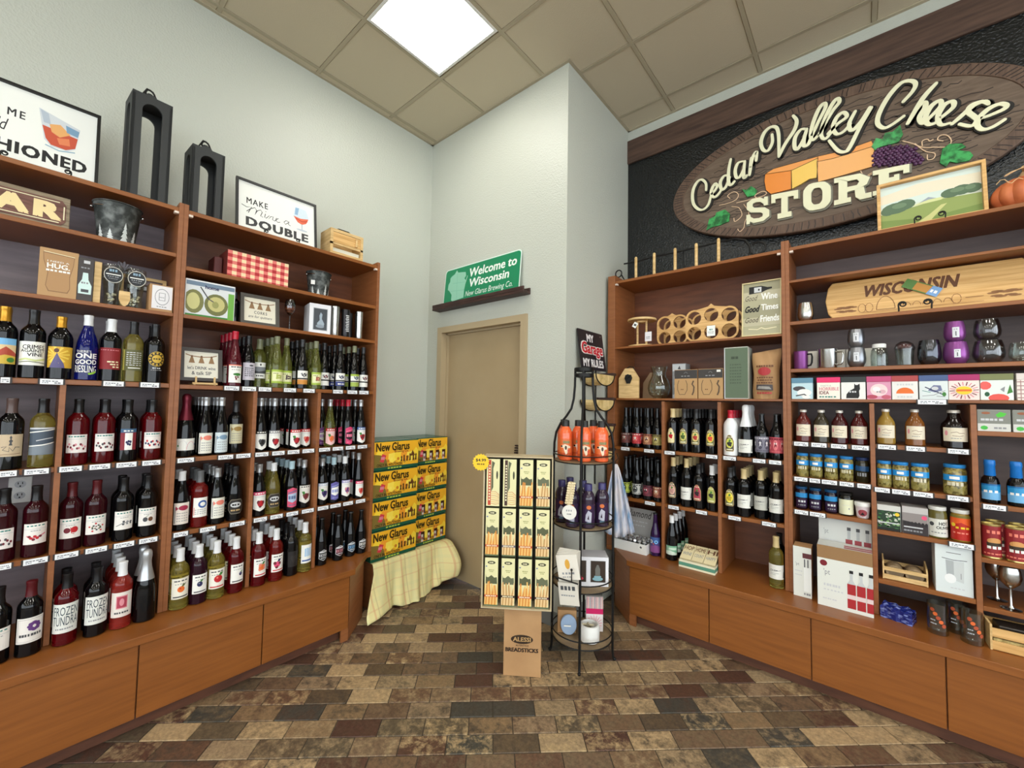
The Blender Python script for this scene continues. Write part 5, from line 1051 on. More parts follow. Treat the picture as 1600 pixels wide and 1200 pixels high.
for s, r, h, m, lb in ((1.302, 0.031, 0.197, STEEL, 'left tall steel tumbler beside the window box'), (1.377, 0.028, 0.19, mat('black steel', (46,44,46), 0.25, 0.7), 'middle dark lettered tumbler between steel ones'), (1.425, 0.022, 0.18, mat('black steel', (46,44,46), 0.25, 0.7), 'slim dark tumbler set back beside the lettered one'), (1.476, 0.028, 0.192, STEEL, 'right tall steel tumbler nearest the end upright')):
    loc, rz = at('L', s, 0.05 if r > 0.025 else 0.09, 1.9175); t = thing('steel_tumbler', lb, 'tumbler', loc, rz, 'tall tumblers')
    MB().lathe([(r*0.86,0),(r*0.92,0.004),(r*0.9,h*0.35),(r,h*0.75),(r*1.02,h),(r*0.96,h),(r*0.94,h*0.8),(r*0.82,0.01),(0,0.01)], 24).build('cup', m, t)
    if 'middle' in lb:
        d = D(0.03, 0.13, None); [d.rect(0.1 if i % 2 else 0.2, 0.06+i*0.09, 0.9, 0.11+i*0.09, 'lgrey', same=i > 0) for i in range(10)]; d.build('lettering', GLOSS, t, cyl=r*1.0+0.001, off=(0, 0, 0.03))

# --- right unit, upper boards
t0 = at('R', -0.95, 0.08, 2.4425); t = thing('wine_rack', 'black iron rack with pale wooden pegs on top of the right shelves', 'rack', t0[0], 0)
x0 = -0.95
mb = MB(); mb.tube([(-1.40-x0, 0, 0.15), (-1.30-x0, 0, 0.145), (-1.15-x0, 0.0, 0.155), (-1.0-x0, 0, 0.15), (-0.85-x0, 0, 0.152), (-0.72-x0, 0, 0.155), (-0.62-x0, 0, 0.155), (-0.56-x0, 0, 0.13), (-0.535-x0, 0, 0.085), (-0.53-x0, 0.0, 0.03)]+[(-0.49-x0+0.045*math.cos(a), 0, 0.06+0.04*math.sin(a)) for a in [PI+0.5+k*0.55 for k in range(10)]], 0.006, 8)
mb.tube([(-1.445-x0+0.026*math.cos(a), 0, 0.080+0.028*math.sin(a)) for a in [k*2*PI/14 for k in range(14)]], 0.005, 8, closed=True)
mb.tube([(-1.42-x0, 0, 0.065), (-1.395-x0, 0, 0.02), (-1.2-x0, 0, 0.009), (-0.9-x0, 0, 0.009), (-0.6-x0, 0, 0.009), (-0.53-x0, 0, 0.02)], 0.006, 8); mb.tube([(-0.955-x0, 0.03, 0.008), (-0.955-x0, 0.02, 0.15)], 0.005, 8)
mb.tube([(-0.535-x0, 0, 0.05), (-0.545-x0, -0.02, 0.004)], 0.002, 6)
mb.build('iron_bar', BLACKM, t)
for s in (-1.293, -1.152, -1.0, -0.856, -0.714):
    m_ = MB(); m_.lathe([(0.0095,0.004),(0.0105,0.01),(0.0105,0.168),(0.006,0.175),(0,0.175)], 12, M=Matrix.Translation((s-x0, -0.02, 0))); m_.build('wooden_peg', PINE, t)
# painting and pumpkin on top
a = D(0.37, 0.245, (206,214,196)); a.poly([(0,0.5),(1,0.5),(1,1),(0,1)],(204,218,210)); a.poly([(0,0.6),(0.5,0.66),(1,0.62),(1,0.86),(0.4,0.92),(0,0.8)],(222,214,190)); a.poly([(0.38,0.44),(0.5,0.56),(0.66,0.44)],(150,160,170)); a.poly([(0,0),(1,0),(1,0.42),(0.6,0.46),(0.3,0.4),(0,0.36)],(140,156,88)); a.poly([(0.3,0.42),(0.62,0.44),(0.7,0.5),(0.5,0.5)],(206,210,150)); a.poly([(0,0),(1,0),(1,0.18),(0.5,0.1),(0,0.22)],(118,140,72)); a.poly([(0.35,0),(0.5,0),(0.6,0.2),(0.68,0.34),(0.62,0.33),(0.5,0.16)],(196,196,130))
for cx, cy, rx, ry in ((0.16,0.46,0.15,0.13),(0.26,0.5,0.11,0.12),(0.08,0.42,0.08,0.1),(0.72,0.54,0.1,0.1),(0.82,0.56,0.1,0.11),(0.92,0.55,0.09,0.1)): a.ell(cx,cy,rx,ry,(84,108,82),14)
for cx, cy, rx, ry in ((0.2,0.5,0.08,0.06),(0.78,0.58,0.07,0.05),(0.9,0.58,0.05,0.05)): a.ell(cx,cy,rx,ry,(106,130,100),12)
framed('R', 0.283, 0.10, 2.449, 0.40, 0.275, 'green meadow painting in pale wood frame before the oval sign', a, 0.014, (176,160,110), -0.10, name='painting', fm=BAMBOO, dp=0.03)
easel('R', 0.28, 0.08, 2.4425, 0.11, 0.1, 'black wire easel under the meadow painting', curl=0.014, dp=0.06)
loc, rz = at('R', 0.605, 0.14, 2.4425); t = thing('pumpkin', 'orange ribbed pumpkin at the right end of top shelf', 'pumpkin', loc, rz)
vs = []; fs = []; nA, nB = 48, 14
for i in range(nB+1):
    th = PI*i/nB
    for j in range(nA):
        ph = 2*PI*j/nA; rib = 1-0.09*abs(math.cos(ph*6))**0.6*math.sin(th)**0.7 if False else 1-0.10*(1-abs(math.sin(ph*6)))**1.5*math.sin(th)**0.6
        r = 0.112*rib; z = 0.093*(1-math.cos(th)*(1-0.18*math.sin(th)))
        rr = r*max(0.02, math.sin(th))**0.8
        if th < 0.5 or th > PI-0.5: z += (0.018 if th < 0.5 else -0.018)*(1-min(th, PI-th)/0.5)
        vs.append((rr*math.cos(ph), rr*math.sin(ph), z))
for i in range(nB):
    for j in range(nA): fs.append((i*nA+j, i*nA+(j+1) % nA, (i+1)*nA+(j+1) % nA, (i+1)*nA+j))
zmin = min(v[2] for v in vs); vs = [(x, y, z-zmin) for x, y, z in vs]
MB().add(vs, fs, None, True).build('pumpkin_body', noisecol(mat('orange pumpkin rind', 'orange', 0.5), (176,84,48), (212,122,74), (1, 1, 1), 9, 4), t)
mb = MB(); mb.tube([(0,0,0.165),(0.006,-0.01,0.19),(0.0,-0.03,0.205)], [0.016,0.010,0.012], 8); mb.build('stem', mat('dry stem', (170,140,100), 0.7), t)
mb = MB(); mb.tube([(-0.02-0.05*math.sin(k*0.5), -0.06-0.002*k, 0.175+0.012*math.cos(k*0.9)) for k in range(10)], 0.002, 5); mb.tube([(-0.02-0.012*k, -0.1-0.003*k+0.01*math.sin(k), 0.12+0.012*math.sin(k*1.4)) for k in range(8)], 0.002, 5)
mb.build('tendril', mat('pale tendril', (214,176,130), 0.6), t)
# row z 1.929
loc, rz = at('R', -1.27, 0.12, 1.9295); t = thing('bottle_stand', 'round pale wooden bottle stand with two posts', 'stand', loc, rz)
MB().lathe([(0,0),(0.1,0),(0.102,0.004),(0.1,0.012),(0,0.012)], 28).build('base', PINE, t)
for sx in (-0.035, 0.035): MB().lathe([(0.008,0.012),(0.008,0.20),(0,0.20)], 10, M=Matrix.Translation((sx, 0, 0))).build('post', PINE, t)
mb = MB(); mb.lathe([(0.035,0.20),(0.105,0.20),(0.107,0.205),(0.105,0.215),(0.035,0.215),(0.035,0.20)], 28, cap=False); mb.build('top_ring', PINE, t)
D(0.032, 0.04, 'white').rect(0.2,0.3,0.8,0.7,'dgrey').build('square_tag', PRINT, t, M=Matrix.Translation((-0.02, -0.105, 0.14)) @ Matrix.Rotation(0.6, 4, 'Y'))
MB().tube([(0.078,-0.06,0.2),(0.08,-0.075,0.14),(0.08,-0.078,0.10)], 0.001, 5).build('tag_string', BLACKM, t)
D(0.05, 0.07, (226,222,224)).squig(0.2,0.4,0.8,0.5,'grey',3).squig(0.2,0.25,0.8,0.32,'grey',4).build('string_tag', PRINT, t, off=(0.082, -0.08, 0.03))
def woodrack(s, d, nx, label, dr, crown):
    loc, rz = at('R', s, d, 1.9295, dr); t = thing('wooden_bottle_rack', label, 'rack', loc, rz, 'wooden six bottle racks', )
    p = 0.108; W2 = nx*p/2; R1, R0 = 0.057, 0.045
    def plate(y0, y1, nme):
        cu = bpy.data.curves.new('rack', 'CURVE'); cu.dimensions = '2D'; cu.fill_mode = 'BOTH'; cu.extrude = (y1-y0)/2; cu.bevel_depth = 0.0
        cen = [(-W2+p*(i+0.5), 0.058+0.105*j+(0.016 if j and nx > 2 and i == 1 else 0)) for i in range(nx) for j in range(2)]
        def spl(pts):
            sp_ = cu.splines.new('POLY'); sp_.points.add(len(pts)-1)
            for q, (x, z) in zip(sp_.points, pts): q.co = (x, z, 0, 1)
            sp_.use_cyclic_u = True
        out = []
        zt0 = 0.163
        def arc_(cx, cz, a0, a1, n=7): return [(cx+R1*math.cos(R(a0+(a1-a0)*k/(n-1))), cz+R1*math.sin(R(a0+(a1-a0)*k/(n-1)))) for k in range(n)]
        xl, xr = -W2+p/2, W2-p/2
        out += arc_(xl, 0.058, 180, 285); 
        for i in range(1, nx-1): out += arc_(-W2+p*(i+0.5), 0.058, 245, 295, 5)
        out += arc_(xr, 0.058, 255, 360); out += arc_(xr, zt0, 0, 105 if nx > 2 else 100)
        out += [(0.05, 0.226), (0.02, 0.232), (0.0, 0.25), (-0.02, 0.232), (-0.05, 0.226)] if nx > 2 else [(0.03, 0.218), (0.014, 0.225), (0, 0.236), (-0.014, 0.225), (-0.03, 0.218)]
        out += arc_(xl, zt0, 75 if nx > 2 else 80, 180)
        spl(out)
        for cx, cz in cen:
            spl([(cx+R0*math.cos(-2*PI*k/22), min(cz, 0.174)+R0*math.sin(-2*PI*k/22)) for k in range(22)])
        o = bpy.data.objects.new('t', cu); me = bpy.data.meshes.new_from_object(o); bpy.data.objects.remove(o)
        for v in me.vertices: x, z, y = v.co.x, v.co.y, v.co.z; v.co = (x, (y0+y1)/2-y, z)
        me.materials.clear(); me.materials.append(BAMBOO); ob = bpy.data.objects.new(nme, me); COL.objects.link(ob); ob.parent = t; return ob
    plate(-0.01, 0.008, 'front_board'); plate(0.13, 0.148, 'back_board')
    for x in (-W2+0.01, W2-0.01): MB().lathe([(0.007,0),(0.007,0.122)], 10, M=Matrix.Translation((x, 0.13, 0.112)) @ Matrix.Rotation(PI/2, 4, 'X')).build('dowel', PINE, t)
    return t
woodrack(-1.047, 0.14, 2, 'left wooden bottle rack, four holes showing', 0.0, 0)
t = woodrack(-0.760, 0.06, 3, 'right wooden bottle rack with six holes and white tag', 0.0, 0)
D(0.052, 0.07, (232,236,232)).squig(0.3,0.55,0.7,0.68,'teal',3).squig(0.15,0.35,0.85,0.42,'grey',5).squig(0.2,0.22,0.8,0.27,'grey',5).build('price_card', PRINT, t, off=(0.0, -0.014, 0.03))
a = D(0.2, 0.335, (164,160,130))
for i in range(6): a.rect(0, i/6+0.005, 1, (i+1)/6-0.005, ((170,166,136), (184,178,150), (156,152,124))[i % 3], same=i > 0)
a.poly([(0.16,0.79),(0.5,0.8),(0.66,0.84),(0.78,0.855),(0.78,0.885),(0.66,0.89),(0.5,0.93),(0.16,0.93)],'black'); a.rect(0.3,0.81,0.5,0.91,'lgrey'); a.ell(0.43,0.86,0.025,0.02,'black')
a.text('Good',0.06,0.66,0.4,0.76,(60,50,40),0,0.4); a.text('Wine',0.5,0.66,0.92,0.78,'white',0.03); a.text('Good',0.06,0.44,0.46,0.56,'black',0.04,0.4); a.text('Times',0.5,0.46,0.94,0.57,'white',0.03); a.text('Good',0.06,0.24,0.44,0.34,(60,50,40),0,0.4); a.text('Friends',0.48,0.24,0.96,0.36,'white',0.03); a.line([(0.15,0.12),(0.4,0.1),(0.5,0.13),(0.6,0.1),(0.9,0.12)],0.015,'cream')
framed('R', -0.465, 0.03, 1.9295, 0.212, 0.345, 'good wine good times good friends plank sign', a, 0.006, (214,200,150), -0.07)
# row z 1.539
loc, rz = at('R', -1.335, 0.03, 1.5395, 0.05); t = thing('opener_house', 'pale wooden house shaped board with black bottle opener', 'opener', loc, rz)
MB().prism([(-0.078,0),(0.078,0),(0.078,0.15),(0.03,0.225),(-0.03,0.225),(-0.078,0.15)], 0.0, 0.016).build('board', PINE, t)
MB().prism([(-0.02,0.175),(0.02,0.175),(0.028,0.15),(0.012,0.11),(-0.012,0.11),(-0.028,0.15)], -0.012, 0.0).lathe([(0.014,0),(0.014,0.01),(0,0.01)], 12, M=Matrix.Translation((0,-0.01,0.165)) @ Matrix.Rotation(PI/2,4,'X')).build('bottle_opener', BLACKM, t)
MB().tube([(-0.02,0.01,0.225),(0.0,0.02,0.24),(0.03,0.02,0.235),(0.035,0.02,0.215)], 0.004, 6).build('twine', BLACKM, t)
loc, rz = at('R', -1.225, 0.195, 1.5415); t = thing('opener_house', 'second house shaped board standing half hidden behind the vase', 'opener', loc, rz, tilt=-0.1)
MB().prism([(-0.07,0),(0.07,0),(0.07,0.12),(0.02,0.2),(-0.02,0.2),(-0.07,0.12)], 0.0, 0.014).build('board', mat('greyed plywood', (150,120,90), 0.6), t)
loc, rz = at('R', -1.125, 0.086, 1.5395); t = thing('glass_vase', 'clear round bellied glass vase with flared rim', 'vase', loc, rz)
MB().lathe([(0.04,0),(0.045,0.003),(0.07,0.03),(0.08,0.075),(0.072,0.12),(0.052,0.16),(0.048,0.185),(0.058,0.215),(0.062,0.232),(0.059,0.233),(0.055,0.215),(0.045,0.185),(0.049,0.16),(0.069,0.12),(0.077,0.075),(0.067,0.032),(0.042,0.008),(0,0.008)], 28).build('glass', CLEAR, t)
a = D(0.09, 0.25, (150,154,158)); [a.ell(0.3+0.4*(i % 2), 0.1+0.13*i, 0.2, 0.08, (90,94,100) if i % 2 else (196,200,204), 9) for i in range(7)]; a.rect(0,0.8,1,1,(206,210,212)); a.poly([(0.4,0.86),(0.55,0.96),(0.65,0.85)],'dgrey'); a.rect(0,0,1,0.12,'lgrey')
carton('R', -1.006, 0.155, 1.539, 0.095, 0.1, 0.255, 'tall grey and white patterned box next to the vase', col=(170,172,174), front=a, name='patterned_box')
for s, lb in ((-0.916, 'left black and kraft wine glass set box'), (-0.759, 'right black and kraft wine glass set box with price sticker')):
    a = D(0.15, 0.195, (182,144,96)); a.rect(0,0.7,1,1,(58,54,52)); a.squig(0.3,0.77,0.7,0.8,'grey',3); a.line([(0.42,0.88),(0.5,0.93),(0.58,0.88)],0.01,'grey')
    a.line([(0.2,0.64),(0.14,0.5),(0.14,0.3),(0.22,0.14),(0.46,0.14),(0.56,0.3),(0.56,0.5),(0.5,0.64)],0.018,(70,56,44)); a.line([(0.84,0.62),(0.78,0.5),(0.86,0.4),(0.84,0.24),(0.78,0.12)],0.05,(90,70,52)); a.squig(0.28,0.3,0.42,0.33,'brown',2)
    if 'right' in lb: a.rect(0.76,0.9,0.92,0.97,'white')
    carton('R', s, 0.02, 1.539, 0.152, 0.13, 0.198, lb, m=KRAFT, front=a, name='glass_set_box', group='black and kraft boxes')
a = D(0.135, 0.325, (90,106,84)); a.squig(0.3,0.78,0.66,0.83,(60,72,56),2); [a.squig(0.24,0.66-i*0.06,0.74,0.68-i*0.06,(70,84,66),5) for i in range(7)]; a.rect(0,0,0.04,1,'lgrey'); a.rect(0,0,1,0.012,'lgrey')
carton('R', -0.607, 0.02, 1.539, 0.136, 0.13, 0.33, 'tall sage green bottle gift box', col=(196,200,188), front=a, name='bottle_gift_box')
loc, rz = at('R', -0.452, 0.07, 1.5395, 0.06); t = thing('kraft_bag', 'crumpled kraft snack bag with red crest and clear window', 'bag', loc, rz)
vs = []; fs = []; n1, n2 = 14, 12
for side_ in (-1, 1):
    for j in range(n2+1):
        v = j/n2; wv = 0.066+0.010*v+0.003*math.sin(v*9); th = 0.045*math.sin(PI*min(1, 0.15+v*0.85))**0.7 if v < 1 else 0.002
        if v == 0: th = 0.035
        for i in range(n1+1):
            u = i/n1*2-1; e = (1-u*u)**0.5 if abs(u) < 1 else 0
            vs.append((u*wv+0.008*v, side_*th*e+0.004*math.sin(u*7+v*11)*e, v*0.30+0.012*v*u))
N_ = (n1+1)*(n2+1)
for b in (0, 1):
    for j in range(n2):
        for i in range(n1):
            q = b*N_+j*(n1+1)+i; fs.append((q, q+1, q+n1+2, q+n1+1))
for i in range(n1): fs.append((i, i+1, N_+i+1, N_+i)); q = n2*(n1+1)+i; fs.append((q, q+1, N_+q+1, N_+q))
MB().add(vs, fs, None, True).build('bag_body', KRAFT, t)
a = D(0.115, 0.2, None); a.text('RANDOM POINT',0.1,0.9,0.92,0.97,'brown',0.02) if False else a.squig(0.1,0.9,0.92,0.96,'brown',7)
a.ell(0.48,0.77,0.3,0.13,(168,44,48),14); a.squig(0.12,0.56,0.9,0.6,'brown',7); a.squig(0.16,0.48,0.84,0.52,'brown',6); a.squig(0.1,0.4,0.88,0.44,'brown',7); a.poly([(0.08,0.2),(0.88,0.18),(0.86,0.36),(0.1,0.37)],(70,62,62)); a.poly([(0.14,0.24),(0.8,0.22),(0.7,0.3),(0.2,0.32)],(150,146,140)); a.squig(0.14,0.08,0.84,0.13,(168,44,48),6)
a.build('bag_print', PRINT, t, cyl=0.09, off=(0, 0.034, 0.015), prof=lambda y: 0.09)

# --- counter of the right unit A
loc, rz = at('R', -1.302, -0.03, 0.4305); t = thing('display_carton', 'white open display carton with diamond print on raised lid', 'display box', loc, rz)
W_, DP = 0.262, 0.17
MB().box(-W_/2, 0, 0, W_/2, DP, 0.004).box(-W_/2, 0, 0.004, W_/2, 0.004, 0.07).box(-W_/2, DP-0.004, 0.004, W_/2, DP, 0.07).box(-W_/2, 0.004, 0.004, -W_/2+0.004, DP-0.004, 0.07).box(W_/2-0.004, 0.004, 0.004, W_/2, DP-0.004, 0.07).build('tray', WHITEP, t)
a = D(0.24, 0.2, (176,174,172)); a.text('diamond',0.12,0.68,0.9,0.94,'black',0,0.3); a.squig(0.2,0.5,0.8,0.54,'lgrey',6); a.squig(0.3,0.36,0.72,0.4,'lgrey',5)
a.build('printed_lid', PRINT, t, M=Matrix.Translation((0, DP, 0.07)) @ Matrix.Rotation(-0.12, 4, 'X')); MB().box(-0.12, 0.0005, 0, 0.12, 0.004, 0.2, M=Matrix.Translation((0, DP, 0.07)) @ Matrix.Rotation(-0.12, 4, 'X')).build('lid_card', WHITEP, t)
D(0.035, 0.035, 'white').rect(0.3,0.3,0.7,0.65,'dgrey').build('swing_tag', PRINT, t, M=Matrix.Translation((0.085, -0.006, 0.035)) @ Matrix.Rotation(0.5, 4, 'Y'))
GEM = mat('diamond stopper glass', (206,208,214), 0.05, 0.7)
pg = None
ORD = ['leftmost', 'second', 'third', 'middle', 'fifth', 'sixth', 'rightmost']
def STL(i, j): return '%s faceted glass stopper in the %s row of the white display carton' % (ORD[i], ('front', 'middle', 'back')[j])
for j in range(3):
    for i in range(7):
        x = -0.115+i*0.038+(0.01 if j % 2 else 0); y = 0.03+j*0.05
        loc2, rz2 = at('R', -1.302+x*0.93, -0.03+y, 0.4355)
        if pg is None:
            pg = thing('bottle_stopper', STL(0, 0), 'stopper', loc2, 0, 'glass stoppers in the display carton')
            MB().lathe([(0.012,0),(0.0125,0.002),(0.0125,0.05),(0.005,0.054)], 10).build('plug', STEEL, pg); g_ = MB().lathe([(0.003,0.054),(0.017,0.072),(0.011,0.081),(0,0.081)], 8); g_.sm = [False]*len(g_.sm); g_.build('gem', GEM, pg)
        else: dup(pg, loc2, STL(i, j), 'glass stoppers in the display carton', rotz=rn.uniform(0, 2))
loc, rz = at('R', -0.828, -0.06, 0.4305, 0.0); t = thing('plaque_stack', 'shallow box of cream lettered home plaques on the right counter', 'display box', loc, rz)
MB().box(-0.11, 0, 0, 0.11, 0.15, 0.012, (226,220,190)).box(-0.11, 0, 0.012, 0.11, 0.15, 0.034, (86,142,118)).box(-0.11, 0, 0.034, 0.11, 0.15, 0.046, (226,220,190)).build('tray', PRINT, t)
for i in range(3):
    a = D(0.07, 0.14, (222,208,166)); a.text(('HOP', 'HOME', 'HI')[i],0.08,0.62,0.92,0.88,'brown',0.02); a.text(('WINE', 'COUNT', 'HAPPY')[i],0.1,0.26,0.9,0.46,'grey',0.01)
    M_ = Matrix.Translation((-0.073+0.073*i, 0.012, 0.054)) @ Matrix.Rotation(-1.12, 4, 'X')
    a.build('plaque_face', PRINT, t, M=M_); MB().box(-0.035, 0.0005, 0, 0.035, 0.006, 0.14, (206,190,150), M=M_).build('plaque', PRINT, t)

# --- right unit B
loc, rz = at('R', 0.235, 0.09, 2.0065, 0); t = thing('bamboo_board', 'long bamboo serving board with burnt Wisconsin lettering', 'board', loc, rz, tilt=-0.16)
hw, hh = 0.375, 0.215
q = [(-hw+0.02, 0), (hw-0.02, 0), (hw, 0.03), (hw+0.012, hh/2), (hw, hh-0.03), (hw-0.02, hh), (-hw+0.02, hh), (-hw, hh-0.03), (-hw-0.012, hh/2), (-hw, 0.03)]
o = MB().prism(q, 0.0, 0.02).build('board', BAMBOO, t); m_ = o.modifiers.new('b', 'BEVEL'); m_.width = 0.004; m_.segments = 2
a = D(0.75, 0.215, None); a.text('WISCONSIN',0.22,0.5,0.70,0.80,(96,56,30),0.04,0.3); 
for x in (0.08, 0.13, 0.86, 0.92): cluster(a, x, 0.22, 0.02, 0.1, (140,96,56), None, 5, 0.028)
a.arc(0.33,0.12,0.05,0.34,0,180,0.012,(120,76,44)); a.line([(0.28,0.12),(0.38,0.12)],0.012,(120,76,44)); [a.arc(x,0.2,0.022,0.12,0,350,0.01,(130,86,50)) for x in (0.24,0.2,0.68)]; [a.arc(0.44+0.05*i,0.14,0.02,0.1,0,180,0.01,(130,86,50)) for i in range(5)]; a.line([(0.72,0.2),(0.8,0.2)],0.012,(130,86,50)); a.line([(0.2,0.08),(0.8,0.08)],0.008,(150,106,66))
a.build('burnt_drawing', PAINT, t, off=(0, -0.0005, 0))
D(0.15, 0.05, (90,130,70)).poly([(0.3,0.1),(0.75,0.1),(0.8,0.9),(0.3,0.9)],(196,140,70)).poly([(0.7,0),(1,0),(1,1),(0.74,1)],(120,160,206)).squig(0.76,0.3,0.96,0.6,'white',2).build('paper_sleeve', GLOSS, t, M=Matrix.Translation((0.0, -0.006, 0.10)) @ Matrix.Rotation(0.55, 4, 'Y'))
easel('R', 0.215, 0.055, 1.9965, 0.12, 0.12, 'black curled wire easel holding the bamboo board', curl=0.016, r=0.0035, dp=0.115)
PURP = mat('purple enamel steel', (132,72,136), 0.3, 0.55); GREYS = mat('grey steel', (140,142,148), 0.28, 0.9)
def cup(s, d, z, kind, m, label, r=0.043, h=0.1, group=None, flip=False):
    loc, rz = at('R', s, d, z+0.0005); t = thing('stemless_cup' if kind != 'mug' else 'mug', label, 'cup' if kind != 'mug' else 'mug', loc, rz, group)
    if kind == 'mug': pr = [(r*0.92,0),(r*0.95,0.003),(r*0.97,h*0.96),(r,h),(r*0.93,h),(r*0.9,0.01),(0,0.01)]
    else: pr = [(r*0.62,0),(r*0.7,0.003),(r*0.95,h*0.25),(r,h*0.42),(r*0.93,h*0.75),(r*0.8,h),(r*0.76,h),(r*0.88,h*0.74),(r*0.94,h*0.42),(r*0.88,h*0.25),(r*0.55,0.01),(0,0.01)]
    if flip: pr = [(r_, h-z_) for r_, z_ in pr]
    MB().lathe(pr, 26).build('body', m, t)
    if kind == 'mug': MB().tube([(r*0.9,-0.01,h*0.82),(r*1.45,-0.02,h*0.82),(r*1.55,-0.02,h*0.65),(r*1.5,-0.02,h*0.35),(r*1.35,-0.02,h*0.2),(r*0.95,-0.01,h*0.18)], 0.005, 8).build('handle', BLACKM if m is PURP else m, t)
    return t
cup(-0.245, 0.07, 1.996, 'cup', STEEL, 'lone brushed steel stemless cup left of the bamboo board', 0.04, 0.112)
cup(-0.27, 0.06, 1.716, 'mug', PURP, 'purple steel mug at the left end of the mug shelf', 0.036, 0.105)
cup(-0.145, 0.06, 1.716, 'mug', STEEL, 'plain silver steel mug next to the purple mug', 0.046, 0.11)
for s, w_, lb in ((-0.235, 0.08, 'white box behind the purple mug'), (-0.105, 0.085, 'white box behind the silver mug'), (-0.0, 0.135, 'white box behind the stacked grey cups')): carton('R', s, 0.115, 1.716, w_, 0.1, 0.11, lb, col=(214,208,196), name='white_box')
def sticker(t, r, z, w=0.024, h=0.05): D(w, h, (206,208,212)).squig(0.2,0.75,0.8,0.85,'grey',2).rect(0.42,0.15,0.58,0.6,'dgrey').build('sticker', GLOSS, t, cyl=r, off=(0, 0, z))
t = cup(-0.018, 0.06, 1.716, 'cup', GREYS, 'lower grey steel cup of the stacked pair', 0.042, 0.108); sticker(t, 0.0425, 0.03)
t = cup(-0.018, 0.06, 1.8248, 'cup', GREYS, 'upper grey steel cup of the stacked pair', 0.038, 0.1); sticker(t, 0.0385, 0.03)
loc, rz = at('R', 0.076, 0.06, 1.7165); t = thing('glass_jar', 'small clear glass jar with white lid', 'jar', loc, rz)
MB().lathe([(0.032,0),(0.036,0.003),(0.037,0.06),(0.033,0.09),(0.026,0.1),(0.024,0.1),(0.031,0.088),(0.034,0.06),(0.033,0.008),(0,0.008)], 22).build('glass', CLEAR, t); MB().lathe([(0.028,0.1),(0.029,0.103),(0.029,0.12),(0.026,0.122),(0,0.122)], 20).build('lid', WHITEP, t)
loc, rz = at('R', 0.175, 0.06, 1.7165); t = thing('domed_tumbler', 'short glass with clear domed lid and maroon cup inside', 'glass', loc, rz)
MB().lathe([(0.03,0),(0.033,0.003),(0.036,0.06),(0.039,0.085),(0.037,0.085),(0.034,0.06),(0.03,0.008),(0,0.008)], 22).build('glass', CLEAR, t); MB().lathe([(0.04,0.085),(0.041,0.092),(0.033,0.115),(0.016,0.127),(0,0.129)], 22).build('dome_lid', SMOKE, t); MB().lathe([(0.022,0.088),(0.03,0.095),(0.024,0.112),(0,0.12)], 18).build('maroon_cup', mat('maroon lacquer', (96,36,40), 0.3), t)
t = cup(0.265, 0.06, 1.716, 'cup', mat('gun metal', (84,86,92), 0.12, 0.9), 'gunmetal mirror stemless cup left of the purple cups', 0.045, 0.125)
t = cup(0.357, 0.06, 1.716, 'cup', PURP, 'lower purple stemless cup of the pair', 0.046, 0.108, flip=False); sticker(t, 0.0465, 0.03, 0.022, 0.04)
t = cup(0.355, 0.06, 1.8248, 'cup', PURP, 'upper purple stemless cup of the pair', 0.039, 0.1); sticker(t, 0.0395, 0.02)
t = cup(0.465, 0.07, 1.716, 'cup', SMOKE, 'lower big clear stemless glass of the pair', 0.054, 0.108)
t = cup(0.463, 0.07, 1.8248, 'cup', SMOKE, 'upper big clear stemless glass of the pair', 0.046, 0.1)
o = MB().lathe([(0,0),(0.042,0),(0.044,0.02),(0,0.02)], 20).build('coaster', KRAFT); 
bpy.data.objects.remove(o)
cup(0.563, 0.06, 1.716, 'cup', CLEAR, 'clear crinkled glass at the right frame edge', 0.04, 0.09)
# gift boxes row
def gb(i, s, w, label, lidc, bg, fn):
    d = D(w, 0.09, bg); fn(d); carton('R', s, 0.012, 1.54, w, 0.1, 0.122, label, col=bg, front=d, lid=(0.24, lidc), name='gift_box')
gb(0, -0.262, 0.1, 'gift box with sky blue lid and bird print', (92,136,160), (186,214,222), lambda d: (d.ell(0.36,0.66,0.3,0.16,(70,66,70),12), d.ell(0.6,0.4,0.34,0.24,'white',14), d.line([(0.2,0.2),(0.6,0.3),(0.85,0.05)],0.08,'dgrey'), d.ell(0.7,0.12,0.2,0.1,'white')))
gb(1, -0.141, 0.102, 'gift box with hot pink lid and horrible idea text', (222,44,104), (238,232,220), lambda d: (d.text("THAT'S A",0.14,0.78,0.62,0.88,'grey'), d.text('HORRIBLE',0.1,0.54,0.95,0.74,'rose',0.03), d.text('IDEA',0.1,0.3,0.52,0.5,'maroon',0.02), d.squig(0.1,0.1,0.85,0.18,'teal',6)))
def catf(d):
    d.poly([(0.2,0.06),(0.7,0.06),(0.75,0.2),(0.74,0.5),(0.78,0.62),(0.76,0.94),(0.68,0.86),(0.6,0.86),(0.55,0.96),(0.54,0.66),(0.34,0.5),(0.22,0.3)],'black'); d.squig(0.34,0.4,0.66,0.5,'lgrey',3)
gb(2, -0.034, 0.102, 'gift box with black patterned lid and sitting cat', (44,50,50), (230,230,226), catf)
gb(3, 0.07, 0.095, 'pink and white blossom patterned gift box', (186,70,116), (214,150,176), lambda d: (d.ell(0.5,0.55,0.36,0.36,(232,208,208),16), d.ell(0.4,0.6,0.16,0.14,'white'), d.ell(0.65,0.45,0.14,0.12,(214,170,180)), d.ell(0.2,0.15,0.24,0.12,(176,70,90)), d.ell(0.8,0.14,0.2,0.12,(190,90,110)), d.squig(0.4,0.4,0.6,0.48,'grey',2)))
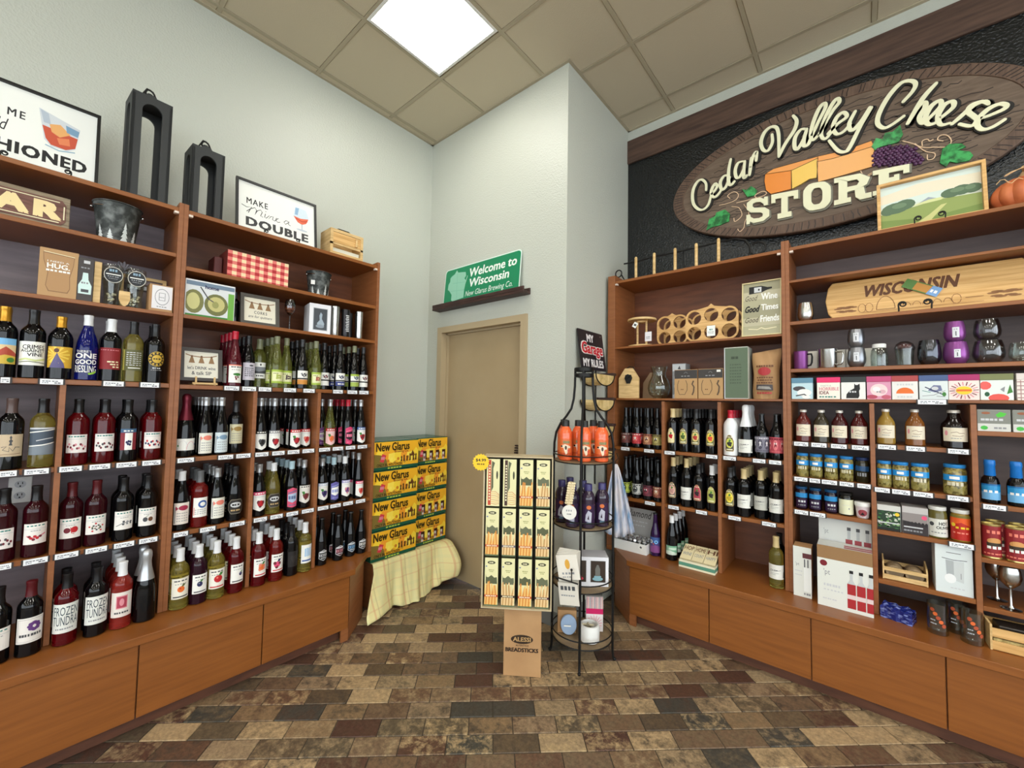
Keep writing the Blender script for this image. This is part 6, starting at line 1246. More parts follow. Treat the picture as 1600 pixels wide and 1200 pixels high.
gb(4, 0.169, 0.096, 'gift box with brick red lid and orange half sun', (168,66,66), (226,224,220), lambda d: (d.ell(0.5,0.34,0.34,0.34,'orange',14,False,0,180), d.squig(0.2,0.8,0.85,0.9,'lgrey',6), d.squig(0.2,0.1,0.8,0.2,'lgrey',5)))
gb(5, 0.272, 0.1, 'gift box with slate blue lid and blue bird sketch', (70,90,136), (214,222,222), lambda d: (d.poly([(0.3,0.5),(0.5,0.8),(0.75,0.78),(0.8,0.5),(0.55,0.4)],(110,116,150)), d.line([(0.2,0.7),(0.8,0.3)],0.05,'navy'), d.line([(0.1,0.2),(0.5,0.25),(0.9,0.5)],0.03,'grey'), d.ell(0.86,0.3,0.07,0.12,'green'), d.ell(0.55,0.62,0.12,0.1,'lgrey'), d.line([(0.1,0.5),(0.4,0.4)],0.03,'teal'), d.line([(0.6,0.2),(0.9,0.16)],0.03,'grey')))
def sunf(d):
    for k in range(20):
        a_ = R(k*18+4); d.line([(0.5+0.3*math.cos(a_),0.5+0.26*math.sin(a_)),(0.5+0.48*math.cos(a_),0.5+0.46*math.sin(a_))],0.04,'rose' if k % 2 else 'maroon')
    d.ell(0.5,0.5,0.27,0.22,'yellow',16); d.rect(0.26,0.45,0.74,0.56,'orange')
gb(6, 0.374, 0.1, 'gift box with magenta lid and yellow sunburst', (166,40,100), (240,220,214), sunf)
gb(7, 0.477, 0.1, 'gift box with moss green lid and red flowers', (118,124,78), (222,228,224), lambda d: (d.ell(0.14,0.75,0.2,0.22,(226,96,90),10), d.ell(0.55,0.1,0.32,0.22,(222,84,74),12), d.poly([(0.8,0.3),(0.9,0.8),(0.98,0.4)],'green'), d.poly([(0.6,0.55),(0.75,0.7),(0.72,0.4)],'grey'), d.ell(0.2,0.3,0.08,0.12,'dgreen')))
gb(8, 0.585, 0.095, 'gift box with pale plaid print at frame edge', (214,206,200), (232,222,214), lambda d: [d.rect(0,0.1+0.2*i,1,0.14+0.2*i,(150,110,110)) for i in range(5)]+[d.rect(0.1+0.2*i,0,0.13+0.2*i,1,(170,130,126)) for i in range(5)])
# sauce bottles
def sauce(s, z, c, label, capc=(206,200,190), r=0.038, wide=False, h=0.185):
    loc, rz = at('R', s, 0.055, z+0.0005, rn.uniform(-0.1, 0.1)); t = thing('sauce_bottle', label, 'bottle', loc, rz, 'sauce bottles with cream labels')
    q = 1.0 if not wide else 1.15
    MB().lathe([(r*0.85,0),(r*q,0.005),(r*q,0.1),(r*q*0.93,0.118),(r*0.68,0.138),(0.0155*(1.4 if wide else 1),0.155),(0.0145*(1.4 if wide else 1),h-0.012),(0,h-0.012)], 22).build('glass_body', mat('sauce '+str(c), c, 0.12), t)
    rc = 0.0165*(1.4 if wide else 1); MB().lathe([(rc,h-0.014),(rc*1.02,h-0.004),(rc*0.9,h),(0,h)], 18).build('cap', mat('cap '+str(capc), capc, 0.35, 0.3), t)
    d = D(r*q*2.1, 0.066, (222,212,190)); d.line([(0.3,0.62),(0.5,0.7),(0.6,0.6),(0.8,0.62)],0.03,'brown'); d.line([(0.35,0.42),(0.6,0.38),(0.75,0.44)],0.03,'brown'); d.squig(0.3,0.2,0.7,0.25,'grey',4); d.ell(0.14,0.6,0.06,0.2,'rose',8)
    d.build('label', PRINT, t, cyl=r*q+0.0006, off=(0, 0, 0.034))
for s, c, lb in ((-0.262,(88,32,28),'first brick red sauce bottle'), (-0.178,(52,46,32),'dim olive sauce bottle set between red ones'), (-0.096,(60,14,16),'dark burgundy sauce bottle, third in the row'), (-0.013,(72,18,18),'dark red sauce bottle beside the divider')): sauce(s, 1.293, c, lb)
sauce(0.095, 1.305, (146,116,50), 'mustard yellow sauce bottle with cream label'); sauce(0.205, 1.305, (122,74,32), 'caramel brown sauce bottle with cream label'); sauce(0.342, 1.305, (20,12,12), 'wide black sauce bottle with cream label', r=0.041, wide=True)
def jar(s, z, r, h, c, lidc, label, art=None, d_=0.05, lidh=0.014, name='jar', gloss=0.08):
    loc, rz = at('R', s, d_, z+0.0005, rn.uniform(-0.1, 0.1)); t = thing(name, label, 'jar', loc, rz)
    mt = mat('jar '+str(c), c, gloss)
    if c == 'olives': pass
    MB().lathe([(r*0.9,0),(r,0.004),(r,h*0.76),(r*0.93,h*0.83),(r*0.84,h*0.88),(r*0.84,h*0.9),(0,h*0.9)], 22).build('glass_body', mt, t)
    MB().lathe([(r*0.9,h*0.885),(r*0.94,h*0.9),(r*0.94,h*0.99),(r*0.9,h),(0,h)], 22).build('lid', mat('lid '+str(lidc), lidc, 0.3), t)
    if art: art.build('label', GLOSS, t, cyl=r+0.0006, off=(0, 0, h*0.06))
    return t
def blueart(r, h, c, c2):
    d = D(r*2.6, h*0.7, None); d.rect(0,0.62,1,0.92,(40,140,206)); d.squig(0.3,0.7,0.7,0.84,'white',1); d.squig(0.22,0.38,0.8,0.56,c2,4)
    for i in range(7): d.ell(0.1+0.13*i,0.16+0.07*(i % 2),0.07,0.11,c,8,same=i > 0)
    return d
pk = [(-0.269,'leftmost pickle jar with bright blue lid'),(-0.205,'second pickle jar with bright blue lid'),(-0.137,'third pickle jar with bright blue lid'),(-0.07,'fourth blue lidded jar with white lettering'),(-0.003,'shaded blue lidded jar beside the divider')]
JN = noisecol(mat('jar of cut pickles', 'olive', 0.1), (84,74,34), (160,146,84), (1, 1, 1), 60, 3, 0.4, 0.6)
MATS['jar pickles'] = JN
for i, (s, lb) in enumerate(pk): jar(s, 1.092, 0.0305, 0.134, 'pickles' if i < 4 else (40,36,20), (40,128,196) if i < 4 else (28,48,90), lb, blueart(0.0305, 0.134, (136,126,66), (206,200,170)) if i < 4 else D(0.07,0.09,None).rect(0,0.6,1,0.9,(30,70,110)).squig(0.2,0.3,0.8,0.5,'grey',4))  # last jar is a darker copy, shade put into its colours
for s, r, lb in ((0.084,0.0295,'first pickle jar of the middle bay'),(0.147,0.032,'second pickle jar of the middle bay'),(0.218,0.034,'third pickle jar of middle bay, relish filled'),(0.339,0.041,'large pickle jar beside the divider')): jar(s, 1.082, r, 0.136 if r < 0.04 else 0.145, 'pickles', (40,128,196), lb, blueart(r, 0.136, (140,130,70), (214,206,180)))
for s, lb in ((-0.276,'first dark preserve jar with blue band'),(-0.211,'second dark preserve jar with blue band'),(-0.141,'third dark preserve jar with white lettering')):
    jar(s, 0.905, 0.0295, 0.128, (26,12,26), (20,70,110), lb, D(0.075, 0.09, None).rect(0,0.66,1,0.95,(40,130,190)).rect(0.1,0.05,0.9,0.6,(44,26,56)).squig(0.3,0.36,0.85,0.48,'lgrey',3).squig(0.3,0.16,0.8,0.22,'grey',4))
jar(-0.075, 0.905, 0.032, 0.122, (24,22,18), (24,24,24), 'black jar with plain cream label', D(0.085,0.08,(222,222,190)).squig(0.6,0.35,0.7,0.45,'grey',1).squig(0.3,0.6,0.7,0.63,'lgrey',4))
loc, rz = at('R', -0.006, 0.04, 0.9055); t = thing('plastic_tub', 'white printed tub with white lid', 'tub', loc, rz)
MB().lathe([(0.022,0),(0.024,0.003),(0.031,0.066),(0.0,0.066)], 22).build('tub', mat('tub plastic', (216,206,206), 0.35), t); MB().lathe([(0.034,0.064),(0.034,0.082),(0.031,0.084),(0,0.084)], 22).build('lid', WHITEP, t)
d = D(0.07, 0.05, (206,190,194)); d.ell(0.5,0.42,0.28,0.36,(150,60,70),12); d.poly([(0.36,0.2),(0.5,0.5),(0.64,0.2)],'black'); d.build('label', PRINT, t, cyl=0.028, off=(0,0,0.008), prof=lambda y: 0.0246+(y+0.005)*0.105+0.0008)
loc, rz = at('R', 0.097, 0.03, 0.8635); 
a = D(0.088, 0.1, (30,56,34)); [a.ell(rn.uniform(0.05,0.95),rn.uniform(0.05,0.95),rn.uniform(0.04,0.09),rn.uniform(0.03,0.07),rn.choice([(60,120,60),(130,170,110),(40,80,44),(200,206,190)]),7,same=i > 0) for i in range(46)]; a.ell(0.86,0.86,0.1,0.09,'yellow'); a.rect(0,0.36,0.9,0.42,'lgrey'); a.rect(0,0,1,0.14,(20,22,18))
carton('R', 0.097, 0.02, 0.863, 0.09, 0.1, 0.128, 'green speckled nut box with white top', col=(206,206,200), front=a, name='snack_box')
a = D(0.092, 0.104, (140,132,130)); a.poly([(0,0),(1,0),(1,0.5),(0,0.62)],(50,42,44)); [a.ell(0.1+0.14*i,0.5,0.07,0.1,(34,28,30),8,same=i > 0) for i in range(7)]; a.ell(0.86,0.84,0.11,0.1,'pink'); a.rect(0.05,0.3,0.8,0.36,'lgrey'); a.squig(0.05,0.12,0.8,0.2,'grey',6)
carton('R', 0.194, 0.02, 0.863, 0.094, 0.1, 0.135, 'grey snack box with dark berries and pink dot', col=(190,186,184), front=a, name='snack_box')
jar(0.275, 0.863, 0.034, 0.152, (96,88,40), (226,226,220), 'olive jar with white label and white lid', D(0.095,0.085,(216,216,208)).ell(0.22,0.7,0.1,0.12,'dgrey',10).text('HOT',0.5,0.66,0.86,0.84,'black',0.03).text('OLIVES',0.4,0.44,0.94,0.6,'black',0.02).squig(0.2,0.2,0.8,0.26,'grey',5), d_=0.045)
jar(0.352, 0.863, 0.034, 0.15, (140,110,40), (222,222,216), 'red and gold labelled pickle jar', D(0.095,0.115,(182,40,32)).rect(0,0.72,1,1,(120,110,50)).poly([(0,0.55),(0.5,0.72),(1,0.5),(1,0.9),(0,0.9)],(222,92,38)).ell(0.2,0.6,0.1,0.08,'yellow',8).squig(0.3,0.46,0.85,0.54,'yellow',3).squig(0.2,0.26,0.8,0.32,'salmon',4), d_=0.045)
# z .612
loc, rz = at('R', 0.152, 0.03, 0.6125, 0.0); t = thing('small_crate', 'small pale wooden crate of round coasters', 'crate', loc, rz)
W_, DP = 0.155, 0.13
for z0, z1 in ((0.002, 0.024), (0.044, 0.062)):
    for y0 in (0, DP-0.006): MB().box(-W_/2, y0, z0, W_/2, y0+0.006, z1).build('slat', PINE, t)
for sx in (-1, 1): MB().prism([(0.0, 0), (DP, 0), (DP, 0.07), (DP-0.02, 0.098), (0.02, 0.082), (0.0, 0.064)], sx*W_/2-0.003+0.003*sx-0.0, sx*W_/2+0.003+0.003*sx, 'x').build('end_board', PINE, t)
loc2 = at('R', 0.152, 0.03, 0.6125)[0]
for k in range(2):
    for q in range(5):
        lc, rz2 = at('R', 0.115+0.074*k, 0.05+q*0.018, 0.6145)
        if k == 0 and q == 0:
            pc = thing('coaster', 'front round brown coaster of the left stack in the small crate', 'coaster', lc, 0, 'coasters in the crate')
            MB().lathe([(0.0,0),(0.034,0),(0.035,0.002),(0.035,0.007),(0.034,0.009),(0,0.009)], 22, M=Matrix.Translation((0, 0.004, 0.035)) @ Matrix.Rotation(PI/2, 4, 'X')).build('disc', noisecol(mat('coaster cork', 'brown', 0.6), (104,84,60), (160,136,104), (1,1,1), 30), pc)
            MB().lathe([(0.024,0),(0.024,0.0006),(0,0.0006)], 20, M=Matrix.Translation((0, -0.0050, 0.035)) @ Matrix.Rotation(PI/2, 4, 'X')).build('inset', mat('coaster inset', (120,100,74), 0.5), pc)
        else: dup(pc, lc, '%s round brown coaster of the %s stack in the small crate' % (('front', 'second', 'third', 'fourth', 'rear')[q], ('left', 'right')[k]), 'coasters in the crate')
a = D(0.122, 0.222, (216,224,224)); a.rect(0.3,0.86,0.7,0.872,'dgrey'); a.line([(0.18,0.74),(0.5,0.72),(0.86,0.74)],0.012,(40,44,56)); a.poly([(0.28,0.71),(0.5,0.7),(0.5,0.38),(0.3,0.36)],(170,176,178)); a.poly([(0.5,0.7),(0.78,0.71),(0.76,0.26),(0.5,0.3)],(200,206,206)); a.ell(0.4,0.32,0.16,0.1,(236,238,238),14); a.rect(0.68,0.34,0.7,0.46,'grey'); a.squig(0.4,0.12,0.8,0.14,'lgrey',4)
carton('R', 0.322, 0.015, 0.612, 0.124, 0.13, 0.226, 'white box with printed stemless glass outline', col=(222,226,226), front=a, name='white_glass_box')
# z counter
def ptbox(s, d, z, w, dp, h, lb, small):
    f = D(w, h, (222,224,216))
    if small: f.rect(0.52,0.78,1,0.88,(96,44,48)); f.text("'pt",0.12,0.6,0.34,0.68,'grey'); f.rect(0.6,0.6,0.66,0.76,'dgrey'); f.rect(0.78,0.6,0.84,0.76,'dgrey'); f.rect(0.58,0.12,0.98,0.6,(236,238,234)); f.squig(0.1,0.5,0.5,0.52,'lgrey',5); f.squig(0.1,0.42,0.5,0.44,'lgrey',5); f.squig(0.58,0.05,0.96,0.09,'grey',3)
    else:
        f.rect(0,0.79,1,1,(150,114,74)); f.ell(0.12,0.71,0.07,0.05,(120,24,36),14); f.text("'pt",0.12,0.50,0.24,0.62,'grey'); f.squig(0.12,0.38,0.44,0.34,'lgrey',6); f.squig(0.12,0.27,0.5,0.29,'lgrey',6); f.squig(0.1,0.12,0.36,0.14,'lgrey',6)
        for x in (0.55, 0.72, 0.89):
            f.rect(x-0.0,0.06,min(1,x+0.15),0.45,(168,34,40)); f.rect(x,0.21,x+0.15,0.28,(222,200,200)); f.poly([(x+0.0,0.45),(x+0.15,0.45),(x+0.1,0.52),(x+0.1,0.62),(x+0.05,0.62),(x+0.05,0.52)],(196,200,200)); f.rect(x+0.04,0.62,x+0.11,0.67,'black')
    carton('R', s, d, z, w, dp, h, lb, m=KRAFT, front=f, name='glassware_carton')
ptbox(-0.27, -0.03, 0.4301, 0.084, 0.1, 0.275, 'narrow white fronted glassware carton on the counter', True)
ptbox(-0.085, -0.07, 0.4301, 0.228, 0.12, 0.318, 'wide glassware carton printed with red bottles, in front', False)
def bottles_art(a, y0, y1):
    for x in (0.52, 0.69, 0.86): a.rect(x,y0,x+0.13,y0+(y1-y0)*0.55,(150,60,66)); a.rect(x+0.035,y0+(y1-y0)*0.55,x+0.095,y1-(y1-y0)*0.12,(176,180,180)); a.rect(x+0.03,y1-(y1-y0)*0.12,x+0.10,y1,'dgrey')
a = D(0.226, 0.118, (206,208,204)); a.rect(0.5,0.1,1,0.6,(150,70,74)); a.rect(0.5,0.3,1,0.4,(206,190,190))
top_ = [c for c in bpy.data.objects if c.name.startswith('glassware_carton') and c.type == 'EMPTY'][-1]
a.build('top_print', PRINT, top_, M=Matrix.Translation((0, 0.001, 0.3186)) @ Matrix.Rotation(-PI/2, 4, 'X'))
a = D(0.226, 0.435, (206,208,204)); a.text("'pt",0.1,0.80,0.19,0.88,'grey'); bottles_art(a, 0.60, 0.93); a.squig(0.1,0.74,0.4,0.75,'lgrey',5)
carton('R', -0.085, 0.062, 0.4301, 0.228, 0.2, 0.44, 'rear glassware carton with bottle print showing above the front one', col=(196,198,194), front=a, name='glassware_carton')
loc, rz = at('R', 0.112, -0.03, 0.4305, -0.3); t = thing('blue_parcel', 'crinkled royal blue wrapped parcel', 'parcel', loc, rz)
vs = []; fs = []
for j in range(6):
    for i in range(9):
        x = -0.06+0.12*i/8; z = 0.0 if j == 0 else 0.062*min(1, j/2.2)+0.006*math.sin(i*2.1+j*1.7)
        y = 0.0 if j < 2 else 0.022*(j-2)+0.004*math.sin(i*1.3)
        vs.append((x, y-0.003*math.sin(i*2+j), max(0, z)))
for j in range(5):
    for i in range(8): q = j*9+i; fs.append((q, q+1, q+10, q+9))
mb = MB().add(vs, fs).box(-0.058, 0.006, 0, 0.058, 0.075, 0.05)
mb.build('wrapping', noisecol(mat('blue foil', 'blue', 0.25), (26,36,110), (120,134,196), (1, 1, 3), 38, 4, 0.5, 0.64), t)
def rocks(s, d, lb, dr):
    loc, rz = at('R', s, d, 0.4306, dr); t = thing('rocks_glass', lb, 'glass', loc, rz, 'printed rocks glasses')
    MB().lathe([(0.034,0),(0.037,0.003),(0.0375,0.14),(0.0355,0.14),(0.0345,0.02),(0,0.018)], 26).build('glass', CLEAR, t)
    dd = D(0.07, 0.1, None)
    for i in range(5): dd.ell(0.2+0.14*i, 0.85-0.17*i, 0.12, 0.09, (214,104,50) if i % 2 else (168,76,46), 9)
    dd.squig(0.1,0.2,0.4,0.24,'lgrey',4); dd.squig(0.1,0.36,0.36,0.4,'lgrey',3); dd.build('orange_print', PAINT, t, cyl=0.0378, off=(0, 0, 0.03), prof=lambda y: 0.0379)
rocks(0.258, -0.035, 'front left printed tumbler with orange ribbon print', 0.0); rocks(0.365, -0.045, 'front right printed tumbler with orange ribbon print', 0.3); rocks(0.33, 0.04, 'printed tumbler half hidden behind the right one', 0.1)
# bay 3
for s, lb in ((0.464, 'left grey box with green leaf marks'), (0.572, 'right grey box with green leaf marks at frame edge')):
    a = D(0.1, 0.098, (128,130,122)); a.rect(0,0,1,0.36,(206,206,200)); a.poly([(0.56,0.78),(0.7,0.92),(0.9,0.84),(0.8,0.7),(0.62,0.66)],(80,190,60)); a.ell(0.2,0.16,0.12,0.1,(70,180,70),8); a.squig(0.1,0.5,0.8,0.6,'lgrey',5); a.squig(0.5,0.12,0.9,0.2,'grey',3); a.ell(0.26,0.86,0.14,0.06,(150,90,60))
    carton('R', s, 0.01, 1.395, 0.102, 0.12, 0.1, lb, col=(170,170,164), front=a, name='grey_box')
for s, d_, lb in ((0.452, 0.05, 'left blue capped bottle with bright blue label'), (0.53, 0.04, 'right blue capped bottle with sky blue label')):
    loc, rz = at('R', s, d_, 1.0605); t = thing('blue_bottle', lb, 'bottle', loc, rz)
    MB().lathe([(0.026,0),(0.0305,0.004),(0.031,0.095),(0.026,0.115),(0.0165,0.128),(0.0165,0.135),(0,0.135)], 22).build('glass_body', GL['dark'], t)
    MB().lathe([(0.0175,0.126),(0.0195,0.13),(0.0175,0.172),(0.0195,0.177),(0.0185,0.196),(0.016,0.2),(0,0.2)], 20).build('blue_cap', mat('bright blue plastic', (20,110,190), 0.3), t)
    D(0.075, 0.072, (40,140,196)).rect(0,0,1,0.5,(110,170,214)).squig(0.15,0.45,0.85,0.6,'white',3).rect(0,0.9,1,1,(20,100,160)).build('label', GLOSS, t, cyl=0.0318, off=(0,0,0.018))
for s, d_, lb in ((0.448, 0.04, 'front left red can with burger print'), (0.52, 0.035, 'front right red can with burger print'), (0.474, 0.12, 'rear left red can behind the front pair'), (0.545, 0.115, 'rear right red can behind the front pair')):
    loc, rz = at('R', s, d_, 0.8115, rn.uniform(-0.2, 0.2)); t = thing('tin_can', lb, 'can', loc, rz, 'red cans')
    MB().lathe([(0.029,0),(0.0315,0.003),(0.031,0.006),(0.031,0.15),(0.0318,0.152),(0.0315,0.156),(0.029,0.156),(0.029,0.151),(0,0.151)], 24).build('can', mat('gold tin', (206,186,120), 0.3, 0.8), t)
    d = D(0.12, 0.138, (142,40,46)); d.squig(0.3,0.76,0.7,0.86,'salmon',3); d.ell(0.5,0.52,0.2,0.1,(206,150,90),12); d.poly([(0.28,0.46),(0.72,0.46),(0.74,0.36),(0.3,0.34)],(60,50,40)); d.text('Tasty',0.3,0.24,0.72,0.36,'white',0.04,0.3) if False else d.squig(0.3,0.26,0.72,0.35,'white',3); d.squig(0.2,0.08,0.8,0.12,'salmon',6)
    d.build('label', GLOSS, t, cyl=0.0316, off=(0,0,0.009))
for s, d_, lb in ((0.50, 0.04, 'front steel wine goblet in the right bay'), (0.475, 0.14, 'rear steel wine goblet in the shade')):
    loc, rz = at('R', s, d_, 0.5925); t = thing('steel_goblet', lb, 'goblet', loc, rz, 'steel goblets')
    MB().lathe([(0.033,0),(0.034,0.002),(0.012,0.007),(0.005,0.02),(0.0045,0.09),(0.014,0.1),(0.031,0.12),(0.037,0.145),(0.034,0.175),(0.03,0.19),(0.028,0.19),(0.032,0.175),(0.035,0.145),(0.029,0.122),(0,0.108)], 26).build('goblet', STEEL, t)
loc, rz = at('R', 0.52, -0.06, 0.4305, 0.05); t = thing('gift_crate', 'wooden gift crate on the counter at the right frame edge', 'crate', loc, rz)
for z0, z1 in ((0.003, 0.04), (0.058, 0.095)):
    for y0 in (0, 0.142): MB().box(-0.095, y0, z0, 0.095, y0+0.008, z1).build('slat', BAMBOO, t)
for sx in (-1, 1): MB().box(sx*0.0985-0.0035, 0, 0, sx*0.0985+0.0035, 0.15, 0.11).build('end_board', PINE, t)
MB().box(-0.09, 0.01, 0.0, 0.09, 0.14, 0.05).build('straw_filling', noisecol(mat('straw', 'tan', 0.8), (130,110,60), (200,180,120), (1, 1, 1), 60), t)
MB().box(-0.07, 0.03, 0.0505, 0.07, 0.12, 0.1, b=0.004).build('dark_tin', mat('dark tin', (40,34,30), 0.3), t)
# ------------------------------------------------------------------ the oval store sign
loc0 = (-0.178, 3.298, 3.0736)
t = thing('store_sign', 'large oval carved wooden cheese store sign on the black wall', 'sign', loc0, 0)
A_, B_ = 0.932, 0.4307
SB = noisecol(mat('carved brown sign wood', 'brown', 0.6), (88,72,58), (112,94,78), (3, 1, 18), 2.5, 5, 0.3, 0.7, dist=0.8)
RIM = noisecol(mat('carved rim wood', 'brown', 0.6), (82,62,50), (104,82,66), (30, 1, 4), 2.0, 4, 0.3, 0.7, dist=1.0)
NE = 72
def ring(a, b, y): return [(a*math.cos(2*PI*k/NE), y, b*math.sin(2*PI*k/NE)) for k in range(NE)]
mb = MB(); rings = [ring(A_, B_, -0.03), ring(A_, B_, -0.068), ring(A_-0.006, B_-0.006, -0.073), ring(A_-0.075, B_-0.062, -0.073), ring(A_-0.078, B_-0.065, -0.068)]
vs = [v for r_ in rings for v in r_]; fs = [(i*NE+k, i*NE+(k+1) % NE, (i+1)*NE+(k+1) % NE, (i+1)*NE+k) for i in range(len(rings)-1) for k in range(NE)]
fs.append(tuple(range(NE)))
mb.add(vs, fs).build('rim', RIM, t)
MB().add(ring(A_-0.078, B_-0.065, -0.0682), [tuple(range(NE))]).build('face_board', SB, t)
MB().box(-0.5, -0.03, -0.05, 0.5, 0.0, 0.0).build('mounting_rail', BLACKP, t)
g = D(2.0, 1.0, None)
def G(x, z): return ((x+0.178+1.0)/2.0, (z-3.0736+0.5))
GRO = (40,28,22); rs = random.Random(11)
for k in range(130):
    an = 2*PI*(k+rs.uniform(-0.3, 0.3))/130; c_, s_ = math.cos(an), math.sin(an)
    g.line([((1+(A_-0.01)*c_)/2, 0.5+(B_-0.008)*s_), ((1+(A_-0.04)*c_+rs.uniform(-0.006, 0.006))/2, 0.5+(B_-0.035)*s_), ((1+(A_-0.07)*c_)/2, 0.5+(B_-0.058)*s_)], 0.0055, GRO, same=k > 0)
for k in range(210):
    a0 = rs.uniform(-0.8, 0.8); z0 = rs.uniform(-0.34, 0.34); L = rs.uniform(0.06, 0.2)
    pts = [(a0+L*i/5, z0+0.006*math.sin(i*1.9+k)) for i in range(6)]
    if all((x/(A_-0.09))**2+(z/(B_-0.08))**2 < 1 for x, z in pts): g.line([((1+x)/2, 0.5+z) for x, z in pts], 0.005, GRO, same=True)
g.build('carved_grain', PAINT, t, off=(0, -0.0685, -0.5))['kind'] = 'stuff'
for o in [c for c in t.children if c.name.startswith('carved_grain')]:
    # rim grooves sit on the raised rim
    for v in o.data.vertices:
        if (v.co.x/(A_-0.078))**2+(v.co.z/(B_-0.065))**2 > 1.0: v.co.y -= 0.005
# lettering built as raised strokes, dark edge behind cream face
def smooth(pts, n=5):
    out = []
    P_ = [Vector(p) for p in pts]
    for i in range(len(P_)-1):
        p0 = P_[max(0, i-1)]; p1 = P_[i]; p2 = P_[i+1]; p3 = P_[min(len(P_)-1, i+2)]
        for k in range(n):
            u = k/n; out.append(0.5*((2*p1)+(p2-p0)*u+(2*p0-5*p1+4*p2-p3)*u*u+(3*p1-p0-3*p2+p3)*u**3))
    out.append(P_[-1]); return out
def stroke(mb, pts, w, y0, y1, dx=0, dz=0):
    P_ = smooth(pts); n = len(P_); vs = []; L = []
    for i, p in enumerate(P_):
        tn = (P_[min(n-1, i+1)]-P_[max(0, i-1)]); tn.normalize(); nn = Vector((-tn.y, tn.x))
        ww = w*(0.78+0.32*math.sin(PI*min(1, max(0, i/(n-1)))))*(0.8+0.35*abs(tn.y))/2
        L.append((p+nn*ww, p-nn*ww))
    for a, b in L:
        for q in (a, b):
            for y in (y0, y1): vs.append((q.x+dx, y, q.y+dz))
    fs = []
    for i in range(n-1):
        k = 4*i
        fs += [(k, k+4, k+5, k+1), (k+2, k+3, k+7, k+6), (k+1, k+5, k+7, k+3), (k, k+2, k+6, k+4)]
    fs += [(0, 1, 3, 2), (4*n-4, 4*n-2, 4*n-1, 4*n-3)]
    mb.add(vs, fs)
    for p, q in ((P_[0], L[0]), (P_[-1], L[-1])):
        r_ = (q[0]-q[1]).length/2
        mb.prism([(p.x+dx+r_*math.cos(2*PI*k/10), p.y+dz+r_*math.sin(2*PI*k/10)) for k in range(10)], y0+0.0002, y1-0.0002)
CREAM = mat('cream sign enamel', (226,224,190), 0.4); EDGE = mat('dark letter edge', (26,22,18), 0.6); GREYE = mat('grey letter shadow', (120,118,104), 0.6)  # grey is the backing layer set off behind the slab letters
X0, Z0 = -0.178, 3.0736
ST = SIGN['strokes']; idx = [(0, 8), (8, 17), (17, len(ST))]
for (a, b), nm_, w_ in zip(idx, ('script_word', 'script_word', 'script_word'), (0.0175, 0.0185, 0.0195)):
    fb = MB(); eb = MB()
    for k in range(a, b):
        pts = [(x-X0, z-Z0) for x, z in ST[k]]
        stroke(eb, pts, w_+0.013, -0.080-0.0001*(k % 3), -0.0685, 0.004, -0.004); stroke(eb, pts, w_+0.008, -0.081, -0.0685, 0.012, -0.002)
        stroke(fb, pts, w_, -0.088-0.0002*(k % 4), -0.0815)
    o = eb.build('word_edge', EDGE, t); fb.build(nm_, CREAM, t)
def slab(ch):
    q = {
     'T': [[(0,0.66),(0.16,0.66),(0.16,0.8),(0.38,0.8),(0.38,0.2),(0.24,0.2),(0.24,0),(0.76,0),(0.76,0.2),(0.62,0.2),(0.62,0.8),(0.84,0.8),(0.84,0.66),(1,0.66),(1,1),(0,1)]],
     'S': [[(0.02,0),(0.16,0),(0.18,0.1),(0.32,0),(0.72,0),(0.98,0.16),(0.98,0.42),(0.8,0.56),(0.36,0.62),(0.28,0.7),(0.3,0.8),(0.42,0.84),(0.62,0.82),(0.74,0.72),(0.76,0.64),(0.92,0.64),(0.92,1),(0.78,1),(0.76,0.92),(0.62,1),(0.28,1),(0.04,0.86),(0.04,0.6),(0.2,0.46),(0.64,0.38),(0.72,0.3),(0.7,0.2),(0.56,0.16),(0.34,0.18),(0.2,0.28),(0.18,0.38),(0.02,0.38)]],
     'E': [[(0,0),(0.98,0),(0.98,0.36),(0.82,0.36),(0.82,0.2),(0.44,0.2),(0.44,0.42),(0.58,0.42),(0.58,0.34),(0.72,0.34),(0.72,0.68),(0.58,0.68),(0.58,0.6),(0.44,0.6),(0.44,0.8),(0.82,0.8),(0.82,0.66),(0.98,0.66),(0.98,1),(0,1),(0,0.82),(0.16,0.82),(0.16,0.18),(0,0.18)]],
    }
    if ch in q: return q[ch]
    if ch == 'O':
        o_ = [(0.5+0.5*max(-1, min(1, 1.12*math.cos(2*PI*k/24))), 0.5+0.5*max(-1, min(1, 1.1*math.sin(2*PI*k/24)))) for k in range(24)]
        i_ = [(0.5+0.2*max(-1, min(1, 1.12*math.cos(2*PI*k/24))), 0.5+0.3*max(-1, min(1, 1.1*math.sin(2*PI*k/24)))) for k in range(24)]
        return [[o_[k], o_[(k+1) % 24], i_[(k+1) % 24], i_[k]] for k in range(24)]
    if ch == 'R':
        return [[(0,0),(0.46,0),(0.46,0.18),(0.36,0.18),(0.36,0.82),(0.0,0.82+0.18),(0,0.82),(0.12,0.82),(0.12,0.18),(0,0.18)], [(0,1),(0.36,0.8),(0.62,0.8),(0.7,1)], [(0.7,1),(0.62,0.8),(0.68,0.7),(0.96,0.78)], [(0.96,0.78),(0.68,0.7),(0.62,0.58),(0.88,0.54)], [(0.88,0.54),(0.62,0.58),(0.36,0.58),(0.36,0.4),(0.64,0.42)], [(0.56,0.42),(0.8,0.48),(0.84,0.2),(1,0.2),(1,0),(0.7,0),(0.58,0.14)]]
